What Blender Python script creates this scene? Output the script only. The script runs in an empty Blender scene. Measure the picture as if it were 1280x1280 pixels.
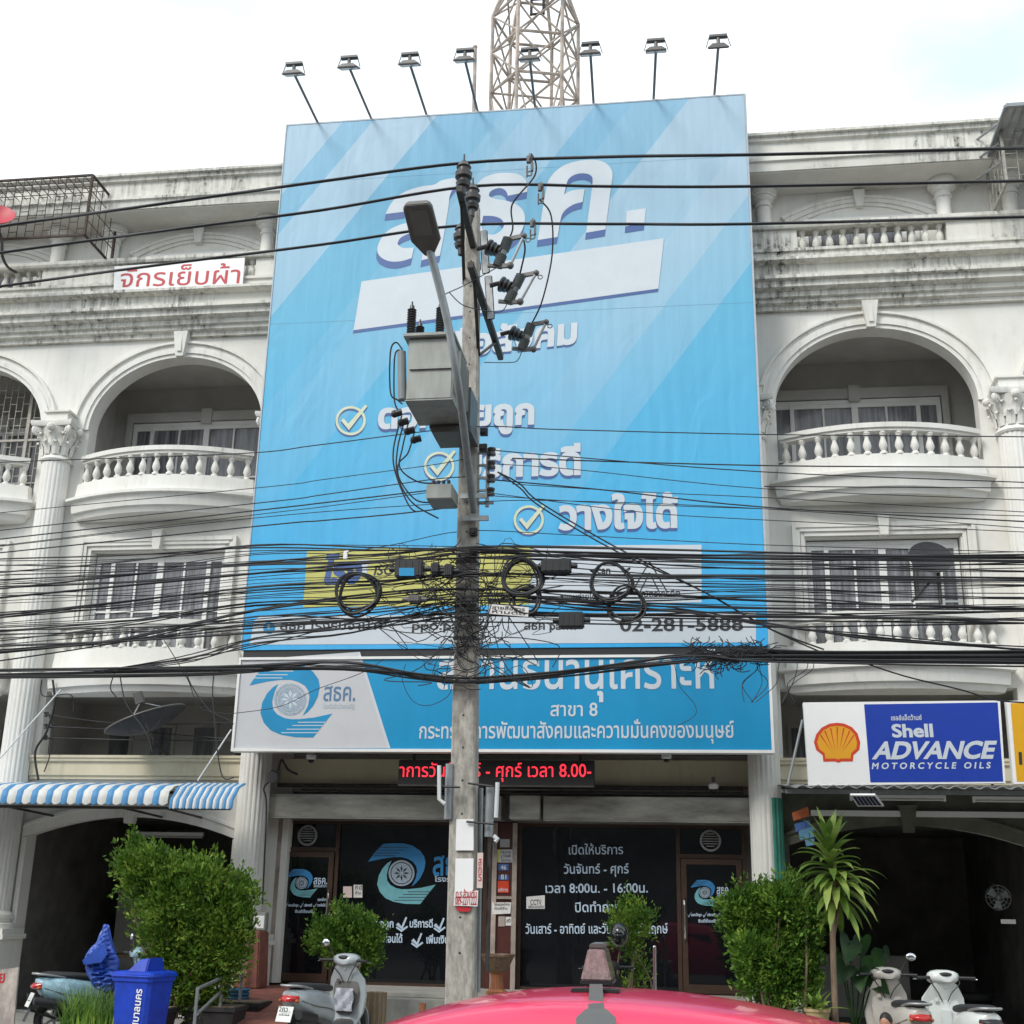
import bpy, bmesh, math, random
import numpy as np
from mathutils import Vector, Matrix
from mathutils.geometry import tessellate_polygon, delaunay_2d_cdt
random.seed(7); rng = np.random.default_rng(7)
S = bpy.context.scene
COL = S.collection
PI = math.pi

# ------------------------------------------------------------------ camera
CAM = Vector((2.786, -18.056, 1.7))
FPX = 1545.0
RIGHT = Vector((0.99043637, 0.13659259, 0.01944888))
UP = Vector((0.02300376, -0.3024775, 0.9528789))
FWD = Vector((-0.13603905, 0.94331852, 0.30272686))
cd = bpy.data.cameras.new('camera'); cam = bpy.data.objects.new('camera', cd); COL.objects.link(cam)
cd.sensor_width = 36; cd.lens = FPX / 1280 * 36; cd.clip_start = 0.05; cd.clip_end = 3000
m4 = Matrix.Identity(4)
for i, v in enumerate((RIGHT, UP, -FWD)):
    for j in range(3): m4[j][i] = v[j]
cam.matrix_world = Matrix.Translation(CAM) @ m4
S.camera = cam

def P(px, py, Y):
    """the point on the plane y = Y seen at pixel (px, py) of the 1280 px photograph"""
    d = RIGHT * ((px - 640) / FPX) - UP * ((py - 640) / FPX) + FWD
    return CAM + d * ((Y - CAM.y) / d.y)

# ------------------------------------------------------------------ world, sun, exposure
SUN_EL, SUN_AZ = math.radians(43), math.radians(214)      # azimuth measured from +Y towards +X
w = bpy.data.worlds.new('World'); S.world = w; w.use_nodes = True
nt = w.node_tree; nt.nodes.clear()
def N(t, typ, **k):
    n = t.nodes.new(typ)
    for a, b in k.items(): setattr(n, a, b)
    return n
out = N(nt, 'ShaderNodeOutputWorld'); bg = N(nt, 'ShaderNodeBackground'); bg.inputs[1].default_value = 0.1
sky = N(nt, 'ShaderNodeTexSky', sky_type='NISHITA', sun_disc=False, sun_elevation=SUN_EL, sun_rotation=SUN_AZ)
sky.dust_density = 3.0
tc = N(nt, 'ShaderNodeTexCoord'); mp = N(nt, 'ShaderNodeMapping'); mp.inputs['Scale'].default_value = (1, 1, 2.2)
nz = N(nt, 'ShaderNodeTexNoise'); nz.inputs['Scale'].default_value = 2.3; nz.inputs['Detail'].default_value = 5
rp = N(nt, 'ShaderNodeValToRGB'); rp.color_ramp.elements[0].position = 0.41; rp.color_ramp.elements[1].position = 0.66
rp.color_ramp.elements[0].color = (0.52, 0.60, 0.63, 1); rp.color_ramp.elements[1].color = (1, 1, 1, 1)
cl = N(nt, 'ShaderNodeMixRGB', blend_type='MULTIPLY'); cl.inputs[0].default_value = 1; cl.inputs[1].default_value = (12.0, 12.4, 12.7, 1)
mx = N(nt, 'ShaderNodeMixRGB'); mx.inputs[0].default_value = 0.85
nt.links.new(tc.outputs['Generated'], mp.inputs[0]); nt.links.new(mp.outputs[0], nz.inputs[0]); nt.links.new(nz.outputs[0], rp.inputs[0]); nt.links.new(rp.outputs[0], cl.inputs[2])
nt.links.new(sky.outputs[0], mx.inputs[1]); nt.links.new(cl.outputs[0], mx.inputs[2]); nt.links.new(mx.outputs[0], bg.inputs[0]); nt.links.new(bg.outputs[0], out.inputs[0])
sd = bpy.data.lights.new('sun', 'SUN'); sd.energy = 1.45; sd.angle = math.radians(18); sd.color = (1, 0.96, 0.9)
so = bpy.data.objects.new('sun', sd); COL.objects.link(so)
sv = Vector((math.sin(SUN_AZ) * math.cos(SUN_EL), math.cos(SUN_AZ) * math.cos(SUN_EL), math.sin(SUN_EL)))
so.rotation_euler = (-sv).to_track_quat('-Z', 'Y').to_euler(); so.location = sv * 40
S.view_settings.view_transform = 'Standard'; S.view_settings.look = 'None'; S.view_settings.gamma = 1; S.view_settings.exposure = 0.63
S.cycles.max_bounces = 8; S.cycles.transparent_max_bounces = 8

# ------------------------------------------------------------------ materials
def lin(c):
    return tuple(((v / 255) / 12.92 if v / 255 <= 0.04045 else ((v / 255 + 0.055) / 1.055) ** 2.4) for v in c) + (1,)
def newmat(name, rough=0.6, metal=0.0, spec=0.5):
    m = bpy.data.materials.new(name); m.use_nodes = True; t = m.node_tree
    b = t.nodes['Principled BSDF']; b.inputs['Roughness'].default_value = rough; b.inputs['Metallic'].default_value = metal
    b.inputs['Specular IOR Level'].default_value = spec
    return m, t, b
def mat(name, col, rough=0.6, metal=0.0, var=0.15, scale=6.0, spec=0.5, coat=0.0, emit=0.0, bump=0.0, stretch=(1, 1, 1)):
    m, t, b = newmat(name, rough, metal, spec)
    col = tuple(col)[:3]
    if var > 0:
        g = N(t, 'ShaderNodeNewGeometry'); mp = N(t, 'ShaderNodeMapping'); mp.inputs['Scale'].default_value = stretch
        n = N(t, 'ShaderNodeTexNoise'); n.inputs['Scale'].default_value = scale; n.inputs['Detail'].default_value = 6; n.inputs['Roughness'].default_value = 0.65
        r = N(t, 'ShaderNodeValToRGB'); r.color_ramp.elements[0].position = 0.3; r.color_ramp.elements[1].position = 0.72
        r.color_ramp.elements[0].color = tuple(c * (1 - var * 1.6) for c in col) + (1,)
        r.color_ramp.elements[1].color = tuple(min(1, c * (1 + var * 0.5)) for c in col) + (1,)
        t.links.new(g.outputs['Position'], mp.inputs[0]); t.links.new(mp.outputs[0], n.inputs[0]); t.links.new(n.outputs[0], r.inputs[0])
        t.links.new(r.outputs[0], b.inputs['Base Color'])
        if bump:
            bp = N(t, 'ShaderNodeBump'); bp.inputs['Strength'].default_value = bump; bp.inputs['Distance'].default_value = 0.02
            t.links.new(n.outputs[0], bp.inputs['Height']); t.links.new(bp.outputs[0], b.inputs['Normal'])
    else:
        b.inputs['Base Color'].default_value = col + (1,)
    if coat: b.inputs['Coat Weight'].default_value = coat; b.inputs['Coat Roughness'].default_value = 0.04
    if emit:
        b.inputs['Emission Color'].default_value = col + (1,); b.inputs['Emission Strength'].default_value = emit
    return m
def plaster(name, col, stain, lo, hi, dark=(0.06, 0.06, 0.055), vscale=0.35):
    """old painted render: run-off streaks and blotches of black mould"""
    m, t, b = newmat(name, 0.85, 0, 0.2)
    g = N(t, 'ShaderNodeNewGeometry')
    def noise(sc, scale, det, rgh=0.6):
        mp = N(t, 'ShaderNodeMapping'); mp.inputs['Scale'].default_value = sc
        n = N(t, 'ShaderNodeTexNoise'); n.inputs['Scale'].default_value = scale; n.inputs['Detail'].default_value = det; n.inputs['Roughness'].default_value = rgh
        t.links.new(g.outputs['Position'], mp.inputs[0]); t.links.new(mp.outputs[0], n.inputs[0]); return n
    def ramp(src, a, z, c0=0.0, c1=1.0):
        r = N(t, 'ShaderNodeMapRange'); r.inputs[1].default_value = a; r.inputs[2].default_value = z; r.inputs[3].default_value = c0; r.inputs[4].default_value = c1
        t.links.new(src.outputs[0], r.inputs[0]); return r
    def mul(a, b_):
        q = N(t, 'ShaderNodeMath', operation='MULTIPLY'); t.links.new(a.outputs[0], q.inputs[0]); t.links.new(b_.outputs[0], q.inputs[1]); return q
    streak = ramp(noise((5, 5, vscale), 2.2, 7, 0.7), lo, hi)
    patch = ramp(noise((0.5, 0.5, 0.8), 1.3, 4), 0.35, 0.62)
    blot = ramp(noise((1, 1, 1), 9, 8, 0.75), 0.5, 0.75, 0.25, 1)
    f = mul(mul(streak, patch), blot)
    fs = N(t, 'ShaderNodeMath', operation='MULTIPLY'); fs.inputs[1].default_value = stain; fs.use_clamp = True; t.links.new(f.outputs[0], fs.inputs[0])
    tone = ramp(noise((1, 1, 0.6), 1.7, 6), 0.3, 0.7)
    a = N(t, 'ShaderNodeMixRGB'); a.inputs[1].default_value = tuple(c * 0.86 * k for c, k in zip(col, (1, 0.99, 0.96))) + (1,); a.inputs[2].default_value = tuple(col) + (1,)
    t.links.new(tone.outputs[0], a.inputs[0])
    x = N(t, 'ShaderNodeMixRGB'); x.inputs[2].default_value = dark + (1,)
    t.links.new(fs.outputs[0], x.inputs[0]); t.links.new(a.outputs[0], x.inputs[1]); t.links.new(x.outputs[0], b.inputs['Base Color'])
    bp = N(t, 'ShaderNodeBump'); bp.inputs['Strength'].default_value = 0.12; bp.inputs['Distance'].default_value = 0.02
    t.links.new(blot.outputs[0], bp.inputs['Height']); t.links.new(bp.outputs[0], b.inputs['Normal'])
    return m
def leafmat(name, c0, c1, c2):
    m, t, b = newmat(name, 0.5, 0, 0.35)
    g = N(t, 'ShaderNodeNewGeometry'); r = N(t, 'ShaderNodeValToRGB')
    r.color_ramp.elements[0].color = c0 + (1,); r.color_ramp.elements[1].color = c2 + (1,); e = r.color_ramp.elements.new(0.55); e.color = c1 + (1,)
    n = N(t, 'ShaderNodeTexNoise'); n.inputs['Scale'].default_value = 4.5; n.inputs['Detail'].default_value = 3; t.links.new(g.outputs['Position'], n.inputs[0])
    k = N(t, 'ShaderNodeMapRange'); k.inputs[1].default_value = 0.32; k.inputs[2].default_value = 0.68; k.inputs[3].default_value = -0.12; k.inputs[4].default_value = 0.55; t.links.new(n.outputs[0], k.inputs[0])
    q = N(t, 'ShaderNodeMath', operation='MULTIPLY_ADD'); q.inputs[1].default_value = 0.6; q.use_clamp = True; t.links.new(g.outputs['Random Per Island'], q.inputs[0]); t.links.new(k.outputs[0], q.inputs[2])
    t.links.new(q.outputs[0], r.inputs[0]); t.links.new(r.outputs[0], b.inputs['Base Color'])
    tr = N(t, 'ShaderNodeBsdfTranslucent'); t.links.new(r.outputs[0], tr.inputs[0])
    ms = N(t, 'ShaderNodeMixShader'); ms.inputs[0].default_value = 0.3
    t.links.new(b.outputs[0], ms.inputs[1]); t.links.new(tr.outputs[0], ms.inputs[2]); t.links.new(ms.outputs[0], t.nodes['Material Output'].inputs[0])
    return m
M = {}
M['wall'] = plaster('painted_render', (0.80, 0.79, 0.755), 0.75, 0.5, 0.85)
M['wallstain'] = plaster('mould_stained_render', (0.76, 0.75, 0.70), 3.2, 0.40, 0.71, dark=(0.06, 0.06, 0.055))
M['trim'] = plaster('painted_moulding', (0.79, 0.78, 0.745), 1.3, 0.48, 0.8)
M['cream'] = plaster('cream_render', (0.68, 0.62, 0.47), 0.9, 0.5, 0.8)
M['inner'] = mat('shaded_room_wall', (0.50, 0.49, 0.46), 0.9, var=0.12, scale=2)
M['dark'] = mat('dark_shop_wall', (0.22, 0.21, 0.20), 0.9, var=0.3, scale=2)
M['asphalt'] = mat('asphalt', (0.085, 0.083, 0.08), 0.9, var=0.25, scale=20, bump=0.3)
M['paving'] = mat('concrete_paving', (0.36, 0.345, 0.315), 0.9, var=0.25, scale=4, bump=0.2)
M['concrete'] = mat('pole_concrete', (0.43, 0.405, 0.36), 0.92, var=0.36, scale=14, bump=0.4, stretch=(1, 1, 0.4))
M['pinktile'] = mat('red_tile', (0.27, 0.10, 0.075), 0.7, var=0.25, scale=7)
M['stonetile'] = mat('grey_step_tile', (0.42, 0.40, 0.36), 0.7, var=0.2, scale=5)
M['black'] = mat('black_cable', (0.026, 0.026, 0.029), 0.55, var=0)
M['blackp'] = mat('black_plastic', (0.02, 0.02, 0.022), 0.45, var=0)
M['rubber'] = mat('rubber', (0.018, 0.018, 0.018), 0.8, var=0)
M['steel'] = mat('galvanised_steel', (0.42, 0.43, 0.43), 0.45, 0.6, var=0.2, scale=9)
M['brushed'] = mat('brushed_steel', (0.46, 0.44, 0.39), 0.38, 0.3, var=0.4, scale=1.6, stretch=(0.7, 0.7, 3))
M['rustst'] = mat('rusting_paint_steel', (0.45, 0.38, 0.33), 0.7, 0.2, var=0.35, scale=3)
M['darksteel'] = mat('dark_steel', (0.07, 0.065, 0.06), 0.6, 0.4, var=0.3, scale=8)
M['whitepaint'] = mat('white_paint', (0.78, 0.78, 0.76), 0.5, var=0.06, scale=3)
M['board'] = mat('white_board', (0.82, 0.82, 0.82), 0.45, var=0.05, scale=1.5)
M['greyboard'] = mat('pale_grey_sign_face', (0.55, 0.555, 0.58), 0.4, var=0.06, scale=1.2)
M['signblue'] = mat('sign_blue', (0.003, 0.27, 0.53), 0.4, var=0.07, scale=1.2, stretch=(1.5, 1, 0.4))
M['printwhite'] = mat('white_print', (0.56, 0.61, 0.66), 0.5, var=0.04, scale=2)
M['printnavy'] = mat('navy_print', (0.05, 0.11, 0.31), 0.5, var=0.05)
M['printblue'] = mat('logo_blue_print', (0.003, 0.26, 0.52), 0.45, var=0.12, scale=1.5)
M['printgrey'] = mat('grey_blue_print', (0.10, 0.20, 0.33), 0.5, var=0.1)
M['printfaint'] = mat('faint_print', (0.36, 0.45, 0.52), 0.5, var=0.1)
M['sealtone'] = mat('seal_grey_print', (0.38, 0.47, 0.57), 0.5, var=0.35, scale=60)
M['printyellow'] = mat('yellow_print', (0.56, 0.54, 0.15), 0.5, var=0.15, scale=1)
M['cream_ring'] = mat('cream_tick_print', (0.62, 0.66, 0.48), 0.5, var=0.1)
M['ink'] = mat('black_print', (0.03, 0.03, 0.035), 0.5, var=0)
M['redink'] = mat('red_print', (0.50, 0.02, 0.035), 0.5, var=0.1)
M['glass'] = mat('dark_tinted_glass', (0.006, 0.007, 0.009), 0.03, 0, var=0, spec=0.45)
M['winglass'] = mat('window_glass', (0.24, 0.245, 0.265), 0.14, 0, var=0.5, scale=2, spec=0.5, stretch=(7, 1, 0.5))
M['bronze'] = mat('bronze_door_frame', (0.075, 0.045, 0.032), 0.4, 0.3, var=0.15)
M['maroon'] = mat('maroon_panel', (0.085, 0.022, 0.018), 0.4, 0, var=0.15)
M['glasswhite'] = mat('pale_vinyl_lettering', (0.50, 0.62, 0.76), 0.5, var=0.1)
M['vinylblue'] = mat('blue_vinyl', (0.03, 0.22, 0.50), 0.5, var=0.1)
M['vinylteal'] = mat('teal_vinyl', (0.16, 0.44, 0.50), 0.5, var=0.1)
M['paper'] = mat('paper', (0.72, 0.70, 0.68), 0.7, var=0.08, scale=20)
M['pinkpaper'] = mat('pink_paper', (0.70, 0.56, 0.52), 0.7, var=0.08, scale=20)
M['trafo'] = mat('transformer_grey_paint', (0.32, 0.335, 0.31), 0.55, 0.1, var=0.14, scale=4, stretch=(2, 2, 0.5))
M['porc'] = mat('brown_porcelain', (0.055, 0.05, 0.05), 0.3, 0, var=0.1)
M['porcgrey'] = mat('grey_porcelain', (0.20, 0.22, 0.22), 0.35, 0, var=0.1)
M['lampgrey'] = mat('lamp_grey', (0.13, 0.125, 0.12), 0.5, 0.2, var=0.1)
M['lamplens'] = mat('lamp_lens', (0.13, 0.125, 0.115), 0.25, 0, var=0.08)
M['pipe'] = mat('grey_steel_tube', (0.30, 0.32, 0.33), 0.4, 0.4, var=0.15)
M['awblue'] = mat('awning_blue', (0.07, 0.26, 0.52), 0.6, var=0.15, scale=5)
M['awwhite'] = mat('awning_white', (0.66, 0.66, 0.64), 0.6, var=0.12, scale=5)
M['binblue'] = mat('blue_bin_plastic', (0.006, 0.05, 0.50), 0.42, 0, var=0.2, scale=9)
M['coatblue'] = mat('blue_raincoat', (0.03, 0.09, 0.46), 0.4, 0, var=0.2, scale=9)
M['pink'] = mat('pink_car_paint', (0.78, 0.022, 0.10), 0.32, 0.0, var=0.06, scale=7, coat=0.7)
M['scgrey'] = mat('blue_grey_paint', (0.40, 0.44, 0.46), 0.3, 0.1, var=0.05, coat=0.5)
M['scwhite'] = mat('white_scooter_paint', (0.66, 0.69, 0.67), 0.3, 0, var=0.04, coat=0.5)
M['scbeige'] = mat('beige_scooter_paint', (0.50, 0.47, 0.43), 0.35, 0, var=0.05, coat=0.4)
M['sclight'] = mat('pale_blue_paint', (0.35, 0.56, 0.66), 0.3, 0, var=0.3, scale=14, coat=0.4)
M['seat'] = mat('seat_vinyl', (0.03, 0.03, 0.033), 0.55, var=0)
M['chrome'] = mat('mirror_chrome', (0.75, 0.76, 0.78), 0.08, 1.0, var=0)
M['tail'] = mat('red_lens', (0.45, 0.012, 0.012), 0.15, 0, var=0, coat=0.6)
M['plate'] = mat('number_plate', (0.70, 0.72, 0.70), 0.5, var=0.04)
M['terra'] = mat('terracotta', (0.34, 0.13, 0.06), 0.8, var=0.25, scale=12)
M['pot'] = mat('ochre_pot', (0.42, 0.33, 0.17), 0.8, var=0.2, scale=12)
M['blackpot'] = mat('black_planter', (0.03, 0.03, 0.032), 0.6, var=0.1)
M['urn'] = mat('glazed_urn', (0.20, 0.12, 0.075), 0.5, var=0.4, scale=25)
M['log'] = mat('weathered_wood', (0.26, 0.19, 0.12), 0.9, var=0.35, scale=10, stretch=(3, 3, 0.4))
M['bark'] = mat('bark', (0.22, 0.16, 0.11), 0.9, var=0.3, scale=14, stretch=(1, 1, 0.3))
M['greenpaint'] = mat('green_painted_render', (0.05, 0.26, 0.20), 0.75, var=0.2, scale=4)
M['leafA'] = leafmat('bush_leaves', (0.040, 0.10, 0.014), (0.125, 0.245, 0.027), (0.38, 0.50, 0.085))
M['leafB'] = leafmat('green_bush_leaves', (0.032, 0.085, 0.013), (0.095, 0.21, 0.024), (0.28, 0.42, 0.065))
M['leafC'] = leafmat('palm_leaves', (0.08, 0.15, 0.025), (0.17, 0.28, 0.045), (0.40, 0.48, 0.13))
M['leafD'] = leafmat('dark_leaves', (0.006, 0.026, 0.008), (0.016, 0.05, 0.012), (0.035, 0.095, 0.018))
M['shellblue'] = mat('royal_blue_sign', (0.010, 0.045, 0.36), 0.4, var=0.05)
M['shellred'] = mat('red_sign_print', (0.60, 0.055, 0.02), 0.4, var=0.03)
M['shellyellow'] = mat('orange_yellow_print', (0.72, 0.34, 0.02), 0.4, var=0.03)
M['amber'] = mat('amber_sign', (0.70, 0.36, 0.012), 0.4, var=0.03)
M['corr'] = mat('grey_sheet_metal', (0.40, 0.41, 0.41), 0.5, 0.4, var=0.2, scale=3)
M['led'] = mat('red_led', (1.0, 0.035, 0.06), 0.5, var=0, emit=0.8)
M['ledpanel'] = mat('led_panel_black', (0.014, 0.012, 0.013), 0.4, var=0)
M['solar'] = mat('solar_cell', (0.02, 0.03, 0.09), 0.15, 0.2, var=0.1)
M['cage'] = mat('rusty_cage_bars', (0.085, 0.06, 0.05), 0.8, 0.2, var=0.4, scale=12)
M['cagegrey'] = mat('grey_cage_bars', (0.42, 0.40, 0.36), 0.7, 0.2, var=0.2, scale=9)
M['dish'] = mat('grey_mesh_dish', (0.055, 0.055, 0.06), 0.7, 0.2, var=0.2, scale=20)
M['redplastic'] = mat('red_dish_paint', (0.45, 0.03, 0.05), 0.5, var=0.1)
M['skin'] = mat('skin', (0.42, 0.22, 0.14), 0.55, var=0.05)
M['hair'] = mat('hair', (0.012, 0.009, 0.008), 0.6, var=0)
M['orange'] = mat('orange_shirt', (0.50, 0.13, 0.03), 0.8, var=0.1)
M['bagplastic'] = mat('white_plastic_print', (0.55, 0.57, 0.64), 0.35, var=0.45, scale=150)
M['smoked'] = mat('smoked_lens', (0.40, 0.32, 0.315), 0.15, 0, var=0.35, scale=40, coat=0.6)
M['marble'] = mat('marbled_board', (0.46, 0.40, 0.36), 0.5, var=0.45, scale=6, stretch=(1, 1, 0.5))
M['basin'] = mat('blue_basin', (0.03, 0.13, 0.24), 0.4, var=0.1)
M['tube'] = mat('fluorescent_tube_unlit', (0.55, 0.55, 0.52), 0.4, var=0)
M['olive'] = mat('olive_grey_shade', (0.13, 0.135, 0.10), 0.85, var=0.25, scale=3)  # dark tone carries the awning's shade on the right garage front
M['seamtone'] = mat('panel_seam', (0.16, 0.36, 0.50), 0.6, var=0)
M['edgegrey'] = mat('pale_edge_trim', (0.42, 0.47, 0.52), 0.5, var=0.1)
M['orangesign'] = mat('orange_sign', (0.42, 0.10, 0.03), 0.6, var=0.15)
M['bluesign'] = mat('faded_blue_sign', (0.10, 0.25, 0.38), 0.6, var=0.2)
M['pvc'] = mat('white_pvc', (0.62, 0.64, 0.64), 0.4, var=0.05)
M['white_strip'] = M['whitepaint']

def billboard_mat():
    m, t, b = newmat('billboard_print', 0.5, 0, 0.3)
    g = N(t, 'ShaderNodeNewGeometry'); sp = N(t, 'ShaderNodeSeparateXYZ'); t.links.new(g.outputs['Position'], sp.inputs[0])
    zr = N(t, 'ShaderNodeMapRange'); zr.inputs[1].default_value = 5.4; zr.inputs[2].default_value = 14.8; t.links.new(sp.outputs['Z'], zr.inputs[0])
    r = N(t, 'ShaderNodeValToRGB'); cr = r.color_ramp
    cr.elements[0].color = lin((58, 168, 226)); cr.elements[1].color = lin((128, 178, 208))
    for p, c in ((0.3, (80, 174, 218)), (0.6, (100, 174, 207)), (0.85, (112, 170, 200))):
        e = cr.elements.new(p); e.color = lin(c)
    t.links.new(zr.outputs[0], r.inputs[0])
    k = N(t, 'ShaderNodeMath', operation='MULTIPLY_ADD'); k.inputs[1].default_value = -0.72; t.links.new(sp.outputs['Z'], k.inputs[0]); t.links.new(sp.outputs['X'], k.inputs[2])
    tr = N(t, 'ShaderNodeMapRange'); tr.inputs[1].default_value = -14.6; tr.inputs[2].default_value = -2.6; t.links.new(k.outputs[0], tr.inputs[0])   # t = x - .72 z
    s = N(t, 'ShaderNodeValToRGB'); s.color_ramp.interpolation = 'CONSTANT'; el = s.color_ramp.elements
    def tp(xtop): return (xtop - 0.72 * 14.6 + 14.6) / 12.0
    seq = [(-4.2, .75), (-3.12, .1), (-2.55, .8), (-1.46, .0), (-0.2, .2), (0.2, .42), (0.78, .5), (1.33, .05), (2.0, .2), (2.9, .85), (4.4, 1.0), (5.2, .6), (6.1, .0)]
    el[0].position = 0; el[0].color = (0.3, 0.3, 0.3, 1); el[1].position = tp(seq[0][0]); el[1].color = (seq[0][1],) * 3 + (1,)
    for x, v in seq[1:]:
        e = el.new(min(0.999, tp(x))); e.color = (v, v, v, 1)
    t.links.new(tr.outputs[0], s.inputs[0])
    f = N(t, 'ShaderNodeMapRange'); f.inputs[1].default_value = 7.0; f.inputs[2].default_value = 14.0; f.inputs[3].default_value = 0.05; f.inputs[4].default_value = 0.82; t.links.new(sp.outputs['Z'], f.inputs[0])
    q = N(t, 'ShaderNodeMath', operation='MULTIPLY'); t.links.new(s.outputs[0], q.inputs[0]); t.links.new(f.outputs[0], q.inputs[1])
    x = N(t, 'ShaderNodeMixRGB'); x.inputs[2].default_value = lin((182, 200, 214)); t.links.new(q.outputs[0], x.inputs[0]); t.links.new(r.outputs[0], x.inputs[1])
    # panel seams and rain streaks
    mp = N(t, 'ShaderNodeMapping'); mp.inputs['Scale'].default_value = (3, 1, 0.12); n = N(t, 'ShaderNodeTexNoise'); n.inputs['Scale'].default_value = 3; n.inputs['Detail'].default_value = 5
    t.links.new(g.outputs['Position'], mp.inputs[0]); t.links.new(mp.outputs[0], n.inputs[0])
    nr = N(t, 'ShaderNodeMapRange'); nr.inputs[1].default_value = 0.3; nr.inputs[2].default_value = 0.7; nr.inputs[3].default_value = 0.93; nr.inputs[4].default_value = 1.03; t.links.new(n.outputs[0], nr.inputs[0])
    y = N(t, 'ShaderNodeMixRGB', blend_type='MULTIPLY'); y.inputs[0].default_value = 1; t.links.new(x.outputs[0], y.inputs[1]); t.links.new(nr.outputs[0], y.inputs[2])
    t.links.new(y.outputs[0], b.inputs['Base Color'])
    m2 = N(t, 'ShaderNodeMapping'); m2.inputs['Scale'].default_value = (1.2, 1, 0.5); n2 = N(t, 'ShaderNodeTexNoise'); n2.inputs['Scale'].default_value = 1.6; n2.inputs['Detail'].default_value = 2; n2.inputs['Distortion'].default_value = 1.2
    t.links.new(g.outputs['Position'], m2.inputs[0]); t.links.new(m2.outputs[0], n2.inputs[0]); bp = N(t, 'ShaderNodeBump'); bp.inputs['Strength'].default_value = 0.35; bp.inputs['Distance'].default_value = 0.05
    t.links.new(n2.outputs[0], bp.inputs['Height']); t.links.new(bp.outputs[0], b.inputs['Normal'])
    return m
M['billboard'] = billboard_mat()

# ------------------------------------------------------------------ object helpers
def tag(o, label=None, cat=None, group=None, kind=None):
    if label: o['label'] = label
    if cat: o['category'] = cat
    if group: o['group'] = group
    if kind: o['kind'] = kind
    return o
def thing(name, label, cat, loc=(0, 0, 0), rz=0.0, group=None):
    o = bpy.data.objects.new(name, None); COL.objects.link(o); o.location = loc; o.rotation_euler = (0, 0, rz); o.empty_display_size = 0.1
    return tag(o, label, cat, group)
def rootloc(p):
    while p.parent: p = p.parent
    return p.location
def dup(o, dx=0, label=None, group=None, loc=None, rz=None, name=None):
    """copy of a thing with copies of its parts and sub-parts"""
    def rec(src, par):
        c = src.copy(); COL.objects.link(c); c.parent = par
        for ch in list(src.children): rec(ch, c)
        return c
    r = rec(o, None)
    if loc is not None: r.location = loc
    else: r.location = o.location + Vector((dx, 0, 0))
    if rz is not None: r.rotation_euler = (0, 0, rz)
    if label: r['label'] = label
    if group: r['group'] = group
    return r

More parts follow.
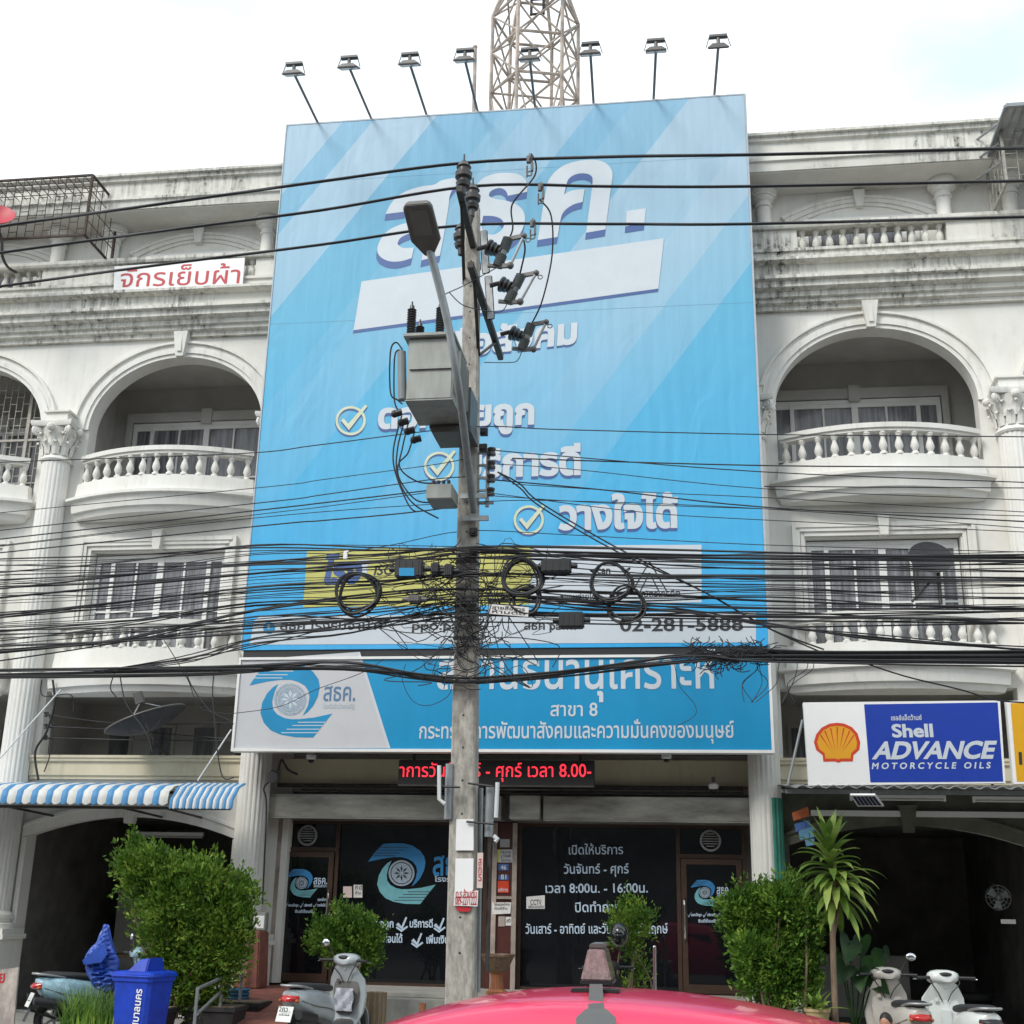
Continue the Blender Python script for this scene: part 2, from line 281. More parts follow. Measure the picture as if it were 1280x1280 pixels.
class G:
    """collects shapes and links them as ONE mesh object"""
    def __init__(s): s.v = []; s.f = []; s.mi = []; s.slot = 0
    def add(s, vs, fs):
        b = len(s.v); s.v += [Vector(v) for v in vs]; s.f += [tuple(i + b for i in f) for f in fs]; s.mi += [s.slot] * len(fs); return s
    def box(s, x0, x1, y0, y1, z0, z1):
        return s.add([(x0, y0, z0), (x1, y0, z0), (x1, y1, z0), (x0, y1, z0), (x0, y0, z1), (x1, y0, z1), (x1, y1, z1), (x0, y1, z1)],
                     [(0, 3, 2, 1), (4, 5, 6, 7), (0, 1, 5, 4), (1, 2, 6, 5), (2, 3, 7, 6), (3, 0, 4, 7)])
    def obox(s, c, size, rot=None):
        h = Vector(size) / 2; c = Vector(c); R = rot if rot else Matrix.Identity(3)
        vs = [c + R @ Vector((sx * h.x, sy * h.y, sz * h.z)) for sz in (-1, 1) for sx, sy in ((-1, -1), (1, -1), (1, 1), (-1, 1))]
        return s.add(vs, [(0, 3, 2, 1), (4, 5, 6, 7), (0, 1, 5, 4), (1, 2, 6, 5), (2, 3, 7, 6), (3, 0, 4, 7)])
    def bar(s, a, b, wd, ht=None, up=(0, 0, 1)):
        a = Vector(a); b = Vector(b); d = (b - a); L = d.length; d.normalize(); u = Vector(up)
        if abs(d.dot(u)) > 0.98: u = Vector((0, 1, 0))
        sd = d.cross(u).normalized(); u = sd.cross(d)
        R = Matrix((d, sd, u)).transposed()
        return s.obox((a + b) / 2, (L, wd, ht or wd), R)
    def tube(s, pts, r, n=8, caps=True):
        pts = [Vector(p) for p in pts]; k = len(pts); rr = r if isinstance(r, (list, tuple)) else [r] * k
        rings = []; prev = None
        for i, p in enumerate(pts):
            d = (pts[min(i + 1, k - 1)] - pts[max(i - 1, 0)])
            if d.length < 1e-9: d = Vector((0, 0, 1))
            d.normalize()
            if prev is None:
                u = Vector((0, 0, 1)) if abs(d.z) < 0.9 else Vector((1, 0, 0)); a = d.cross(u).normalized()
            else:
                a = prev - d * prev.dot(d)
                a = a.normalized() if a.length > 1e-6 else d.orthogonal().normalized()
            prev = a; b = d.cross(a)
            rings.append([p + (a * math.cos(2 * PI * j / n) + b * math.sin(2 * PI * j / n)) * rr[i] for j in range(n)])
        return s.loft(rings, caps)
    def loft(s, rings, caps=True, closed=True):
        n = len(rings[0]); vs = [p for r in rings for p in r]; fs = []
        for i in range(len(rings) - 1):
            for j in range(n if closed else n - 1):
                fs.append((i * n + j, i * n + (j + 1) % n, (i + 1) * n + (j + 1) % n, (i + 1) * n + j))
        if caps:
            fs.append(tuple(range(n))[::-1]); fs.append(tuple(range((len(rings) - 1) * n, len(rings) * n)))
        return s.add(vs, fs)
    def lathe(s, prof, c=(0, 0, 0), n=16, caps=True, flute=0, depth=0.0):
        c = Vector(c); rings = []
        for r, z in prof:
            ring = []
            for j in range(n):
                a = 2 * PI * j / n; k = r
                if flute: k = r * (1 - depth * (0.5 + 0.5 * math.cos(a * flute)) ** 2)
                ring.append(c + Vector((math.cos(a) * k, math.sin(a) * k, z)))
            rings.append(ring)
        return s.loft(rings, caps)
    def cyl(s, a, b, r, n=12): return s.tube([a, b], r, n)
    def ball(s, c, rx, ry=None, rz=None, n=12, m=8, R=None):
        c = Vector(c); ry = ry or rx; rz = rz or rx; rings = []
        for i in range(m + 1):
            t = PI * i / m; ring = []
            rr = max(math.sin(t), 1e-3)
            for j in range(n):
                a = 2 * PI * j / n; v = Vector((rx * rr * math.cos(a), ry * rr * math.sin(a), -rz * math.cos(t)))
                ring.append(c + (R @ v if R else v))
            rings.append(ring)
        return s.loft(rings, True)
    def torus(s, c, R, r, axis=(0, 1, 0), n=24, m=8, wob=0.0):
        c = Vector(c); ax = Vector(axis).normalized(); a = ax.orthogonal().normalized(); b = ax.cross(a); vs = []; fs = []
        for i in range(n):
            t = 2 * PI * i / n; d = a * math.cos(t) + b * math.sin(t); RR = R * (1 + wob * math.sin(3 * t + R * 50))
            for j in range(m):
                p = 2 * PI * j / m; vs.append(c + d * (RR + r * math.cos(p)) + ax * r * math.sin(p))
        for i in range(n):
            for j in range(m): fs.append((i * m + j, ((i + 1) % n) * m + j, ((i + 1) % n) * m + (j + 1) % m, i * m + (j + 1) % m))
        return s.add(vs, fs)
    def plate(s, outer, holes=(), y0=0.0, y1=0.1, back=True):
        """(x, z) polygon with holes, thick from y0 (front) to y1"""
        loops = [list(outer)] + [list(h) for h in holes]; flat = [p for l in loops for p in l]; n = len(flat)
        tris = tessellate_polygon([[Vector((p[0], p[1], 0)) for p in l] for l in loops])
        vs = [(p[0], y0, p[1]) for p in flat] + [(p[0], y1, p[1]) for p in flat]
        fs = [tuple(t) for t in tris] + ([tuple(i + n for i in t)[::-1] for t in tris] if back else [])
        b = 0
        for l in loops:
            k = len(l)
            for i in range(k): fs.append((b + i, b + (i + 1) % k, n + b + (i + 1) % k, n + b + i))
            b += k
        return s.add(vs, fs)
    def face(s, pts): return s.add(pts, [tuple(range(len(pts)))])
    def build(s, name, m, parent=None, smooth=0, bevel=0.0, local=False, keep=False):
        ms = m if isinstance(m, (list, tuple)) else [m]
        me = bpy.data.meshes.new(name)
        vs = [v.copy() for v in s.v]; loc = Vector((0, 0, 0))
        if parent is not None:
            if not local:
                o0 = rootloc(parent); vs = [v - o0 for v in vs]
        elif not keep:
            mn = Vector((min(v.x for v in vs), min(v.y for v in vs), min(v.z for v in vs))); mxx = Vector((max(v.x for v in vs), max(v.y for v in vs), 0))
            loc = Vector(((mn.x + mxx.x) / 2, (mn.y + mxx.y) / 2, mn.z)); vs = [v - loc for v in vs]
        me.from_pydata([tuple(v) for v in vs], [], s.f)
        for x in ms: me.materials.append(M[x] if isinstance(x, str) else x)
        me.polygons.foreach_set('material_index', s.mi)
        bm = bmesh.new(); bm.from_mesh(me); bmesh.ops.recalc_face_normals(bm, faces=bm.faces)
        if bevel: bmesh.ops.bevel(bm, geom=[e for e in bm.edges if len(e.link_faces) == 2 and e.calc_face_angle(0) > 0.6], offset=bevel, segments=2, affect='EDGES', clamp_overlap=True)
        bm.to_mesh(me); bm.free()
        if smooth or bevel:
            me.polygons.foreach_set('use_smooth', [True] * len(me.polygons)); me.set_sharp_from_angle(angle=math.radians(smooth or 40))
        o = bpy.data.objects.new(name, me); COL.objects.link(o); o.location = loc
        if parent is not None: o.parent = parent
        me.update()
        return o

# ------------------------------------------------------------------ lettering
_tc = {}
def text2d(s, bold=0.0):
    k = (s, bold)
    if k in _tc: return _tc[k]
    cu = bpy.data.curves.new('t', 'FONT'); cu.body = s; cu.resolution_u = 3
    ob = bpy.data.objects.new('t', cu); COL.objects.link(ob)
    dg = bpy.context.evaluated_depsgraph_get(); c2 = ob.evaluated_get(dg).to_curve(dg)
    loops = []
    for sp in c2.splines:
        if sp.type == 'BEZIER':
            b = sp.bezier_points; n = len(b); pts = []
            for i in range(n):
                p0, p1 = b[i], b[(i + 1) % n]; a, h1, h2, e = p0.co, p0.handle_right, p1.handle_left, p1.co
                straight = (h1 - a).cross(e - a).length < 1e-5 and (h2 - a).cross(e - a).length < 1e-5
                for q in range(1 if straight else 4):
                    u = q / 4; pts.append(a * (1 - u) ** 3 + h1 * 3 * u * (1 - u) ** 2 + h2 * 3 * u * u * (1 - u) + e * u ** 3)
        else: pts = [Vector(p.co[:3]) for p in sp.points]
        cl = []
        for p in pts:
            if not cl or (Vector((p[0], p[1])) - cl[-1]).length > 1e-4: cl.append(Vector((p[0], p[1])))
        if len(cl) > 2 and (cl[0] - cl[-1]).length < 1e-4: cl.pop()
        if len(cl) >= 3: loops.append(cl)
    bpy.data.objects.remove(ob); bpy.data.curves.remove(cu)
    if not loops: _tc[k] = ([], [], 0, 1); return _tc[k]
    area = lambda l: sum(l[i].x * l[(i + 1) % len(l)].y - l[(i + 1) % len(l)].x * l[i].y for i in range(len(l))) / 2
    def inside(p, l):
        c = False
        for i in range(len(l)):
            a, b = l[i], l[i - 1]
            if (a.y > p.y) != (b.y > p.y) and p.x < (b.x - a.x) * (p.y - a.y) / (b.y - a.y) + a.x: c = not c
        return c
    hole = [sum(1 for m in loops if m is not l and abs(area(m)) > abs(area(l)) and all(inside(p, m) for p in l[::2])) % 2 == 1 for l in loops]
    def grow(l, d):
        n = len(l); r = []; sg = 1 if area(l) > 0 else -1
        for i in range(n):
            a = (l[i] - l[i - 1]).normalized(); c = (l[(i + 1) % n] - l[i]).normalized()
            na = Vector((a.y, -a.x)); nc = Vector((c.y, -c.x)); q = na + nc
            q = q.normalized() if q.length > 1e-6 else na
            r.append(l[i] + q * d * sg / max(0.7, q.dot(na)))
        return r
    fl = []
    for l, h in zip(loops, hole):
        if bold:
            q = grow(l, -bold if h else bold)
            if h and area(q) * area(l) <= 0: continue
            l = q
        fl.append(l if (area(l) > 0) != h else l[::-1])
    vs = [p for l in fl for p in l]; es = []; b = 0
    for l in fl: es += [(b + i, b + (i + 1) % len(l)) for i in range(len(l))]; b += len(l)
    r = delaunay_2d_cdt(vs, es, [], 0, 1e-6); V = np.array([tuple(p) for p in r[0]]); F = np.array([tuple(f) for f in r[2]])
    C = V[F].mean(1); wn = np.zeros(len(C), int)
    for l in fl:
        L = np.array([tuple(p) for p in l]); Q = np.roll(L, -1, 0)
        for p, q in zip(L, Q):
            cr = (q[0] - p[0]) * (C[:, 1] - p[1]) - (C[:, 0] - p[0]) * (q[1] - p[1])
            wn += ((p[1] <= C[:, 1]) & (q[1] > C[:, 1]) & (cr > 0)).astype(int); wn -= ((p[1] > C[:, 1]) & (q[1] <= C[:, 1]) & (cr < 0)).astype(int)
    F = F[wn > 0]; xs = [p.x for p in vs]
    _tc[k] = (V, F, min(xs), max(xs)); return _tc[k]
def letter(g, s, A, B, h=None, bold=0.0, shear=0.0, n=(0, -1, 0), lift=0.004, ref=0.558):
    """adds the text s between baseline points A and B of a sign face whose normal is n"""
    V, F, x0, x1 = text2d(s, bold); A = Vector(A); B = Vector(B); n = Vector(n); ux = (B - A); L = ux.length; ux.normalize(); uy = n.cross(ux).normalized()
    sx = L / max(1e-6, x1 - x0); sy = (h / ref) if h else sx
    return g.add([A + ux * ((p[0] - x0) * sx + shear * p[1] * sy) + uy * (p[1] * sy) + n * lift for p in V], [tuple(int(i) for i in f) for f in F])
def flat(g, pts, lift=0.003, n=(0, -1, 0), holes=()):
    """a printed shape on a sign face; points are 3-D, any planar outline"""
    n = Vector(n); ls = [[Vector(p) for p in pts]] + [[Vector(p) for p in h] for h in holes]
    ax = n.orthogonal().normalized(); ay = n.cross(ax)
    tr = tessellate_polygon([[Vector((p.dot(ax), p.dot(ay), 0)) for p in l] for l in ls])
    return g.add([p + n * lift for l in ls for p in l], [tuple(t) for t in tr])
def smoothloop(pts, k=4):
    """closed Catmull-Rom through the points"""
    n = len(pts); r = []
    for i in range(n):
        p0, p1, p2, p3 = (Vector(pts[(i + j) % n]) for j in (-1, 0, 1, 2))
        for q in range(k):
            t = q / k
            r.append(0.5 * ((2 * p1) + (-p0 + p2) * t + (2 * p0 - 5 * p1 + 4 * p2 - p3) * t * t + (-p0 + 3 * p1 - 3 * p2 + p3) * t ** 3))
    return r
def smoothpath(pts, k=6):
    pts = [Vector(p) for p in pts]; r = []
    for i in range(len(pts) - 1):
        p0 = pts[max(i - 1, 0)]; p1 = pts[i]; p2 = pts[i + 1]; p3 = pts[min(i + 2, len(pts) - 1)]
        for q in range(k):
            t = q / k
            r.append(0.5 * ((2 * p1) + (-p0 + p2) * t + (2 * p0 - 5 * p1 + 4 * p2 - p3) * t * t + (-p0 + 3 * p1 - 3 * p2 + p3) * t ** 3))
    r.append(pts[-1]); return r

def soften(pts, k=3, lim=52):
    """rounds the gentle bends of a closed outline and keeps its sharp corners"""
    pts = [Vector(p) for p in pts]
    for _ in range(k):
        n = len(pts); r = []
        for i in range(n):
            a, b, c = pts[i - 1], pts[i], pts[(i + 1) % n]
            if (b - a).length < 1e-6 or (c - b).length < 1e-6: continue
            if math.degrees((b - a).angle(c - b)) > lim: r.append(b)
            else: r += [b.lerp(a, 0.25), b.lerp(c, 0.25)]
        pts = r
    return pts

def words(name, m, parent, rows):
    """each word or line of lettering is a part of its own: (text, start, end, height, bold, shear, lift, ref)"""
    for s, A, B, h, *k in rows:
        k = list(k) + [0.0, 0.0, 0.004, 0.558][len(k):]; g = G(); letter(g, s, A, B, h, k[0], k[1], lift=k[2], ref=k[3]); g.build(name, m, parent)

def ltr(name, m, parent, *args, **kw):
    """one line of lettering as a part of its own"""
    g = G(); letter(g, *args, **kw); return g.build(name, m, parent)
# ------------------------------------------------------------------ the ground
g = G(); g.add([(-150, -120, -0.15), (150, -120, -0.15), (150, 60, -0.15), (-150, 60, -0.15)], [(0, 1, 2, 3)]); tag(g.build('road', 'asphalt'), kind='structure')
g = G(); g.box(-60, 60, -5.6, 12, -0.146, 0.0); tag(g.build('pavement', 'paving'), kind='structure')
g = G(); g.box(-60, 60, -5.85, -5.602, -0.146, 0.012); tag(g.build('kerb', 'paving', bevel=0.02), kind='structure')
g = G(); g.box(-2.55, 4.2, -0.35, 2.4, 0.003, 0.44); g.box(-2.55, 4.2, -0.02, 2.4, 0.442, 0.5); tag(g.build('entrance_step', 'stonetile', bevel=0.008), kind='structure')
g = G(); g.add([(-3.65, -2.9, 0.006), (-1.6, -2.9, 0.006), (-2.56, 0.0, 0.47), (-3.75, 0.0, 0.47), (-3.65, -2.9, 0.002), (-1.6, -2.9, 0.002), (-2.56, 0.0, 0.002), (-3.75, 0.0, 0.002)],
      [(0, 1, 2, 3), (0, 4, 5, 1), (1, 5, 6, 2), (2, 6, 7, 3), (3, 7, 4, 0)]); g.box(-3.75, -2.552, 0.002, 2.4, 0.003, 0.47); tag(g.build('ramp', 'pinktile'), kind='structure')

def extrx(g, prof, x0, x1):
    n = len(prof)
    return g.add([(x0, y, z) for y, z in prof] + [(x1, y, z) for y, z in prof], [tuple(range(n)), tuple(range(n, 2 * n))[::-1]] + [(i, (i + 1) % n, n + (i + 1) % n, n + i) for i in range(n)])
def curve(c, half, yE, yC, k=18):
    return [(c + half * (2 * i / k - 1), yC + (yE - yC) * (2 * i / k - 1) ** 2) for i in range(k + 1)]
def ellipse_arc(cx, a, b, z0, k=40): return [(cx + a * math.cos(PI * (1 - i / k)), z0 + b * math.sin(PI * i / k)) for i in range(k + 1)]
def seg_arc(cx, a, rise, z0, k=20): return [(cx - a + 2 * a * i / k, z0 + rise * (1 - (2 * i / k - 1) ** 2)) for i in range(k + 1)]
BAL = [(0.06, 0), (0.06, 0.03), (0.035, 0.05), (0.045, 0.075), (0.068, 0.13), (0.055, 0.19), (0.03, 0.26), (0.034, 0.285), (0.05, 0.30), (0.05, 0.32), (0.06, 0.325), (0.06, 0.36)]

def balusters(parent, pts, z, h, m='trim'):
    o0 = None; L = rootloc(parent)
    for i, (x, y) in enumerate(pts):
        if o0 is None:
            b = G(); b.lathe([(r, zz * h / 0.36) for r, zz in BAL], n=10); o = b.build('baluster', m, parent, smooth=50, local=True); o0 = o
        else:
            o = o0.copy(); COL.objects.link(o)
        o.location = Vector((x, y, z)) - L
def balcony(u, c, zb, zl, zf, zr0, zr1, name):
    """curved balcony: zb underside, zl lip, zf top of solid part, zr0-zr1 handrail"""
    rings = []
    for half, yE, yC, z in ((1.45, 0.98, 0.62, zb), (1.55, 0.92, 0.52, zb + 0.02), (1.58, 0.90, 0.48, zb + 0.10), (1.62, 0.86, 0.44, zb + 0.12), (1.64, 0.84, 0.40, zl - 0.07), (1.72, 0.80, 0.34, zl - 0.05),
                            (1.72, 0.80, 0.34, zl), (1.60, 0.86, 0.42, zl + 0.02), (1.57, 0.87, 0.44, zf)):
        rings.append([(x, y, z) for x, y in curve(c, half, yE, yC)] + [(c + half, 0.997, z), (c - half, 0.997, z)])
    g = G(); g.loft(rings); b = g.build('balcony', 'wall', u, smooth=35)
    o = curve(c, 1.56, 0.86, 0.41); i = curve(c, 1.46, 0.99, 0.55)
    g = G()
    for z0, z1, e in ((zr0, zr0 + 0.05, 0.0), (zr0 + 0.05, zr1, 0.03)):
        oo = curve(c, 1.53 + e, 0.87 - e, 0.42 - e); ii = curve(c, 1.40, 0.99, 0.56)
        g.loft([[(x, y, z) for x, y in oo] + [(x, y, z) for x, y in ii[::-1]] for z in (z0, z1)])
    g.build('handrail', 'trim', b, smooth=35)
    pts = [p for p in curve(c, 1.44, 0.90, 0.48, 12)]
    balusters(b, pts, zf - 0.003, zr0 - zf + 0.006)
    # scalloped footing between the balusters
    return b
def window(u, x0, x1, z0, z1, y, leaves=4, bars=1, name='window', dark='winglass'):
    g = G(); fw = 0.07
    g.box(x0, x1, y, y + 0.06, z1 - fw, z1); g.box(x0, x1, y, y + 0.06, z0, z0 + fw); g.box(x0, x0 + fw, y, y + 0.06, z0 + fw, z1 - fw); g.box(x1 - fw, x1, y, y + 0.06, z0 + fw, z1 - fw)
    W = x1 - x0
    for fr, hw_ in ((0.13, 0.035), (0.5, 0.055), (0.87, 0.035)): g.box(x0 + W * fr - hw_, x0 + W * fr + hw_, y + 0.002, y + 0.05, z0 + fw, z1 - fw)
    if bars:
        for fr in (0.315, 0.685): g.box(x0 + W * fr - 0.017, x0 + W * fr + 0.017, y + 0.01, y + 0.04, z0 + fw, z1 - fw)
        g.box(x0 + fw, x1 - fw, y + 0.012, y + 0.038, z1 - 0.14, z1 - fw + 0.001); g.box(x0 + fw, x1 - fw, y + 0.012, y + 0.038, z0 + (z1 - z0) * 0.42, z0 + (z1 - z0) * 0.42 + 0.03)
    f = g.build(name, 'whitepaint', u)
    g = G(); g.box(x0 + 0.02, x1 - 0.02, y + 0.043, y + 0.05, z0 + 0.02, z1 - 0.02); g.build('pane', dark, f)
    return f
def column(u, x, y=0.85, z0=0.003, r=0.235, base=True):
    g = G()
    g.lathe([(r * 1.0, z0 + 1.45), (r * 1.0, 8.85)], (x, y, 0), n=96, flute=20, depth=0.055)
    c = g.build('column', 'wall', u, smooth=30)
    g = G(); g.box(x - 0.36, x + 0.36, y - 0.34, y + 0.3, z0, 1.05); g.box(x - 0.42, x + 0.42, y - 0.4, y + 0.3, 1.05, 1.12); g.box(x - 0.38, x + 0.38, y - 0.36, y + 0.3, 1.12, 1.2)
    g.lathe([(0.34, 1.2), (0.34, 1.27), (0.28, 1.29), (0.28, 1.33), (0.31, 1.35), (0.31, 1.40), (r, 1.46)], (x, y, 0), n=32)
    g.build('pedestal', 'wall', c, smooth=35)
    g = G()
    g.lathe([(r + 0.02, 8.83), (r + 0.04, 8.86), (r + 0.02, 8.90), (r, 8.92), (r - 0.01, 9.0), (r + 0.02, 9.2), (r + 0.10, 9.42)], (x, y, 0), n=32)
    for tier, (zz, hh, nn, ph, rr) in enumerate(((8.94, 0.22, 10, 0, r), (9.08, 0.24, 10, 0.31, r + 0.01))):
        for k in range(nn):       # acanthus leaves that curl outward
            a = 2 * PI * k / nn + ph; d = Vector((math.cos(a), math.sin(a), 0)); t = Vector((-math.sin(a), math.cos(a), 0)); ring = []
            for wv, o_, z in ((0.055, 0.005, 0), (0.07, 0.02, hh * 0.5), (0.055, 0.055, hh * 0.9), (0.03, 0.10, hh), (0.02, 0.11, hh * 0.86)):
                p = Vector((x, y, zz + z)) + d * (rr + o_); ring.append([p - t * wv, p + d * 0.025, p + t * wv, p - d * 0.02])
            g.loft(ring)
    for sx, sy in ((-1, -1), (1, -1), (1, 1), (-1, 1)):
        for k in (0.0,):
            a = math.atan2(sy, sx); d = Vector((math.cos(a), math.sin(a), 0)); cpt = Vector((x, y, 9.36)) + d * (r + 0.16)
            ax = Vector((-math.sin(a), math.cos(a), 0))
            g.torus(cpt, 0.065, 0.035, ax, n=16, m=6); g.cyl(cpt - ax * 0.045, cpt + ax * 0.045, 0.05, 10)
            g.bar(cpt + Vector((0, 0, -0.02)) - d * 0.02, Vector((x, y, 9.12)) + d * (r), 0.06)
    for k in range(4):
        a = k * PI / 2; g.ball(Vector((x, y, 9.40)) + Vector((math.cos(a), math.sin(a), 0)) * (r + 0.12), 0.07, n=8, m=6)
    ab = []
    for k in range(4):
        a0 = PI / 4 + k * PI / 2
        for q in range(7):
            s_ = q / 6; p0 = Vector((math.cos(a0), math.sin(a0))) * 0.50; p1 = Vector((math.cos(a0 + PI / 2), math.sin(a0 + PI / 2))) * 0.50
            v = p0.lerp(p1, s_) * (1 - 0.13 * math.sin(PI * s_)); ab.append((x + v.x, y + v.y))
    g.loft([[(px, py, 9.43) for px, py in ab], [(x + (px - x) * 1.06, y + (py - y) * 1.06, 9.47) for px, py in ab], [(x + (px - x) * 1.06, y + (py - y) * 1.06, 9.52) for px, py in ab]])
    g.box(x - 0.2, x + 0.2, y - 0.2, 0.998, 9.52, 9.72); g.box(x - 0.24, x + 0.24, y - 0.24, 0.998, 9.72, 9.75)
    g.build('capital', 'trim', c, smooth=40)
    return c

HW = 2.025
def shophouse(cx, label, group):
    u = thing('shophouse', label, 'building', (cx, 1.0, 0), 0, group)
    X = lambda v: cx + v
    # ---- front wall with its openings
    gf = [(X(-1.72), 0.1505), (X(1.72), 0.1505), (X(1.72), 2.62)] + seg_arc(cx, 1.72, 0.30, 2.62)[::-1][1:-1] + [(X(-1.72), 2.62)]
    gf[0] = (X(-1.72), 0.01); gf[1] = (X(1.72), 0.01)
    mez = [(X(-1.72), 3.84), (X(1.72), 3.84), (X(1.72), 4.90), (X(-1.72), 4.90)]
    w2 = [(X(-1.22), 5.5), (X(1.12), 5.5), (X(1.12), 7.27), (X(-1.22), 7.27)]
    arch = [(X(-1.58), 8.30), (X(1.58), 8.30)] + ellipse_arc(cx, 1.58, 1.32, 9.50)[::-1]
    g = G(); g.plate([(X(-HW), 0.002), (X(HW), 0.002), (X(HW), 11.3), (X(-HW), 11.3)], [gf, mez, w2, arch], 1.0, 1.28)
    # upper terrace: back wall, side walls, floor
    g.box(X(-HW), X(HW), 1.2, 1.4, 11.302, 13.55)
    g.build('wall', 'wall', u)
    # ---- rooms behind the openings
    def room(z0, z1, depth, m, name, x0=-1.98, x1=1.98):
        q = G(); a, b = X(x0), X(x1); y0, y1 = 1.282, depth
        q.face([(a, y1, z0), (b, y1, z0), (b, y1, z1), (a, y1, z1)]); q.face([(a, y0, z0), (a, y1, z0), (a, y1, z1), (a, y0, z1)]); q.face([(b, y0, z0), (b, y1, z0), (b, y1, z1), (b, y0, z1)])
        q.face([(a, y0, z0), (b, y0, z0), (b, y1, z0), (a, y1, z0)]); q.face([(a, y0, z1), (b, y0, z1), (b, y1, z1), (a, y1, z1)])
        return q.build(name, m, u)
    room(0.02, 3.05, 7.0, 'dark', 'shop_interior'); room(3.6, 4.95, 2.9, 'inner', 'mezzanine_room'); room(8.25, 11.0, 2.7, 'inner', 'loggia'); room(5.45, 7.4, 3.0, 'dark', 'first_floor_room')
    for k in range(4):
        g = G(); x = X(-1.25 + k * 0.78); g.box(x - 0.24, x + 0.24, 2.86, 2.9, 3.75, 4.62); f = g.build('window', 'inner', u)
        g = G(); g.box(x - 0.18, x + 0.18, 2.85, 2.858, 3.78, 4.56); g.build('pane', 'winglass', f)
    # ---- mouldings
    g = G(); extrx(g, [(0.99, 3.48), (0.93, 3.48), (0.93, 3.52), (0.90, 3.54), (0.90, 3.74), (0.86, 3.76), (0.86, 3.80), (0.84, 3.81), (0.84, 3.85), (0.998, 3.85)], X(-1.79), X(1.79)); g.build('parapet', 'cream', u)
    o = seg_arc(cx, 1.78, 0.34, 2.72); i = seg_arc(cx, 1.70, 0.30, 2.60)
    g = G(); g.plate([(X(-1.78), 2.58)] + o + [(X(1.78), 2.58)] + i[::-1], (), 0.93, 0.999); o2 = seg_arc(cx, 1.74, 0.34, 2.78); g.plate(o2 + o[::-1], (), 0.90, 0.999)
    g.box(X(-1.78), X(-1.70), 0.94, 0.999, 0.003, 2.578); g.box(X(1.70), X(1.78), 0.94, 0.999, 0.003, 2.578)
    a = g.build('doorway_surround', 'wall', u)
    g = G(); g.loft([[(X(-d), y, z), (X(d), y, z), (X(d), 0.999, z), (X(-d), 0.999, z)] for d, y, z in ((0.07, 0.86, 2.80), (0.12, 0.84, 3.14), (0.14, 0.83, 3.18))]); g.build('keystone', 'trim', a)
    window(u, X(-1.20), X(1.10), 5.52, 7.25, 1.14, 4, 1)
    g = G()
    for e, y, z0 in ((0.0, 0.95, 0.0), (0.07, 0.92, 0.0), (0.13, 0.90, 0.0)):
        x0, x1 = X(-1.24 - e), X(1.14 + e); g.box(x0, x1, y, 0.999, 7.29 + e, 7.36 + e); g.box(x0 - 0.06, x0, y + 0.01, 0.999, 5.5, 7.36 + e); g.box(x1, x1 + 0.06, y + 0.01, 0.999, 5.5, 7.36 + e)
    a = g.build('window_surround', 'trim', u)
    g = G(); g.loft([[(X(-0.04 - d), y, z), (X(-0.04 + d), y, z), (X(-0.04 + d), 0.999, z), (X(-0.04 - d), 0.999, z)] for d, y, z in ((0.06, 0.84, 7.26), (0.09, 0.82, 7.60))]); g.build('keystone', 'trim', a)
    # loggia doors
    window(u, X(-1.55), X(1.35), 8.3, 10.25, 2.6, 4, 1, 'glazed_door')
    g = G(); g.box(X(-1.68), X(1.48), 2.56, 2.69, 10.27, 10.45); g.box(X(-1.68), X(-1.57), 2.56, 2.69, 8.3, 10.27); g.box(X(1.37), X(1.48), 2.56, 2.69, 8.3, 10.27); g.box(X(-0.2), X(0.0), 2.52, 2.56, 10.2, 10.5); g.build('door_surround', 'inner', u)
    # arch moulding in three steps, keystone
    g = G()
    for r0, r1, y in ((0.0, 0.07, 0.95), (0.07, 0.16, 0.92), (0.16, 0.25, 0.95), (0.25, 0.29, 0.90)):
        g.plate(ellipse_arc(cx, 1.58 + r1, 1.32 + r1, 9.50) + ellipse_arc(cx, 1.58 + r0, 1.32 + r0, 9.50)[::-1], (), y, 0.999)
    a = g.build('arch_moulding', 'trim', u, smooth=30)
    g = G(); g.loft([[(X(-d), y, z), (X(d), y, z), (X(d), 0.999, z), (X(-d), 0.999, z)] for d, y, z in ((0.07, 0.84, 10.80), (0.13, 0.80, 11.26))]); g.box(X(-0.035), X(0.035), 0.805, 0.9, 10.88, 11.2); g.build('keystone', 'trim', a)
    balcony(u, cx - 0.02, 7.80, 8.17, 8.45, 8.82, 8.95, 'upper'); balcony(u, cx - 0.02, 4.80, 5.18, 5.52, 5.84, 5.98, 'lower')
    # cornice, blocking course, terrace balustrade
    g = G(); extrx(g, [(0.998, 11.2), (0.92, 11.2), (0.92, 11.27), (0.84, 11.30), (0.84, 11.36), (0.78, 11.38), (0.78, 11.46), (0.66, 11.50), (0.66, 11.60), (0.58, 11.62), (0.58, 11.68), (0.72, 11.70), (0.72, 11.92), (0.56, 11.95), (0.56, 12.0), (1.198, 12.0), (1.198, 11.302), (0.998, 11.302)], X(-HW), X(HW)); g.build('cornice', 'wallstain', u)
    g = G(); extrx(g, [(0.70, 12.002), (0.70, 12.16), (0.66, 12.16), (0.66, 12.21), (1.0, 12.21), (1.0, 12.002)], X(-HW), X(HW)); g.box(X(-HW), X(-1.12), 0.74, 0.94, 12.212, 12.60); g.box(X(1.30), X(HW), 0.74, 0.94, 12.212, 12.60)
    extrx(g, [(0.68, 12.602), (0.66, 12.64), (0.66, 12.70), (1.0, 12.70), (1.0, 12.602)], X(-HW), X(HW))
    b = g.build('balustrade', 'wallstain', u); balusters(b, [(X(-1.02 + i * 0.222), 0.84) for i in range(11)], 12.209, 0.394, 'wallstain')
    # terrace wall details
    g = G()
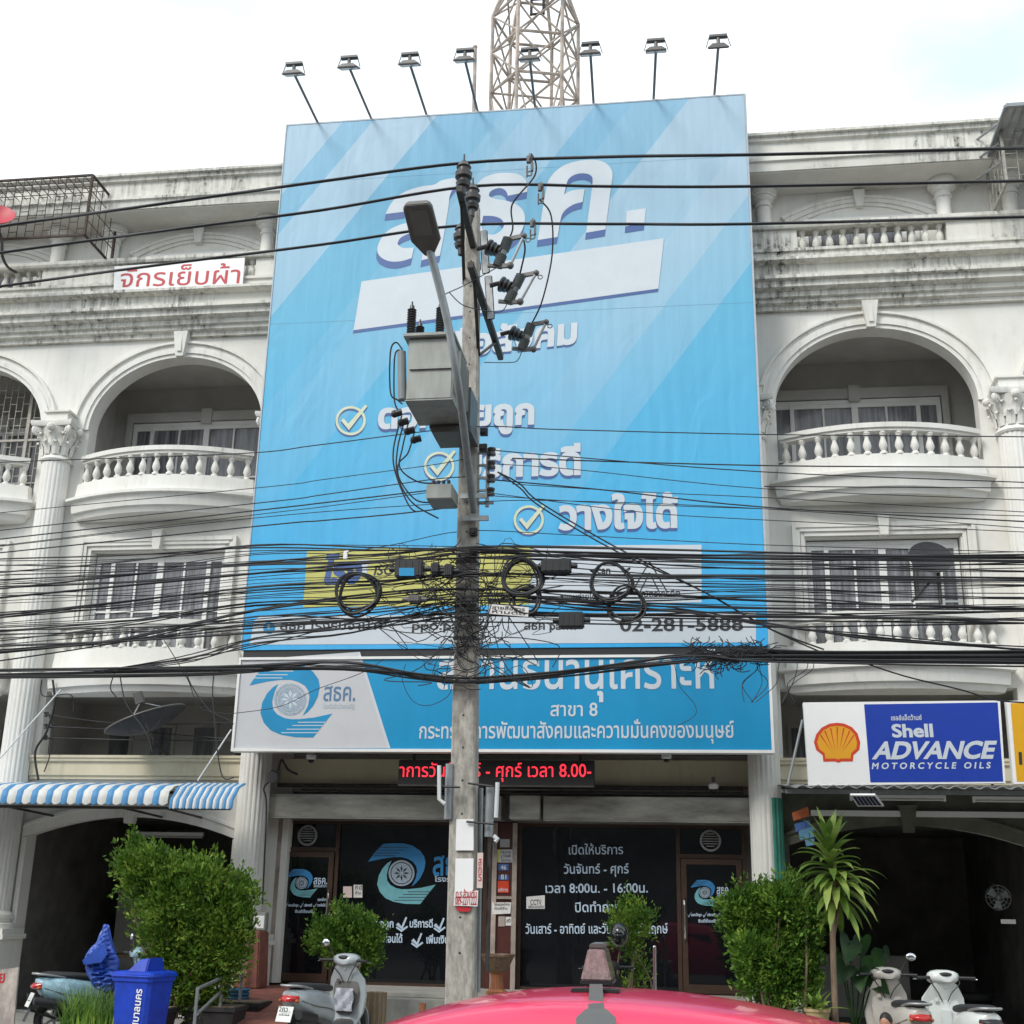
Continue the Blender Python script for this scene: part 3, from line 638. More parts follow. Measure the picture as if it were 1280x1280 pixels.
    for r0, r1, y in ((0.0, 0.06, 1.17), (0.06, 0.13, 1.14), (0.13, 0.18, 1.12)):
        g.plate(seg_arc(cx, 1.15 + r1, 0.34, 12.90 + r1) + seg_arc(cx, 1.15 + r0, 0.34, 12.90 + r0)[::-1], (), y, 1.199)
    a = g.build('window_surround', 'trim', u, smooth=30)
    g = G(); g.loft([[(X(-d), y, z), (X(d), y, z), (X(d), 1.199, z), (X(-d), 1.199, z)] for d, y, z in ((0.06, 1.09, 13.20), (0.10, 1.06, 13.50))]); g.build('keystone', 'trim', a)
    window(u, X(-0.95), X(0.95), 12.02, 13.02, 1.14, 4, 1)
    for xx in (-1.62, 1.36):
        g = G(); g.lathe([(0.13, 12.0), (0.122, 13.20), (0.15, 13.21), (0.15, 13.245), (0.128, 13.255), (0.128, 13.31), (0.175, 13.35), (0.185, 13.385), (0.215, 13.395), (0.215, 13.43), (0.235, 13.44), (0.235, 13.548)], (X(xx), 1.05, 0), n=24); g.build('terrace_column', 'wall', u, smooth=40)
    g = G(); extrx(g, [(0.46, 13.57), (0.44, 13.72), (0.40, 13.74), (0.40, 13.79), (0.48, 13.81), (0.48, 14.12), (0.42, 14.14), (0.42, 14.21), (0.36, 14.22), (0.36, 14.27), (9.0, 14.27), (9.0, 13.57)], X(-HW), X(HW)); g.build('roof_parapet', 'wallstain', u)
    g = G(); g.box(X(-HW), X(HW), 0.49, 1.6, 13.552, 13.568); g.build('soffit', 'wall', u)
    column(u, X(HW))
    return u
GR = 'row of white colonnaded shophouses'
ur = shophouse(5.92, 'white arcaded shophouse right of the blue billboard, behind the oil sign, with open dark garage', GR)
dup(ur, loc=(-5.92, 1.0, 0), label='white arcaded shophouse left of the blue billboard, above the blue and white striped awning', group=GR)
dup(ur, loc=(-9.97, 1.0, 0), label='white arcaded shophouse cut off by the left edge of the picture', group=GR)
dup(ur, loc=(9.97, 1.0, 0), label='white arcaded shophouse cut off by the right edge of the picture', group=GR)

# right garage front: deep shade under the awning put into a dark grey-green colour
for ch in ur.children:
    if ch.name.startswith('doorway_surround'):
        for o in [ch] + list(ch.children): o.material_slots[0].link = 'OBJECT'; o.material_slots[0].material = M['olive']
g = G(); g.plate([(4.13, 2.6), (4.2, 2.62)] + seg_arc(5.92, 1.80, 0.36, 2.72)[1:-1] + [(7.64, 2.62), (7.70, 2.6), (7.70, 3.47), (4.13, 3.47)], (), 0.985, 0.998); g.build('shade_band', 'olive', ur)
# ------------------------------------------------------------------ the pawn shop behind the billboard
pw = thing('pawn_shop', 'pawn shop building behind the giant blue billboard with dark glass shopfront', 'building', (0, 1.0, 0))
g = G(); g.plate([(-3.89, 3.95), (3.89, 3.95), (3.89, 11.3), (-3.89, 11.3)], [], 1.0, 1.3); g.box(-3.89, 3.89, 1.95, 2.1, 11.302, 13.55); g.box(-3.89, -3.45, 1.302, 1.6, 0.5, 3.948); g.box(3.72, 3.89, 1.302, 1.6, 0.5, 3.948)
g.box(-3.45, 3.72, 1.45, 1.6, 3.35, 3.948); g.build('wall', 'wall', pw)
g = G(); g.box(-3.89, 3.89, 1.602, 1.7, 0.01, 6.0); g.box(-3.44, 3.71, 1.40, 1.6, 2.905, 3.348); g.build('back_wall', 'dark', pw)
g = G(); extrx(g, [(0.46, 13.57), (0.44, 13.72), (0.40, 13.74), (0.40, 13.79), (0.48, 13.81), (0.48, 14.12), (0.42, 14.14), (0.42, 14.21), (0.36, 14.22), (0.36, 14.27), (9.0, 14.27), (9.0, 13.57)], -3.895, 3.895); g.build('roof_parapet', 'wallstain', pw)
g = G(); g.box(-3.89, 3.89, 0.12, 0.998, 3.96, 4.12); g.build('canopy_soffit', 'darksteel', pw)
g = G(); g.box(-3.6, 3.7, 1.18, 1.448, 3.46, 3.84); g.build('tile_band', 'cream', pw)
g = G(); g.tube([(-3.6, 1.05, 3.42), (3.6, 1.05, 3.42)], 0.03); g.tube([(-3.2, 1.0, 3.34), (3.6, 1.0, 3.34)], 0.018); g.build('conduit', 'darksteel', pw, smooth=40)
for x0, x1, y in ((-3.70, -0.02, 0.9), (0.62, 3.70, 0.9)):
    g = G(); g.box(x0, x1, y, 1.40, 2.92, 3.27); g.box(x0, x1, y - 0.012, y - 0.002, 2.90, 2.93); g.build('shutter_box', 'brushed', pw, bevel=0.01)
g = G(); g.box(0.12, 0.58, 0.80, 1.2, 2.92, 3.27); g.build('steel_junction_box', 'brushed', pw, bevel=0.01)
# columns either side: fluted, standing forward of the wall
cL = column(pw, -3.9, 0.80); cR = column(pw, 3.9, 0.80)
g = G(); g.loft([[(-3.80, 0.3, 0.47), (-3.42, 0.3, 0.47), (-3.42, 0.75, 0.47), (-3.80, 0.75, 0.47)], [(-3.74, 0.32, 1.26), (-3.46, 0.32, 1.26), (-3.46, 0.75, 1.26), (-3.74, 0.75, 1.26)]]); g.build('painted_base', 'pinktile', pw, bevel=0.02)
g = G(); g.lathe([(0.246, 0.5 + 0.97), (0.246, 3.25)], (3.9, 0.80, 0), n=96, flute=20, depth=0.055, caps=False)
g2 = G(); g2.v = g.v; g2.f = [f for f in g.f if sum(g.v[i].x for i in f) / len(f) > 3.97]; g2.mi = [0] * len(g2.f); g2.build('green_paint', 'greenpaint', cR)
g = G(); g.box(-3.62, -3.55, 1.30, 1.445, 0.5, 2.92); g.build('downpipe', 'rustst', pw)
# shopfront glazing
def shopfront(name, x0, x1, xd0, xd1, trans):
    g = G()
    for x in (x0, xd0 if xd0 > x0 + 0.1 else xd1, x1 - 0.06): g.box(x, x + 0.06, 1.47, 1.55, 0.5, 2.90)
    for z in (2.86, 0.5): g.box(x0 + 0.06, x1 - 0.06, 1.472, 1.548, z, z + 0.04)
    a, b = xd0 + 0.06, xd1 - 0.06
    if xd0 > x0 + 0.1: a, b = xd0 + 0.06, x1 - 0.06
    else: a, b = x0 + 0.06, xd1
    g.box(a, b, 1.471, 1.549, trans, trans + 0.06)
    f = g.build(name, 'bronze', pw)
    g = G(); g.box(x0 + 0.01, x1 - 0.01, 1.51, 1.522, 0.51, 2.89); g.build('glass', 'glass', f)
    d = G()                                                   # door leaf frame
    d.box(a + 0.01, a + 0.09, 1.44, 1.468, 0.52, trans - 0.01); d.box(b - 0.09, b - 0.01, 1.44, 1.468, 0.52, trans - 0.01); d.box(a + 0.09, b - 0.09, 1.441, 1.467, trans - 0.09, trans - 0.01); d.box(a + 0.09, b - 0.09, 1.441, 1.467, 0.52, 0.64)
    dd = d.build('door', 'bronze', pw)
    q = G(); q.box(a + 0.09, b - 0.09, 1.45, 1.456, 0.64, trans - 0.09); q.build('door_glass', 'glass', dd)
    hx = b - 0.05 if xd0 <= x0 + 0.1 else a + 0.05
    q = G(); q.tube(smoothpath([(hx, 1.43, 1.25), (hx, 1.38, 1.32), (hx, 1.37, 1.55), (hx, 1.38, 1.78), (hx, 1.43, 1.85)]), 0.014); q.build('handle', 'chrome', dd, smooth=40)
    cx = (a + b) / 2
    q = G(); q.lathe([(0.16, 0), (0.16, 0.03), (0.13, 0.035), (0.125, 0.004)], n=28, caps=False); q.v = [Vector((cx + v.x, 1.502 - v.z, 2.68 + v.y)) for v in q.v]
    for k in range(6): hw_ = 0.12 * math.sqrt(max(0, 1 - ((k - 2.5) / 3) ** 2)); q.box(cx - hw_, cx + hw_, 1.475, 1.485, 2.592 + k * 0.036, 2.606 + k * 0.036)
    q.build('ventilator', 'steel', f, smooth=40)
    return f, dd, a, b
sfL = shopfront('shopfront', -3.72, -0.30, -3.72, -2.72, 2.44); sfR = shopfront('shopfront', 0.17, 3.62, 2.58, 3.62, 2.42)
# maroon notice pier between the two shopfronts
g = G(); g.box(-0.30, 0.17, 1.40, 1.6, 0.5, 2.92); pier = g.build('pier', 'maroon', pw)
g = G(); g.box(-0.21, -0.14, 1.36, 1.398, 0.5, 2.90); g.box(0.10, 0.17, 1.36, 1.398, 0.5, 2.90); g.box(-0.14, 0.10, 1.37, 1.398, 1.78, 1.82); g.build('pier_frame', 'rustst', pier)
# ------------------------------------------------------------------ the giant billboard
def cropper(x0, y0, k, Y=0.0): return lambda u, v: P(x0 + u / k, y0 + v / k, Y)
bb = thing('billboard', 'giant pale to deep blue billboard with white lettering hung over the shopfront', 'billboard', (0, 0, 5.35))
g = G(); g.box(-3.985, 3.985, 0.0, 0.2, 5.36, 14.78); g.build('panel', 'billboard', bb)
g = G()
for x0, x1 in ((-4.006, -3.987), (3.987, 4.02)): g.box(x0, x1, -0.012, 0.22, 5.36, 14.80)
g.box(-3.987, 3.987, -0.006, 0.2, 14.782, 14.81); g.build('frame', 'edgegrey', bb)
g = G()
for z in (10.9, 13.6): g.box(-3.98, 3.98, -0.002, 0.001, z, z + 0.006)
g.build('seam', 'seamtone', bb)
g = G()
for x in (-3.4, -1.7, 0, 1.7, 3.4): g.box(x - 0.06, x + 0.06, 0.2, 1.0, 12.2, 12.32); g.box(x - 0.06, x + 0.06, 0.2, 1.0, 7.2, 7.32)
for x in (-3.4, -1.7, 0, 1.7, 3.4): g.box(x - 0.05, x + 0.05, 0.2, 0.3, 5.4, 14.7)
g.build('support_frame', 'darksteel', bb)
A_ = cropper(450, 190, 6.4); B_ = cropper(640, 180, 6.4); F_ = lambda x, y: P(x, y, 0.0)
so_ = [A_(*p) for p in [(205, 498), (235, 430), (300, 350), (400, 300), (520, 270), (600, 266), (650, 224), (795, 203), (790, 245), (718, 330), (712, 420), (690, 560), (655, 760), (640, 830), (492, 868), (510, 780), (548, 610), (440, 640), (360, 665), (315, 695), (300, 735), (325, 765), (370, 772), (432, 765), (415, 850), (330, 878), (240, 880), (170, 850), (137, 805), (142, 745), (185, 665), (250, 610), (350, 572), (560, 528), (578, 440), (545, 395), (470, 388), (400, 405), (362, 478)]]
tho = [F_(*p) for p in [(592, 240), (596, 230), (606, 221), (620, 217), (634, 216), (648, 217.5), (656, 223), (659.5, 231), (659, 240), (635, 245), (633, 239), (627, 235), (619, 236), (612, 240), (611, 245), (617, 249), (634, 251), (647, 256), (655, 264), (657, 275), (652, 291), (642, 302), (626, 308), (610, 307), (597, 301), (590, 291), (591, 276), (598, 258), (594, 250)]]
thh = [F_(*p) for p in [(604, 270), (616, 270), (626, 273), (630.5, 279), (629, 286), (621, 293), (611, 294), (604, 290), (602, 282)]]
kho = [B_(*p) for p in [(205, 770), (215, 720), (245, 520), (270, 380), (285, 300), (335, 230), (420, 165), (540, 132), (660, 125), (740, 145), (790, 190), (808, 245), (795, 330), (770, 520), (748, 685), (592, 712), (610, 580), (640, 350), (648, 290), (640, 258), (600, 237), (540, 235), (480, 255), (440, 295), (418, 405), (460, 378), (520, 366), (582, 362), (565, 465), (500, 480), (440, 515), (400, 560), (388, 610), (365, 745)]]
dot = [B_(*p) for p in [(918, 537), (1072, 515), (1060, 635), (908, 660)]]
ban = [F_(*p) for p in [(452, 352), (830, 298), (823, 361), (442, 413)]]
so_, tho, thh, kho = soften(so_), soften(tho), soften(thh), soften(kho)
gs, gw = G(), G()
for k in range(1, 7):
    off = (P(600, 300, 0) - P(600.2, 298.6, 0)) * k
    for pl in (so_, kho, dot): flat(gs, [p + off for p in pl], 0.004 + 0.0004 * (6 - k))
    flat(gs, [p + off for p in tho], 0.004 + 0.0004 * (6 - k) + 0.0001, holes=[[p + off for p in thh]])
for pl in (so_, kho, dot): flat(gw, pl, 0.0075)
flat(gw, tho, 0.0076, holes=[thh])
for k in range(1, 4): flat(gs, [p + (P(600, 300, 0) - P(600.2, 298.8, 0)) * k for p in ban], 0.0045 + 0.0003 * (3 - k))
flat(gw, ban, 0.0077)
gs.build('letter_shadow', 'printnavy', bb); gw.build('headline', 'printwhite', bb)
# smaller raised words with their drop shadows
def shadowed(name, s, a, b, h, bold=0.045, sh=3.5, shear=0.0, dark='printnavy'):
    q = G(); letter(q, s, P(a[0], a[1], 0), P(b[0], b[1], 0), h, bold, shear, lift=0.009); o = q.build(name, 'printwhite', bb)
    q = G()
    for k in (1.0, 0.66, 0.33):
        letter(q, s, P(a[0] - 0.5 * k, a[1] + sh * k, 0), P(b[0] - 0.5 * k, b[1] + sh * k, 0), h, bold, shear, lift=0.004 + 0.0015 * (1 - k))
    q.build('letter_shadow', dark, o)
shadowed('slogan', 'เพื่อสังคม', (546, 448), (721, 428), 0.33, 0.045, 2.5, 0.12)
shadowed('promise_line', 'ดอกเบี้ยถูก', (472, 535), (668, 529), 0.32)
shadowed('promise_line', 'บริการดี', (577, 596), (726, 592), 0.34)
shadowed('promise_line', 'วางใจได้', (698, 661), (848, 658), 0.35)
for cx, cy in ((438.5, 526), (549, 583), (661, 650)):
    for nm, mt, dx, dy, lf in (('tick_shadow', 'printnavy', -0.6, 2.2, 0.004), ('tick_mark', 'cream_ring', 0, 0, 0.008)):
        q = G(); R1 = 19; ring = lambda r: [P(cx + dx + r * math.cos(a * PI / 20), cy + dy + r * 0.96 * math.sin(a * PI / 20), 0) for a in range(40)]
        flat(q, ring(R1), lf, holes=[ring(R1 - 3.2)])
        flat(q, [P(cx + dx + a, cy + dy + b, 0) for a, b in ((-12, 0), (-9, -3), (-3, 4), (18, -20), (21, -18), (-2, 12))], lf + 0.002)
        o = q.build(nm, mt, bb)
# certificates strip, logos and the contact bar
q = G(); flat(q, [F_(384, 688), (F_(664, 682)), F_(661, 756), F_(379, 759)], 0.004); q.build('yellow_strip', 'printyellow', bb)
q = G(); flat(q, [F_(664.5, 682), F_(877, 681), F_(877, 753), F_(661.5, 756)], 0.004); flat(q, [F_(318, 776), F_(324, 771), F_(945, 764), F_(945, 803), F_(312, 806)], 0.0042)
flat(q, [F_(448, 700), F_(462, 700), F_(458, 720), F_(446, 720)], 0.0075); q.build('white_strip', 'printwhite', bb)
q = G(); letter(q, 'โรง', F_(401, 729), F_(450, 728), 0.3, 0.06, 0.15, lift=0.008); q.build('strip_lettering', 'printnavy', bb)
q = G(); ltr('strip_lettering', 'ink', bb, 'ISO', F_(467, 719), F_(492, 718), 0.15, 0.02, 0.2, lift=0.008, ref=0.69); ltr('strip_lettering', 'ink', bb, 'scan', F_(741, 717), F_(763, 717), 0.09, 0.02, 0, lift=0.008); ltr('strip_lettering', 'ink', bb, '2015', F_(540, 719), F_(566, 718), 0.15, 0.02, 0.2, lift=0.008, ref=0.69)
q = G()
for pts in (((790, 740), (812, 702), (834, 740)), ((800, 740), (812, 716), (824, 740))):
    for a, b in zip(pts, pts[1:]): q.bar(P(a[0], a[1], -0.004), P(b[0], b[1], -0.004), 0.02, 0.002, (0, 1, 0))
ltr('contact_lettering', 'ink', bb, 'บัตรเครดิต', F_(805, 746), F_(850, 745), 0.07, 0.01, lift=0.008); ltr('contact_lettering', 'ink', bb, 'สแกนจ่ายได้', F_(700, 750), F_(745, 749), 0.07, 0.01, lift=0.008); ltr('contact_lettering', 'ink', bb, 'สธค โรงรับจำนำ', F_(350, 787), F_(470, 787), 0.10, 0.02, lift=0.008); ltr('contact_lettering', 'ink', bb, 'ppo:pawn', F_(515, 787), F_(600, 787), 0.10, 0.02, lift=0.008)
ltr('contact_lettering', 'ink', bb, 'สธค pawn', F_(655, 787), F_(720, 787), 0.10, 0.02, lift=0.008); q.build('card_logo', 'ink', bb)
q = G(); letter(q, '02-281-5888', F_(775, 789), F_(929, 788), 0.19, 0.02, lift=0.008, ref=0.69); q.build('phone_number', 'ink', bb)
q = G(); flat(q, [P(336.5 + 7.5 * math.cos(a * PI / 12), 785 + 7.5 * math.sin(a * PI / 12), 0) for a in range(24)], 0.008); q.build('contact_icon', 'printblue', bb)
q = G(); flat(q, [P(340 + 1.5 * math.cos(a * PI / 6) - 4, 783 + 3.5 * math.sin(a * PI / 6), 0) for a in range(12)], 0.0095); q.build('contact_icon', 'printwhite', bb)
q = G(); flat(q, [P(655 + 12 * math.cos(a * PI / 16), 714 + 14 * math.sin(a * PI / 16), 0) for a in range(32)], 0.009); q.build('round_badge', M['leafC'] if False else 'printyellow', bb)

# swirl emblem used on the sign and on the shop windows; (u, v) are the photograph's proportions
UPS = [(90, 428), (160, 325), (265, 220), (380, 213), (500, 215), (600, 240), (690, 300), (740, 370), (752, 440), (735, 530), (690, 620), (645, 672), (590, 715), (640, 620), (655, 540), (645, 480), (610, 430), (550, 395), (480, 375), (380, 375), (250, 393)]
LOS = [(360, 415), (325, 490), (303, 580), (312, 650), (350, 700), (420, 735), (480, 746), (560, 745), (700, 730), (870, 692), (790, 790), (690, 918), (520, 915), (380, 890), (290, 850), (225, 780), (193, 690), (210, 590), (255, 505), (310, 445)]
def emblem(parent, fn, mu, ml, ms, mstripe, lift=0.006, grad=False):
    """fn maps the emblem's own (u, v) to a point of the sign face"""
    q = G(); flat(q, [fn(*p) for p in UPS], lift); q.build('emblem_swirl', mu, parent)
    q = G(); flat(q, [fn(*p) for p in LOS], lift); q.build('emblem_swirl', ml, parent)
    q = G()
    for v, a in ((775, 545), (805, 495), (840, 440), (873, 390)):
        b = 870 - (v - 692) * 0.80 + 5; flat(q, [fn(a, v - 4), fn(b + 3, v - 4), fn(b - 3, v + 4), fn(a, v + 4)], lift + 0.002)
        a2, v2 = 945 - a, 1133 - v; b2 = 945 - b; flat(q, [fn(b2 - 3, v2 - 4), fn(a2, v2 - 4), fn(a2, v2 + 4), fn(b2 + 3, v2 + 4)], lift + 0.002)
    q.build('emblem_stripes', mstripe, parent)
    ring = lambda r: [fn(475 + r * math.cos(k * PI / 24), 560 + r * math.sin(k * PI / 24)) for k in range(48)]
    q = G(); flat(q, ring(150), lift + 0.001, holes=[ring(128)]); flat(q, ring(118), lift + 0.001); q.build('emblem_seal', ms, parent)
    q = G()
    for k in range(28):      # beading round the seal, and a plain rosette inside
        a = k * PI / 14; flat(q, [fn(475 + r * math.cos(a + d), 560 + r * math.sin(a + d)) for r, d in ((121, -0.05), (127, 0), (121, 0.05), (116, 0))], lift + 0.002)
    for k in range(8):
        a = k * PI / 4; flat(q, [fn(475 + r * math.cos(a + d), 560 + r * math.sin(a + d)) for r, d in ((15, 0), (55, -0.25), (92, 0), (55, 0.25))], lift + 0.002)
    q.build('seal_ornament', mstripe, parent)

sg = thing('shop_sign', 'long sign over the shopfront, pale grey with swirl emblem at left and blue at right', 'sign', (0, 0, 4.0))
g = G(); g.box(-3.97, 3.97, 0.0, 0.16, 3.86, 5.20); g.build('sign_face', 'signblue', sg)
g = G(); flat(g, [Vector((-3.97, 0, 3.86)), F_(485, 935), F_(447, 815), Vector((-3.97, 0, 5.20))], 0.003); g.build('grey_field', 'greyboard', sg)
g = G(); flat(g, [F_(485, 935), F_(488, 935), F_(450, 815), F_(447, 815)], 0.0035); g.build('field_border', 'printwhite', sg)
g = G()
g.box(-4.01, 4.01, -0.03, 0.18, 3.815, 3.858); g.box(-4.01, 4.01, -0.03, 0.18, 5.202, 5.24); g.box(-4.01, -3.972, -0.028, 0.18, 3.859, 5.201); g.box(3.972, 4.01, -0.028, 0.18, 3.859, 5.201); g.build('frame', 'whitepaint', sg)
g = G(); g.box(-3.96, 3.96, 0.02, 0.14, 5.241, 5.358); g.build('black_gap', 'blackp', sg)
emblem(sg, cropper(300, 800, 7.53), 'printblue', 'printblue', 'sealtone', 'printwhite')
q = G(); letter(q, 'สธค.', F_(404, 876), F_(444, 876), 0.21, 0.015, lift=0.006); q.build('sign_lettering', 'printgrey', sg)
q = G(); letter(q, 'โรงรับจำนำของรัฐ', F_(404, 886), F_(443, 886), 0.055, 0.0, lift=0.006); q.build('sign_lettering', 'printfaint', sg)
q = G(); ltr('sign_lettering', 'printwhite', sg, 'สถานธนานุเคราะห์', F_(546, 861), F_(895, 860), 0.42, 0.012, lift=0.006); ltr('sign_lettering', 'printwhite', sg, 'สาขา 8', F_(688, 895), F_(747, 895), 0.155, 0.012, lift=0.006)
ltr('sign_lettering', 'printwhite', sg, 'กระทรวงการพัฒนาสังคมและความมั่นคงของมนุษย์', F_(524, 923), F_(918, 922), 0.175, 0.012, lift=0.006)

# red moving-letter display
ld = thing('led_display', 'black message display with red glowing letters under the shop sign', 'display', (0, 0.35, 3.38))
g = G(); g.box(-1.5, 1.43, 0.32, 0.44, 3.36, 3.74); g.build('housing', 'ledpanel', ld, bevel=0.006)
g = G(); g.box(-1.5, 1.43, 0.308, 0.318, 3.355, 3.375); g.build('rim', 'darksteel', ld)
q = G(); letter(q, 'าการวันจันทร์ - ศุกร์ เวลา 8.00-', P(499, 971, 0.318), P(739, 971, 0.318), 0.15, 0.004, lift=0.003); q.build('led_lettering', 'led', ld)
g = G(); g.box(-1.3, -1.26, 0.36, 0.40, 3.741, 3.96); g.box(1.2, 1.24, 0.36, 0.40, 3.741, 3.96); g.build('hanger', 'darksteel', ld)

# lettering and emblems on the shop windows (vinyl on the glass)
F15 = lambda x, y: P(x, y, 1.508)
lf, rf = sfL[0], sfR[0]
def pane_emblem(parent, cx, cy, s, Y):
    fn = lambda u, v: P(cx + (u - 475) * s, cy + (v - 565) * s, Y); emblem(parent, fn, 'vinylblue', 'vinylteal', 'sealtone', 'ink', 0.004)
pane_emblem(lf, 502, 1092, 0.108, 1.508); pane_emblem(sfL[1], 377, 1104, 0.0505, 1.449); pane_emblem(sfR[1], 881, 1116, 0.046, 1.449)
q = G(); letter(q, 'สธค.', F15(541, 1094), F15(592, 1094), 0.27, 0.02); q.build('vinyl_lettering', 'vinylblue', lf)
q = G(); ltr('vinyl_lettering', 'glasswhite', lf, 'โรงรับจำนำ', F15(543, 1102), F15(592, 1102), 0.06, 0.02); ltr('vinyl_lettering', 'glasswhite', lf, 'ดอกถูก', F15(462, 1159), F15(492, 1159), 0.085, 0.03); ltr('vinyl_lettering', 'glasswhite', lf, 'บริการดี', F15(512, 1159), F15(541, 1159), 0.085, 0.03); ltr('vinyl_lettering', 'glasswhite', lf, 'ดี', F15(560, 1159), F15(568, 1159), 0.085, 0.03)
ltr('vinyl_lettering', 'glasswhite', lf, 'ผ่อนได้', F15(479, 1178), F15(503, 1178), 0.085, 0.03); ltr('vinyl_lettering', 'glasswhite', lf, 'เพิ่มเงินได้', F15(533, 1179), F15(570, 1179), 0.085, 0.03)
for x, y in ((502, 1156), (549, 1157), (470, 1175), (521, 1176)):
    flat(q, [F15(x + a, y + b) for a, b in ((-7, 0), (-4, -3), (0, 2), (5, -10), (7, -9), (1, 6))], 0.004)
    flat(q, [F15(x + a, y + b) for a, b in ((-7, 4), (0, 9), (8, 3), (7, 1), (0, 6), (-6, 2))], 0.0045)
q.build('vinyl_ticks', 'glasswhite', lf)
for (dd, dx, dy) in ((sfL[1], 0, 0), (sfR[1], 504, 12)):
    q = G(); D = lambda x, y: P(x + dx, y + dy, 1.449)
    ltr('vinyl_lettering', 'glasswhite', dd, 'สธค.', D(392, 1105), D(409, 1105), 0.09, 0.02); ltr('vinyl_lettering', 'glasswhite', dd, 'โรงรับจำนำ', D(392, 1109), D(408, 1109), 0.03, 0.02); ltr('vinyl_lettering', 'glasswhite', dd, 'แหล่งเงิน', D(397, 1126), D(413, 1126), 0.03, 0.04)
    ltr('vinyl_lettering', 'glasswhite', dd, 'ดอกเบี้ยถูก', D(360, 1133), D(373, 1133), 0.028, 0.04); ltr('vinyl_lettering', 'glasswhite', dd, 'บริการดี', D(380, 1133), D(390, 1133), 0.028, 0.04); ltr('vinyl_lettering', 'glasswhite', dd, 'วางใจได้', D(396, 1133), D(407, 1133), 0.028, 0.04); ltr('vinyl_lettering', 'glasswhite', dd, 'ยินดีต้อนรับ', D(369, 1141), D(393, 1141), 0.033, 0.03)
    for x in (357, 376, 393): flat(q, [D(x + a, 1131 + b) for a, b in ((-2, 0), (0, 2), (4, -4), (0, 4))], 0.004)
    q.build('vinyl_ticks', 'glasswhite', dd)
q = G()
for s, a, b, y in (('เปิดให้บริการ', 711, 779, 1068), ('วันจันทร์ - ศุกร์', 705, 786, 1092), ('เวลา 8:00น. - 16:00น.', 682, 810, 1116), ('ปิดทำการ', 719, 775, 1140), ('วันเสาร์ - อาทิตย์ และวันหยุดนักขัตฤกษ์', 657, 835, 1167)):
    ltr('vinyl_lettering', 'glasswhite', rf, s, F15(a, y), F15(b, y - 0.5), 0.105, 0.012)

# papers and stickers
def sheet(name, label, cat, quad, Y, m, n=(0, -1, 0), extra=None, group=None, t=0.004):
    pts = [P(x, y, Y) for x, y in quad]; o = thing(name, label, cat, tuple(sum(pts, Vector()) / 4), 0, group)
    g = G(); nv = Vector(n) * t; g.loft([[p for p in pts], [p + nv for p in pts]]); s_ = g.build('sheet', m, o)
    if extra: extra(o, t)
    return o
def lines(rows, m, Y, bold=0.02, name='lettering'):
    def f(o, t):
        q = G()
        for s, a, b, y, h in rows: letter(q, s, P(a, y, Y), P(b, y, Y), h, bold, lift=t + 0.002)
        q.build(name, m, o)
    return f
sheet('notice', 'pinkish paper notice on the left shop window beside the door', 'notice', [(429, 1108), (440, 1108), (440, 1122), (429, 1122)], 1.505, 'pinkpaper')
sheet('notice', 'white paper notice with black print on the left shop window, right of the pink one', 'notice', [(442, 1106), (453, 1106), (453, 1122), (442, 1122)], 1.505, 'paper', extra=lines([('ที่', 444, 447, 1112, .04), ('นี่', 449, 452, 1112, .04), ('ห้าม', 444, 451, 1118, .035)], 'ink', 1.505))
sheet('sticker', 'cream sticker with scalloped top low on the right shop window', 'sticker', [(658, 1121), (681, 1119), (681, 1136), (658, 1136)], 1.505, 'paper', extra=lines([('CCTV', 663, 677, 1131, .06), ('กล้องวงจรปิด', 660, 680, 1135, .03)], 'ink', 1.505))
for nm, lb, quad, mt, rows, mm in (
    ('sticker', 'round steel plate sticker topmost on the maroon notice pier', [(625, 1049), (637, 1049), (637, 1059), (625, 1059)], 'steel', [], 'ink'),
    ('notice', 'grey and yellow notice on the maroon pier below the round plate', [(618, 1062), (641, 1062), (641, 1078), (618, 1078)], 'greyboard', [('ประกาศ', 626, 639, 1067, .035), ('ระวังไฟฟ้า', 626, 639, 1072, .035), ('โปรดทราบ', 626, 639, 1077, .035)], 'ink'),
    ('number_plaque', 'small blue plaque reading 46 on the maroon pier', [(623, 1080), (636, 1080), (636, 1088), (623, 1088)], 'printnavy', [('46', 626, 633, 1087, .055)], 'printwhite'),
    ('number_plaque', 'small blue plaque reading 81 on the maroon pier below 46', [(623, 1094), (636, 1094), (636, 1100), (623, 1100)], 'printnavy', [('81', 626, 633, 1099, .055)], 'printwhite'),
    ('sticker', 'square red sticker on the maroon pier below the blue plaques', [(622, 1101), (636, 1101), (636, 1116), (622, 1116)], 'shellred', [('บริการ', 623, 635, 1114, .035)], 'printwhite'),
    ('notice', 'white paper notice with torn lower edge on the maroon pier', [(615, 1128), (639, 1128), (638, 1142), (615, 1143)], 'paper', [('โปรดสวมหน้ากาก', 618, 637, 1132, .028), ('ก่อนเข้าร้าน', 618, 634, 1137, .028)], 'ink'),
    ('sticker', 'small brown picture sticker low on the maroon pier', [(623, 1145), (631, 1145), (631, 1158), (623, 1158)], 'rustst', [], 'ink'),
    ('sticker', 'small white picture sticker low on the maroon pier', [(632, 1146), (639, 1146), (639, 1157), (632, 1157)], 'paper', [('สติ', 633, 638, 1153, .04)], 'ink')):
    sheet(nm, lb, nm.split('_')[-1], quad, 1.36 if 'notice' == nm and 'torn' in lb else 1.39, mt, extra=lines(rows, mm, 1.36 if 'torn' in lb else 1.39) if rows else None)
q = G(); flat(q, [P(x, y, 1.384) for x, y in ((618, 1062), (626, 1062), (624, 1078), (618, 1078))], 0.004)
yb = q.build('yellow_corner', 'printyellow', [o for o in COL.objects if o.get('label', '').startswith('grey and yellow notice')][0])

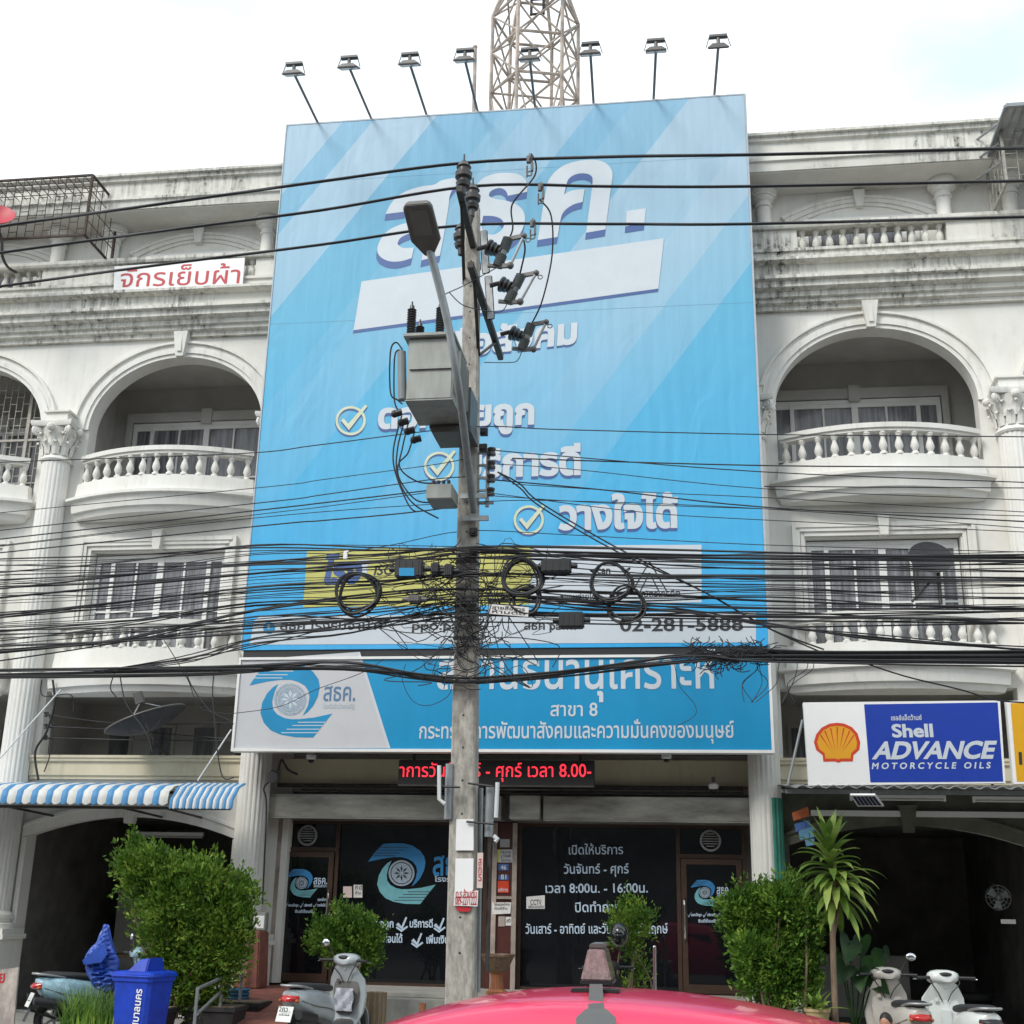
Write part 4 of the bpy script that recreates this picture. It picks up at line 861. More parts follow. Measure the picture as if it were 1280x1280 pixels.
# sewing sign, oil sign, amber sign, awnings
sw = thing('sewing_sign', 'white board with red hand painted Thai letters on the upper left balustrade', 'sign', tuple(P(225, 345, 0.62)))
g = G(); pts = [P(x, y, 0.60) for x, y in ((143, 333), (306, 322), (303, 357), (142, 366))]; g.loft([pts, [p + Vector((0, 0.03, 0)) for p in pts]]); g.build('board', 'board', sw)
q = G(); letter(q, 'จักรเย็บผ้า', P(149, 359, 0.60), P(299, 354, 0.60), 0.27, 0.004, lift=0.004); q.build('red_lettering', 'redink', sw)
sh = thing('oil_sign', 'white and royal blue motorcycle oil sign with yellow scallop shell over the right shop', 'sign', (5.65, -0.7, 3.3))
SF = lambda x, y: P(x, y, -0.7)
fr = [SF(1004, 878), SF(1250, 875.5), SF(1257, 979), SF(1011, 982)]
g = G(); g.loft([fr, [p + Vector((0, 0.12, 0)) for p in fr]]); g.build('sign_box', 'board', sh)
q = G(); flat(q, [SF(1080, 880.5), SF(1247, 878), SF(1254, 977), SF(1088, 978)], 0.003); q.build('blue_field', 'shellblue', sh)
cs = lambda u, v: P(920 + u / 3.556, 800 + v / 3.556, -0.7)
shell = [(448, 368), (480, 371), (515, 387), (540, 415), (552, 455), (548, 488), (522, 512), (519, 540), (468, 540), (456, 546), (440, 540), (388, 541), (385, 512), (357, 490), (346, 455), (356, 420), (380, 390), (415, 372)]
q = G(); flat(q, [cs(*p) for p in shell], 0.003); so2 = q.build('shell_emblem', 'shellred', sh)
inner = [(450 + (u - 450) * 0.86, 457 + (v - 457) * 0.84) for u, v in shell]
q = G(); flat(q, [cs(*p) for p in inner], 0.0045); q.build('shell_fill', 'shellyellow', so2)
q = G()
for k in range(7):
    a = math.radians(-62 + k * 20.6); e = (450 + math.sin(a) * 84, 455 - math.cos(a) * 68); s0 = (450 + math.sin(a) * 26 , 505 - math.cos(a) * 12); d = Vector((e[1] - s0[1], -(e[0] - s0[0]))).normalized()
    flat(q, [cs(s0[0], s0[1]), cs(e[0] + d.x * 3.4, e[1] + d.y * 3.4), cs(e[0] - d.x * 3.4, e[1] - d.y * 3.4)], 0.006)
q.build('shell_rays', 'shellred', so2)
q = G(); ltr('sign_lettering', 'printwhite', sh, 'เชลล์แอ็ดว้านซ์', cs(690, 357), cs(826, 355), 0.05, 0.02, lift=0.006); ltr('sign_lettering', 'printwhite', sh, 'Shell', cs(694, 431), cs(878, 429), 0.165, 0.035, lift=0.006, ref=0.69)
ltr('sign_lettering', 'printwhite', sh, 'M O T O R C Y C L E   O I L S', cs(603, 573), cs(1130, 570), 0.078, 0.03, 0.22, lift=0.006, ref=0.69)
ltr('sign_lettering', 'printwhite', sh, 'ADVANCE', cs(604, 527), cs(1142, 524), 0.215, 0.04, 0.35, lift=0.006, ref=0.69)
g = G()
for x0, x1 in ((4.5, 4.5), (6.8, 6.8)): g.tube([(x0, -0.56, 3.35), (x1, 0.6, 4.6)], 0.02); g.tube([(x0, -0.56, 4.3), (x1, 0.9, 4.4)], 0.02)
g.tube([P(1003, 900, -0.55), P(985, 980, -0.55)], 0.018)
g.build('bracket', 'pipe', sh, smooth=40)
am = thing('amber_sign', 'amber yellow shop sign with white edge at the right border', 'sign', (7.9, -0.7, 3.3))
fr = [SF(1258, 876), SF(1400, 874), SF(1406, 978), SF(1267, 980)]; g = G(); g.loft([fr, [p + Vector((0, 0.12, 0)) for p in fr]]); g.build('sign_box', 'board', am)
q = G(); flat(q, [SF(1263, 879), SF(1396, 877), SF(1402, 976), SF(1271, 977)], 0.003); q.build('amber_field', 'amber', am)
q = G(); flat(q, [SF(1273, 940), SF(1277, 940), SF(1278, 956), SF(1274, 956)], 0.005); flat(q, [SF(1284, 940), SF(1310, 940), SF(1311, 956), SF(1285, 956)], 0.005); q.build('sign_lettering', 'ink', am)
# corrugated canopy over the right shop
aw = thing('sheet_awning', 'grey corrugated metal awning under the oil sign', 'awning', (5.9, 0.2, 3.4))
g = G(); n = 160; x0, x1 = 4.08, 12.0; top = [[], []]
for i in range(n + 1):
    x = x0 + (x1 - x0) * i / n; dz = 0.022 * math.sin(i * PI / 2 * 1.0 + 0.4)
    top[0].append((x, -0.72, 3.30 + dz)); top[1].append((x, 0.99, 3.46 + dz))
vs = top[0] + top[1] + [(a, b, c - 0.012) for a, b, c in top[0] + top[1]]
m_ = n + 1; fs = []
for i in range(n): fs += [(i, i + 1, m_ + i + 1, m_ + i), (2 * m_ + i, 3 * m_ + i, 3 * m_ + i + 1, 2 * m_ + i + 1), (i, 2 * m_ + i, 2 * m_ + i + 1, i + 1)]
g.add(vs, fs); g.build('sheet', 'corr', aw)
g = G(); g.box(4.1, 12, -0.5, -0.44, 3.22, 3.27); g.box(4.1, 12, 0.3, 0.36, 3.30, 3.35); g.build('purlin', 'pipe', aw)
g = G(); g.box(4.55, 12, 0.86, 0.93, 3.02, 3.10); g.build('rail', 'whitepaint', aw)
for a, b, z, lb in ((4.98, 6.25, 3.17, 'unlit fluorescent batten under the corrugated awning, left one'), (6.6, 7.9, 3.16, 'unlit fluorescent batten under the corrugated awning, cut by right border')):
    t = thing('batten_light', lb, 'lamp', (a, -0.2, z)); g = G(); g.box(a, b, -0.25, -0.20, z + 0.02, z + 0.06); g.box(a, a + 0.03, -0.24, -0.21, z - 0.02, z + 0.02); g.box(b - 0.03, b, -0.24, -0.21, z - 0.02, z + 0.02); g.build('housing', 'board', t)
    g = G(); g.cyl((a + 0.03, -0.225, z), (b - 0.03, -0.225, z), 0.014); g.build('tube', 'tube', t, smooth=50); g = G(); g.box(a + 0.2, a + 0.21, -0.23, -0.22, z + 0.06, 3.30); g.box(b - 0.21, b - 0.2, -0.23, -0.22, z + 0.06, 3.30); g.build('hanger', 'darksteel', t)
sp = thing('solar_lamp', 'small tilted solar panel lamp hanging under the corrugated awning', 'solar lamp', tuple(P(1082, 1000, -0.62)))
A, B, C_, D_ = (P(x, y, yy) for x, y, yy in ((1063, 994, -0.80), (1094, 994, -0.80), (1105, 1008, -0.50), (1072, 1008, -0.50)))
nn = (B - A).cross(D_ - A).normalized(); nn = nn if nn.z < 0 else -nn
g = G(); g.loft([[A, B, C_, D_], [p - nn * 0.025 for p in (A, B, C_, D_)]]); g.build('frame', 'board', sp)
L2 = lambda s, t: A.lerp(B, s).lerp(D_.lerp(C_, s), t)
for k in range(6):
    q = G(); a, b = 0.06 + k * 0.15, 0.06 + k * 0.15 + 0.125; q.loft([[L2(a, .1) + nn * .001, L2(b, .1) + nn * .001, L2(b, .9) + nn * .001, L2(a, .9) + nn * .001], [L2(a, .1) + nn * .004, L2(b, .1) + nn * .004, L2(b, .9) + nn * .004, L2(a, .9) + nn * .004]]); q.build('cell', 'solar', sp)
g = G(); g.tube([L2(.3, 0.1) - nn * .03, L2(.3, 0.1) + Vector((0, 0, .14))], 0.006); g.tube([L2(.6, 0.9) - nn * .03, L2(.6, .9) + Vector((0, 0, .2))], 0.006); g.build('wire', 'black', sp)

# blue and white striped canopy, curved like a quarter barrel
at = thing('striped_awning', 'blue and white striped curved awning over the left shop', 'awning', (-6, 0.2, 3.0))
gb, gw2 = G(), G()
prof = [(0.985, 3.36), (0.5, 3.35), (0.0, 3.325), (-0.4, 3.26), (-0.57, 3.17), (-0.60, 3.06), (-0.60, 3.0)]
def strip(g, x0, x1, pr, sc=0.03):
    k = 5; rows = []
    for (y, z) in pr: rows.append([(x0 + (x1 - x0) * i / k, y - 0.012 * math.sin(PI * i / k), z + 0.012 * math.sin(PI * i / k)) for i in range(k + 1)])
    y, z = pr[-1]; rows.append([(x0 + (x1 - x0) * i / k, y - 0.012 * math.sin(PI * i / k), z - sc * math.sin(PI * i / k)) for i in range(k + 1)])
    n = k + 1; vs = [p for r in rows for p in r]; m = len(vs); vs += [(a, b + 0.006, c - 0.006) for a, b, c in vs]; fs = []
    for i in range(len(rows) - 1):
        for j in range(k): q = (i * n + j, i * n + j + 1, (i + 1) * n + j + 1, (i + 1) * n + j); fs += [q, tuple(a + m for a in q[::-1])]
    g.add(vs, fs)
W = 0.107; x = -4.68; k = 0
while x > -12.0:
    strip(gw2 if k % 2 == 0 else gb, x - W * (1.25 if k % 2 == 0 else 0.95), x, prof); x -= W * (1.25 if k % 2 == 0 else 0.95); k += 1
x = -4.66; k = 0
prof2 = [(-0.1, 3.33), (-0.35, 3.25), (-0.57, 3.06), (-0.585, 2.94)]
while x < -4.12 + 0.38:
    strip(gb if k % 2 == 0 else gw2, x, x + 0.0505, prof2, 0.012); x += 0.0505; k += 1
gb.build('blue_stripes', 'awblue', at, smooth=50); gw2.build('white_stripes', 'awwhite', at, smooth=50)
g = G(); g.box(-12, -3.76, -0.52, -0.48, 2.92, 2.96); g.box(-12, -4.7, 0.2, 0.24, 3.20, 3.24)
for xx in (-11, -9, -7.2, -5.4, -4.75): g.tube([(xx, -0.5, 2.94), (xx, 0.99, 2.9)], 0.018)
g.build('frame', 'darksteel', at)
for a, b, l in (((983, 0), (0, 0), ''),):
    pass
st = thing('awning_stay', 'thin white stay rod slanting from the blue sign to the striped awning', 'stay rod'); st.location = P(268, 945, 0.2)
g = G(); g.tube([P(289, 912, 0.1), P(247, 976, -0.1)], 0.012); g.build('rod', 'pvc', st, smooth=40)
st = thing('awning_stay', 'thin white stay rod slanting up left of the grey satellite dish', 'stay rod'); st.location = P(40, 900, 0.2)
g = G(); g.tube([P(76, 862, 0.5), P(0, 948, -0.2)], 0.012); g.build('rod', 'pvc', st, smooth=40)

# floodlights along the top edge of the billboard
FL = [(398, 155, 367, 91), (464, 148, 436, 83), (533, 143, 512, 79), (597, 139, 581, 74), (669, 135, 662, 73), (742, 130, 738, 66), (817, 124, 820, 62), (893, 118, 898, 57)]
names = ['leftmost floodlight on the billboard top', 'second floodlight from the left on the billboard top', 'third floodlight from the left on the billboard top', 'fourth floodlight from the left, beside the thin mast', 'floodlight standing in front of the lattice tower', 'floodlight just right of the lattice tower', 'second floodlight from the right on the billboard top', 'rightmost floodlight with its lens turned to view']
for (bx, by, hx, hy), lb in zip(FL, names):
    Yh = -1.5; b = P(bx, by, 0.1); h = P(hx, hy, Yh)
    t = thing('floodlight', lb, 'floodlight', tuple(b), 0, 'floodlights along the billboard top')
    g = G(); g.tube([b, h], 0.023); g.tube([h, h + Vector((0, 0, 0.16))], 0.03); g.build('arm', 'lampgrey', t, smooth=40)
    R = Matrix.Rotation(math.radians(28 if hx < 850 else 40), 3, 'X')
    g = G(); top = [h + R @ Vector((a * 0.09, c * 0.075, 0.04)) for a, c in ((-1, -1), (1, -1), (1, 1), (-1, 1))]; bot = [h + R @ Vector((a * 0.165, c * 0.12, -0.015)) for a, c in ((-1, -1), (1, -1), (1, 1), (-1, 1))]; rim = [h + R @ Vector((a * 0.165, c * 0.12, -0.035)) for a, c in ((-1, -1), (1, -1), (1, 1), (-1, 1))]
    g.loft([top, bot, rim]); g.build('lamp_head', 'lampgrey', t)
    g = G(); g.loft([[h + R @ Vector((a * 0.15, c * 0.105, z)) for a, c in ((-1, -1), (1, -1), (1, 1), (-1, 1))] for z in (-0.037, -0.042)]); g.build('lens', 'porcgrey', t)
    g = G(); g.box(h.x - 0.14, h.x + 0.14, h.y - 0.04, h.y + 0.04, h.z + 0.15, h.z + 0.19); g.build('ballast', 'lampgrey', t)
    g = G()
    for sx in (-1, 1): g.tube([h + Vector((sx * 0.14, 0, 0.17)), h + Vector((sx * 0.19, 0, -0.02))], 0.008)
    g.build('bracket', 'lampgrey', t)
t = thing('mast', 'thin rusty mast behind the fourth floodlight', 'mast', tuple(P(592, 140, 0.5)))
g = G(); g.tube([P(592, 150, 0.6), P(594, 60, 0.6)], 0.035); g.ball(P(594, 59, 0.6), 0.045); g.build('pole', 'rustst', t, smooth=40)
# lattice tower on the roof
lt = thing('lattice_tower', 'rusty white lattice steel tower rising behind the billboard', 'tower', (0.3, 5.0, 14.27))
cxx, cyy = P(669, 70, 5.0).x, 5.0
zr = [14.2] + [P(669, y, 5.0).z for y in (121, 71, 26)]
def corner(i, z):
    k = 1.0 if z <= zr[3] + 0.01 else max(0.2, 1 - (z - zr[3]) * 0.32); a = math.radians(i * 60 + 14)
    return Vector((cxx + math.cos(a) * 0.97 * k, cyy + math.sin(a) * 0.97 * k, z))
zt = [zr[3] + 0.95, zr[3] + 1.9]; zs = zr + zt
g = G()
for i in range(6):
    g.tube([corner(i, z) for z in zs], 0.045, 6)
    j = (i + 1) % 6
    for q, (a, b) in enumerate(zip(zs, zs[1:])):
        g.tube([corner(i, b), corner(j, b)], 0.034, 6); g.tube([corner(i, a), corner(j, b)], 0.024, 6); g.tube([corner(j, a), corner(i, b)], 0.024, 6)
for z in zs[1:2]:
    for i in range(3): g.tube([corner(i, z), corner(i + 3, z)], 0.026, 6)
g.build('lattice', 'rustst', lt, smooth=40)
g = G(); zb = zr[3] + 0.12
for x in (-0.1, 0.18): g.tube([(cxx + x, cyy - 0.05, zb), (cxx + x, cyy - 0.05, zb + 2)], 0.035, 6)
for k in range(5): g.tube([(cxx - 0.1, cyy - 0.05, zb + 0.02 + k * 0.4), (cxx + 0.18, cyy - 0.05, zb + 0.02 + k * 0.4)], 0.03, 6)
g.build('ladder', 'darksteel', lt)
# ------------------------------------------------------------------ the concrete pole and what hangs on it
YP = -4.2
pole = thing('utility_pole', 'grey brown concrete utility pole standing in front of the billboard', 'utility pole', (0.36, YP, 0))
def pc(z): return Vector((0.365 - 0.0165 * z, YP, z))
g = G()
rings = []
for z, hx in ((0.003, 0.16), (10.3, 0.086)):
    c = pc(z); b = 0.02; rings.append([c + Vector(v) for v in ((-hx + b, -hx, 0), (hx - b, -hx, 0), (hx, -hx + b, 0), (hx, hx - b, 0), (hx - b, hx, 0), (-hx + b, hx, 0), (-hx, hx - b, 0), (-hx, -hx + b, 0))])
g.loft(rings); post = g.build('post', 'concrete', pole)
g = G()
for k in range(26):
    z = 1.2 + k * 0.36; c = pc(z); hx = 0.16 - 0.0072 * z; g.cyl(c + Vector((0.0, -hx + 0.004, 0)), c + Vector((0.0, -hx - 0.003, 0)), 0.012, 8)
g.build('bolt_hole', 'blackp', post)
UA0, UA1 = P(574, 238, -5.6), P(599, 302, -3.7); UA0.z = UA1.z = 9.70
g = G(); g.bar(UA0, UA1, 0.075, 0.09); g.build('crossarm', 'darksteel', pole, bevel=0.008)
ARM0, ARM1 = P(588, 328, -5.3), P(626, 446, -2.7); ARM0.z = ARM1.z = 8.86
g = G(); g.bar(ARM0, ARM1, 0.075, 0.09); g.build('crossarm', 'darksteel', pole, bevel=0.008)
for z0, arm0, arm1, dx in ((9.2, UA0, UA1, -0.1), (8.2, ARM0, ARM1, 0.1)):
    for f in (0.12, 0.78): g = G(); g.bar(pc(z0) + Vector((dx, 0, 0)), arm0.lerp(arm1, f) - Vector((0, 0, 0.05)), 0.04, 0.02); g.build('brace', 'darksteel', pole)
INS = [(0.035, 0), (0.04, 0.10), (0.075, 0.11), (0.09, 0.16), (0.06, 0.18), (0.06, 0.21), (0.10, 0.23), (0.105, 0.29), (0.07, 0.31), (0.07, 0.35), (0.09, 0.37), (0.07, 0.41), (0.04, 0.43), (0.03, 0.46), (0.012, 0.465), (0.012, 0.55)]
PIN = []
for px, py, y in ((580, 205, -5.5), (591, 234, -4.72), (577, 283, -4.05)):
    top = P(px, py, y); b = top - Vector((0, 0, 0.42)); PIN.append(top)
    g = G(); g.slot = 0; g.lathe([(r, z) for r, z in INS], b, 16); ii = g.build('insulator', 'porc', pole, smooth=35)
    g = G(); ap = UA0.lerp(UA1, (y - UA0.y) / (UA1.y - UA0.y)); g.tube([b + Vector((0, 0, 0.01)), ap.lerp(b, 0.3), ap], 0.028); g.build('insulator_pin', 'darksteel', ii, smooth=40)
# post insulators on the lower arm that carry the fuse cut-outs
CUT = [((635, 299), (622, 333), -4.95, 'uppermost grey ribbed fuse cutout right of the pole'), ((651, 345), (635, 378), -4.3, 'middle grey ribbed fuse cutout right of the pole'), ((664, 406), (652, 437), -3.6, 'lowest grey ribbed fuse cutout right of the pole, over the slogan')]
for (ta, ba, y, lb) in CUT:
    a, b = P(ta[0], ta[1], y), P(ba[0], ba[1], y)
    s = P(ta[0] - 27, ta[1] + 9, y); e = P(ta[0] - 4, ta[1] + 18, y)
    g = G(); d = (e - s)
    for k in range(4): g.cyl(s + d * (0.1 + 0.2 * k), s + d * (0.2 + 0.2 * k), 0.10 - 0.012 * k, 16)
    g.tube([s, e], 0.035); g.tube([s, Vector((s.x - 0.12, s.y, s.z - 0.03))], 0.03); g.build('insulator', 'porc', pole, smooth=35)
    t = thing('fuse_cutout', lb, 'fuse cutout', tuple((a + b) / 2), 0, 'fuse cutouts on the pole')
    g = G(); ax = b - a; n = 15; pr = []
    pts = [a + ax * (i / (2 * n)) for i in range(2 * n + 1)]; rr = [0.05 if i % 2 else 0.068 for i in range(2 * n + 1)]; rr[n] = rr[n - 1] = rr[n + 1] = 0.05
    g.tube(pts, rr, 12); g.build('insulator_body', 'porcgrey', t, smooth=30)
    r = Vector((0.20, -0.04, 0.01)); a2 = a + r; b2 = b + Vector((0.16, -0.04, -0.02))
    g = G(); g.bar(a, a2, 0.035, 0.05); g.bar(b, b2, 0.035, 0.05); g.ball(a2, 0.04, n=8, m=6); g.ball(b2, 0.045, n=8, m=6); g.bar(b + Vector((-.12, 0, .02)), b + Vector((0.02, 0, 0.0)), 0.04); g.torus(a2 + Vector((0.05, 0, -0.06)), 0.028, 0.007, n=12, m=5); g.build('contacts', 'lampgrey', t, smooth=40)
    g = G(); g.tube([a2, b2], 0.018); g.build('fuse_tube', 'pipe', t, smooth=40)
    g = G(); q = P(ta[0] + 26, ta[1] + 2, y); 
def wire(name, label, cat, pts, r, group=None, k=6, n=6, m='black', **kw):
    g = G(); g.tube(smoothpath(pts, k), r * (0.88 if cat == 'cable' else 1), n); o = g.build(name, m, smooth=60); tag(o, label, cat, group); return o
PX = lambda lst, y: [P(a, b, y) for a, b in lst]
# grey plates beside the arm
g = G()
for px, py, y in ((606, 315, -4.4), (612, 372, -4.2)):
    c = P(px, py, y); g.lathe([(0.06, 0), (0.06, 0.0)], c, 4) if False else g.obox(c, (0.10, 0.02, 0.62), Matrix.Rotation(-0.08, 3, 'Y'))
g.build('mounting_plate', 'steel', pole, bevel=0.01)
def runon(w, left, right):
    'lets a cable that leaves the picture run on along the street to the next pole'
    for end, go in ((0, left), (-1, right)):
        if go:
            p = w[end]; q = w[1 if end == 0 else -2]; s = (p - q); s = s / max(0.3, abs(s.x)); far = [p + Vector((math.copysign(L, s.x), 0, max(-0.35, min(0.35, s.z)) * min(L, 7 + (L - 7) * 0.5))) for L in (1.5, 7, 15)]
            w = far[::-1] + w if end == 0 else w + far
    return w
# high voltage lines: across the street front, over the pin insulators
hv = [((-60, 296), (0, 283), (200, 255), (400, 227)), ((-60, 327), (0, 316), (200, 289), (400, 263)), ((-60, 368), (0, 358), (200, 331), (400, 306))]
hr = [((760, 196), (960, 193), (1280, 185), (1400, 183)), ((760, 233), (930, 233), (1280, 226), (1400, 224)), ((760, 280), (930, 280), (1280, 271), (1400, 269))]
for i, (l, r) in enumerate(zip(hv, hr)):
    y = (-5.5, -4.72, -4.05)[i]; tp = PIN[i] + Vector((0, 0, 0.015))
    wire('power_line', ['topmost thick power line across the billboard', 'middle thick power line across the billboard', 'third thick power line, just under the middle one, crossing the big letters'][i], 'power line', runon(PX(l, y) + [tp] + PX(r, y), True, True), 0.019, 'high voltage lines')
# jumpers from the lines down to the cut-outs
for i, (pts, lb) in enumerate(((((664, 192, -5.5), (670, 205, -5.4), (667, 222, -5.3), (645, 248, -5.2), (639, 262, -5.1), (641, 285, -5.0), (636, 299, -4.95)), 'curved jumper wire from the topmost power line to the uppermost fuse cutout'),
                          (((675, 250, -4.7), (689, 270, -4.5), (690, 320, -4.2), (678, 375, -3.9), (665, 404, -3.6)), 'long curved jumper wire hanging from the middle power line'),
                          (((655, 301, -4.9), (656, 315, -4.7), (650, 342, -4.3)), 'short jumper wire between the two upper fuse cutouts'))):
    wire('jumper_wire', lb, 'wire', [P(*p) for p in pts], 0.011)
for (px, py, y, lb) in ((662, 205, -5.5, 'metal tap clamp on the topmost power line'), (676, 240, -4.72, 'metal tap clamp on the middle power line'), (666, 285, -4.05, 'metal tap clamp on the third power line')):
    c = P(px, py, y); t = thing('line_clamp', lb, 'clamp', tuple(c)); g = G(); g.obox(c + Vector((0, 0, 0.06)), (0.07, 0.05, 0.09)); g.obox(c + Vector((0.03, 0, -0.04)), (0.03, 0.04, 0.12)); g.tube([c + Vector((-.03, 0, -0.02)), c + Vector((-.03, 0, -0.18))], 0.012); g.build('jaws', 'lampgrey', t, bevel=0.008)
    g = G(); g.torus(c + Vector((0, 0, 0.08)), 0.05, 0.012, (1, 0.3, 0), n=14, m=6); g.torus(c + Vector((0.0, 0, -0.13)), 0.03, 0.01, n=12, m=6); g.build('ring', 'lampgrey', t, smooth=40)
wire('tie_wire', 'thin wire from the uppermost fuse cutout down left to the transformer top', 'wire', [P(622, 334, -4.9), P(600, 346, -5.0), P(580, 357, -5.2), P(560, 366, -5.5), P(549, 372, -5.6)], 0.006)
wire('tie_wire', 'thin wire from the middle fuse cutout looping left behind the lamp arm', 'wire', [P(634, 380, -4.3), P(625, 390, -4.5), P(600, 387, -4.9), P(578, 381, -5.2), P(562, 366, -5.4)], 0.006)
wire('tie_wire', 'thin wire from the lowest fuse cutout running to the pole', 'wire', [P(652, 440, -3.6), P(648, 449, -3.7), P(640, 453, -3.8), P(605, 453, -4.1)], 0.006)

# transformer
tr = thing('transformer', 'grey green pole transformer with ribbed bushings on the left of the pole', 'transformer', (-0.05, -5.2, 7.05))
x0, x1 = P(508, 480, -5.6).x, P(565, 480, -5.6).x; zb, zt = P(530, 499, -5.6).z, P(530, 423, -5.6).z
g = G(); g.box(x0, x1, -5.6, -4.86, zb, zt); tk = g.build('tank', 'trafo', tr, bevel=0.012)
g = G(); zm = P(530, 460, -5.6).z; g.box(x0 + 0.03, x1 + 0.004, -5.625, -5.602, zm - 0.02, zm + 0.015); g.box(x0 - 0.006, x1 + 0.012, -5.606, -4.85, zb - 0.015, zb - 0.002); g.build('weld_rib', 'trafo', tk)
g = G(); g.box(x0 - 0.05, x1 + 0.02, -5.66, -4.82, zt + 0.002, zt + 0.05); g.build('lid', 'trafo', tr, bevel=0.01)
g = G(); g.box(x0 + 0.12, x1 + 0.08, -4.858, -4.36, zb - 0.05, zb + 0.45); g.box(x0 + 0.16, x1 + 0.1, -4.9, -4.37, zb - 0.12, zb - 0.052); g.build('mounting_bracket', 'lampgrey', tr)
g = G()
for k in range(7): g.box(x1 + 0.002, x1 + 0.07, -5.5 + k * 0.09, -5.49 + k * 0.09, zb + 0.1, zt - 0.12)
g.build('cooling_fins', 'trafo', tr)
for px, y, h in ((514, -5.5, 0.42), (525, -5.2, 0.34), (550, -5.5, 0.42)):
    b = P(px, 410, y); b.z = zt + 0.05; g = G(); n = 11; pr = [(0.04, 0), (0.05, 0.03)]
    for k in range(n): pr += [(0.033, 0.04 + (h - 0.08) * k / n), (0.055, 0.04 + (h - 0.08) * (k + 0.4) / n), (0.033, 0.04 + (h - 0.08) * (k + 0.6) / n)]
    pr += [(0.03, h - 0.03), (0.025, h), (0.01, h + 0.01), (0.01, h + 0.05)]
    g.lathe(pr, b, 12); g.build('bushing', 'porc', tr, smooth=30)
g = G(); c = P(500, 515, -5.5)
for k in range(4): q = c + Vector((0.02 + 0.05 * k, 0.12 * k, -0.06 * k)); g.cyl(q, q + Vector((-0.08, 0, -0.02)), 0.04, 10); g.ball(q + Vector((-.08, 0, -.02)), 0.045, n=8, m=6)
g.build('low_voltage_terminals', 'blackp', tr, smooth=40)
g = G(); g.cyl(P(502, 440, -5.55), P(503, 500, -5.55), 0.05, 12); g.build('surge_arrester', 'porcgrey', tr, smooth=40)
for i, pts in enumerate((((503, 437), (495, 428), (488, 440), (488, 490), (497, 500), (503, 505)), ((504, 440), (497, 438), (493, 450), (493, 500), (500, 516)), ((502, 520), (492, 560), (494, 590), (510, 630), (520, 640)), ((506, 525), (497, 560), (497, 595), (515, 628), (548, 648)), ((510, 530), (503, 560), (500, 585), (522, 602), (548, 604)), ((518, 540), (510, 566), (498, 580), (500, 600), (520, 625), (545, 628)))):
    wire('lead_cable', 'black cable curling down the left side of the transformer', 'cable', PX(pts, -5.3 + 0.15 * i), 0.011, 'leads of the transformer')

# street lamp on its own slanting arm
sl = thing('street_lamp', 'grey LED street lamp on a slanting tube arm fixed to the pole', 'street lamp', tuple(P(590, 640, -4.4)))
a0, a1 = P(592, 640, -4.40), P(537, 312, -6.2)
g = G(); g.tube(smoothpath([a0, P(585, 580, -4.9), P(574, 490, -5.75), P(559, 400, -6.0), a1], 5), 0.045, 12); g.build('arm', 'pipe', sl, smooth=40)
L0, L1 = P(537, 318, -6.15), P(521, 254, -6.78); d = (L1 - L0); Ld = d.length; d.normalize(); sd = d.cross(Vector((0, 0, 1))).normalized(); upv = sd.cross(d)
def lampring(t, hw, z0, z1): c = L0 + d * Ld * t; return [c + sd * -hw + upv * z0, c + sd * -hw * 0.8 + upv * z1, c + sd * hw * 0.8 + upv * z1, c + sd * hw + upv * z0, c + sd * hw * 0.92 + upv * (z0 - 0.03), c - sd * hw * 0.92 + upv * (z0 - 0.03)]
g = G(); g.loft([lampring(0, 0.05, 0, 0.06), lampring(0.05, 0.07, 0, 0.08), lampring(0.3, 0.17, 0, 0.10), lampring(0.93, 0.165, 0, 0.07), lampring(1.0, 0.13, 0.01, 0.05)]); g.build('lamp_head', 'lampgrey', sl, bevel=0.008)
g = G(); pts = []
for t, s in ((0.42, -1), (0.42, 1), (0.9, 1), (0.9, -1)): pts.append(L0 + d * Ld * t + sd * 0.105 * s - upv * 0.036)
g.loft([pts, [p + upv * 0.012 for p in pts]]); g.build('lens', 'lamplens', sl)
g = G(); g.obox(P(592, 620, -4.37), (0.32, 0.03, 0.06)); g.obox(P(594, 648, -4.37), (0.32, 0.03, 0.06)); g.build('clamp', 'steel', sl)
# low voltage rack, small box, brackets on the pole
g = G(); c0 = P(611, 562, YP + 0.02); c1 = P(616, 634, YP + 0.02); g.box(c0.x - 0.02, c0.x + 0.02, YP - 0.03, YP + 0.03, c1.z, c0.z)
for k in range(5): z = c0.z - 0.05 - k * 0.16; g.box(pc(z).x + 0.08, c0.x + 0.08, YP - 0.02, YP + 0.02, z - 0.012, z + 0.012)
g.build('rack', 'steel', pole)
for k in range(4):
    z = c0.z - 0.06 - k * 0.17; g = G(); g.lathe([(0.03, -0.05), (0.05, -0.045), (0.05, -0.02), (0.035, 0), (0.05, 0.02), (0.05, 0.045), (0.03, 0.05)], (c0.x + 0.05, YP - 0.06, z), 12); g.build('spool_insulator', 'porc', pole, smooth=40)
bx = thing('service_box', 'small grey tin box on the left side of the pole under the transformer', 'box', tuple(P(555, 620, -4.7)))
g = G(); c = P(553, 618, -4.75); g.box(c.x - 0.16, c.x + 0.14, -4.9, -4.5, c.z - 0.10, c.z + 0.08); g.build('case', 'trafo', bx, bevel=0.01)
g = G(); 
for k in range(4): g.cyl(c + Vector((-0.1 + k * 0.06, -0.05, 0.08)), c + Vector((-0.1 + k * 0.06, -0.05, 0.15)), 0.02)
g.build('gland', 'blackp', bx)
g = G()
for px, py in ((592, 665), (592, 690), (605, 540), (604, 560)): q = P(px, py, YP - 0.14); g.obox(q, (0.09, 0.06, 0.09)); g.cyl(q, q + Vector((0, -0.06, 0)), 0.03)
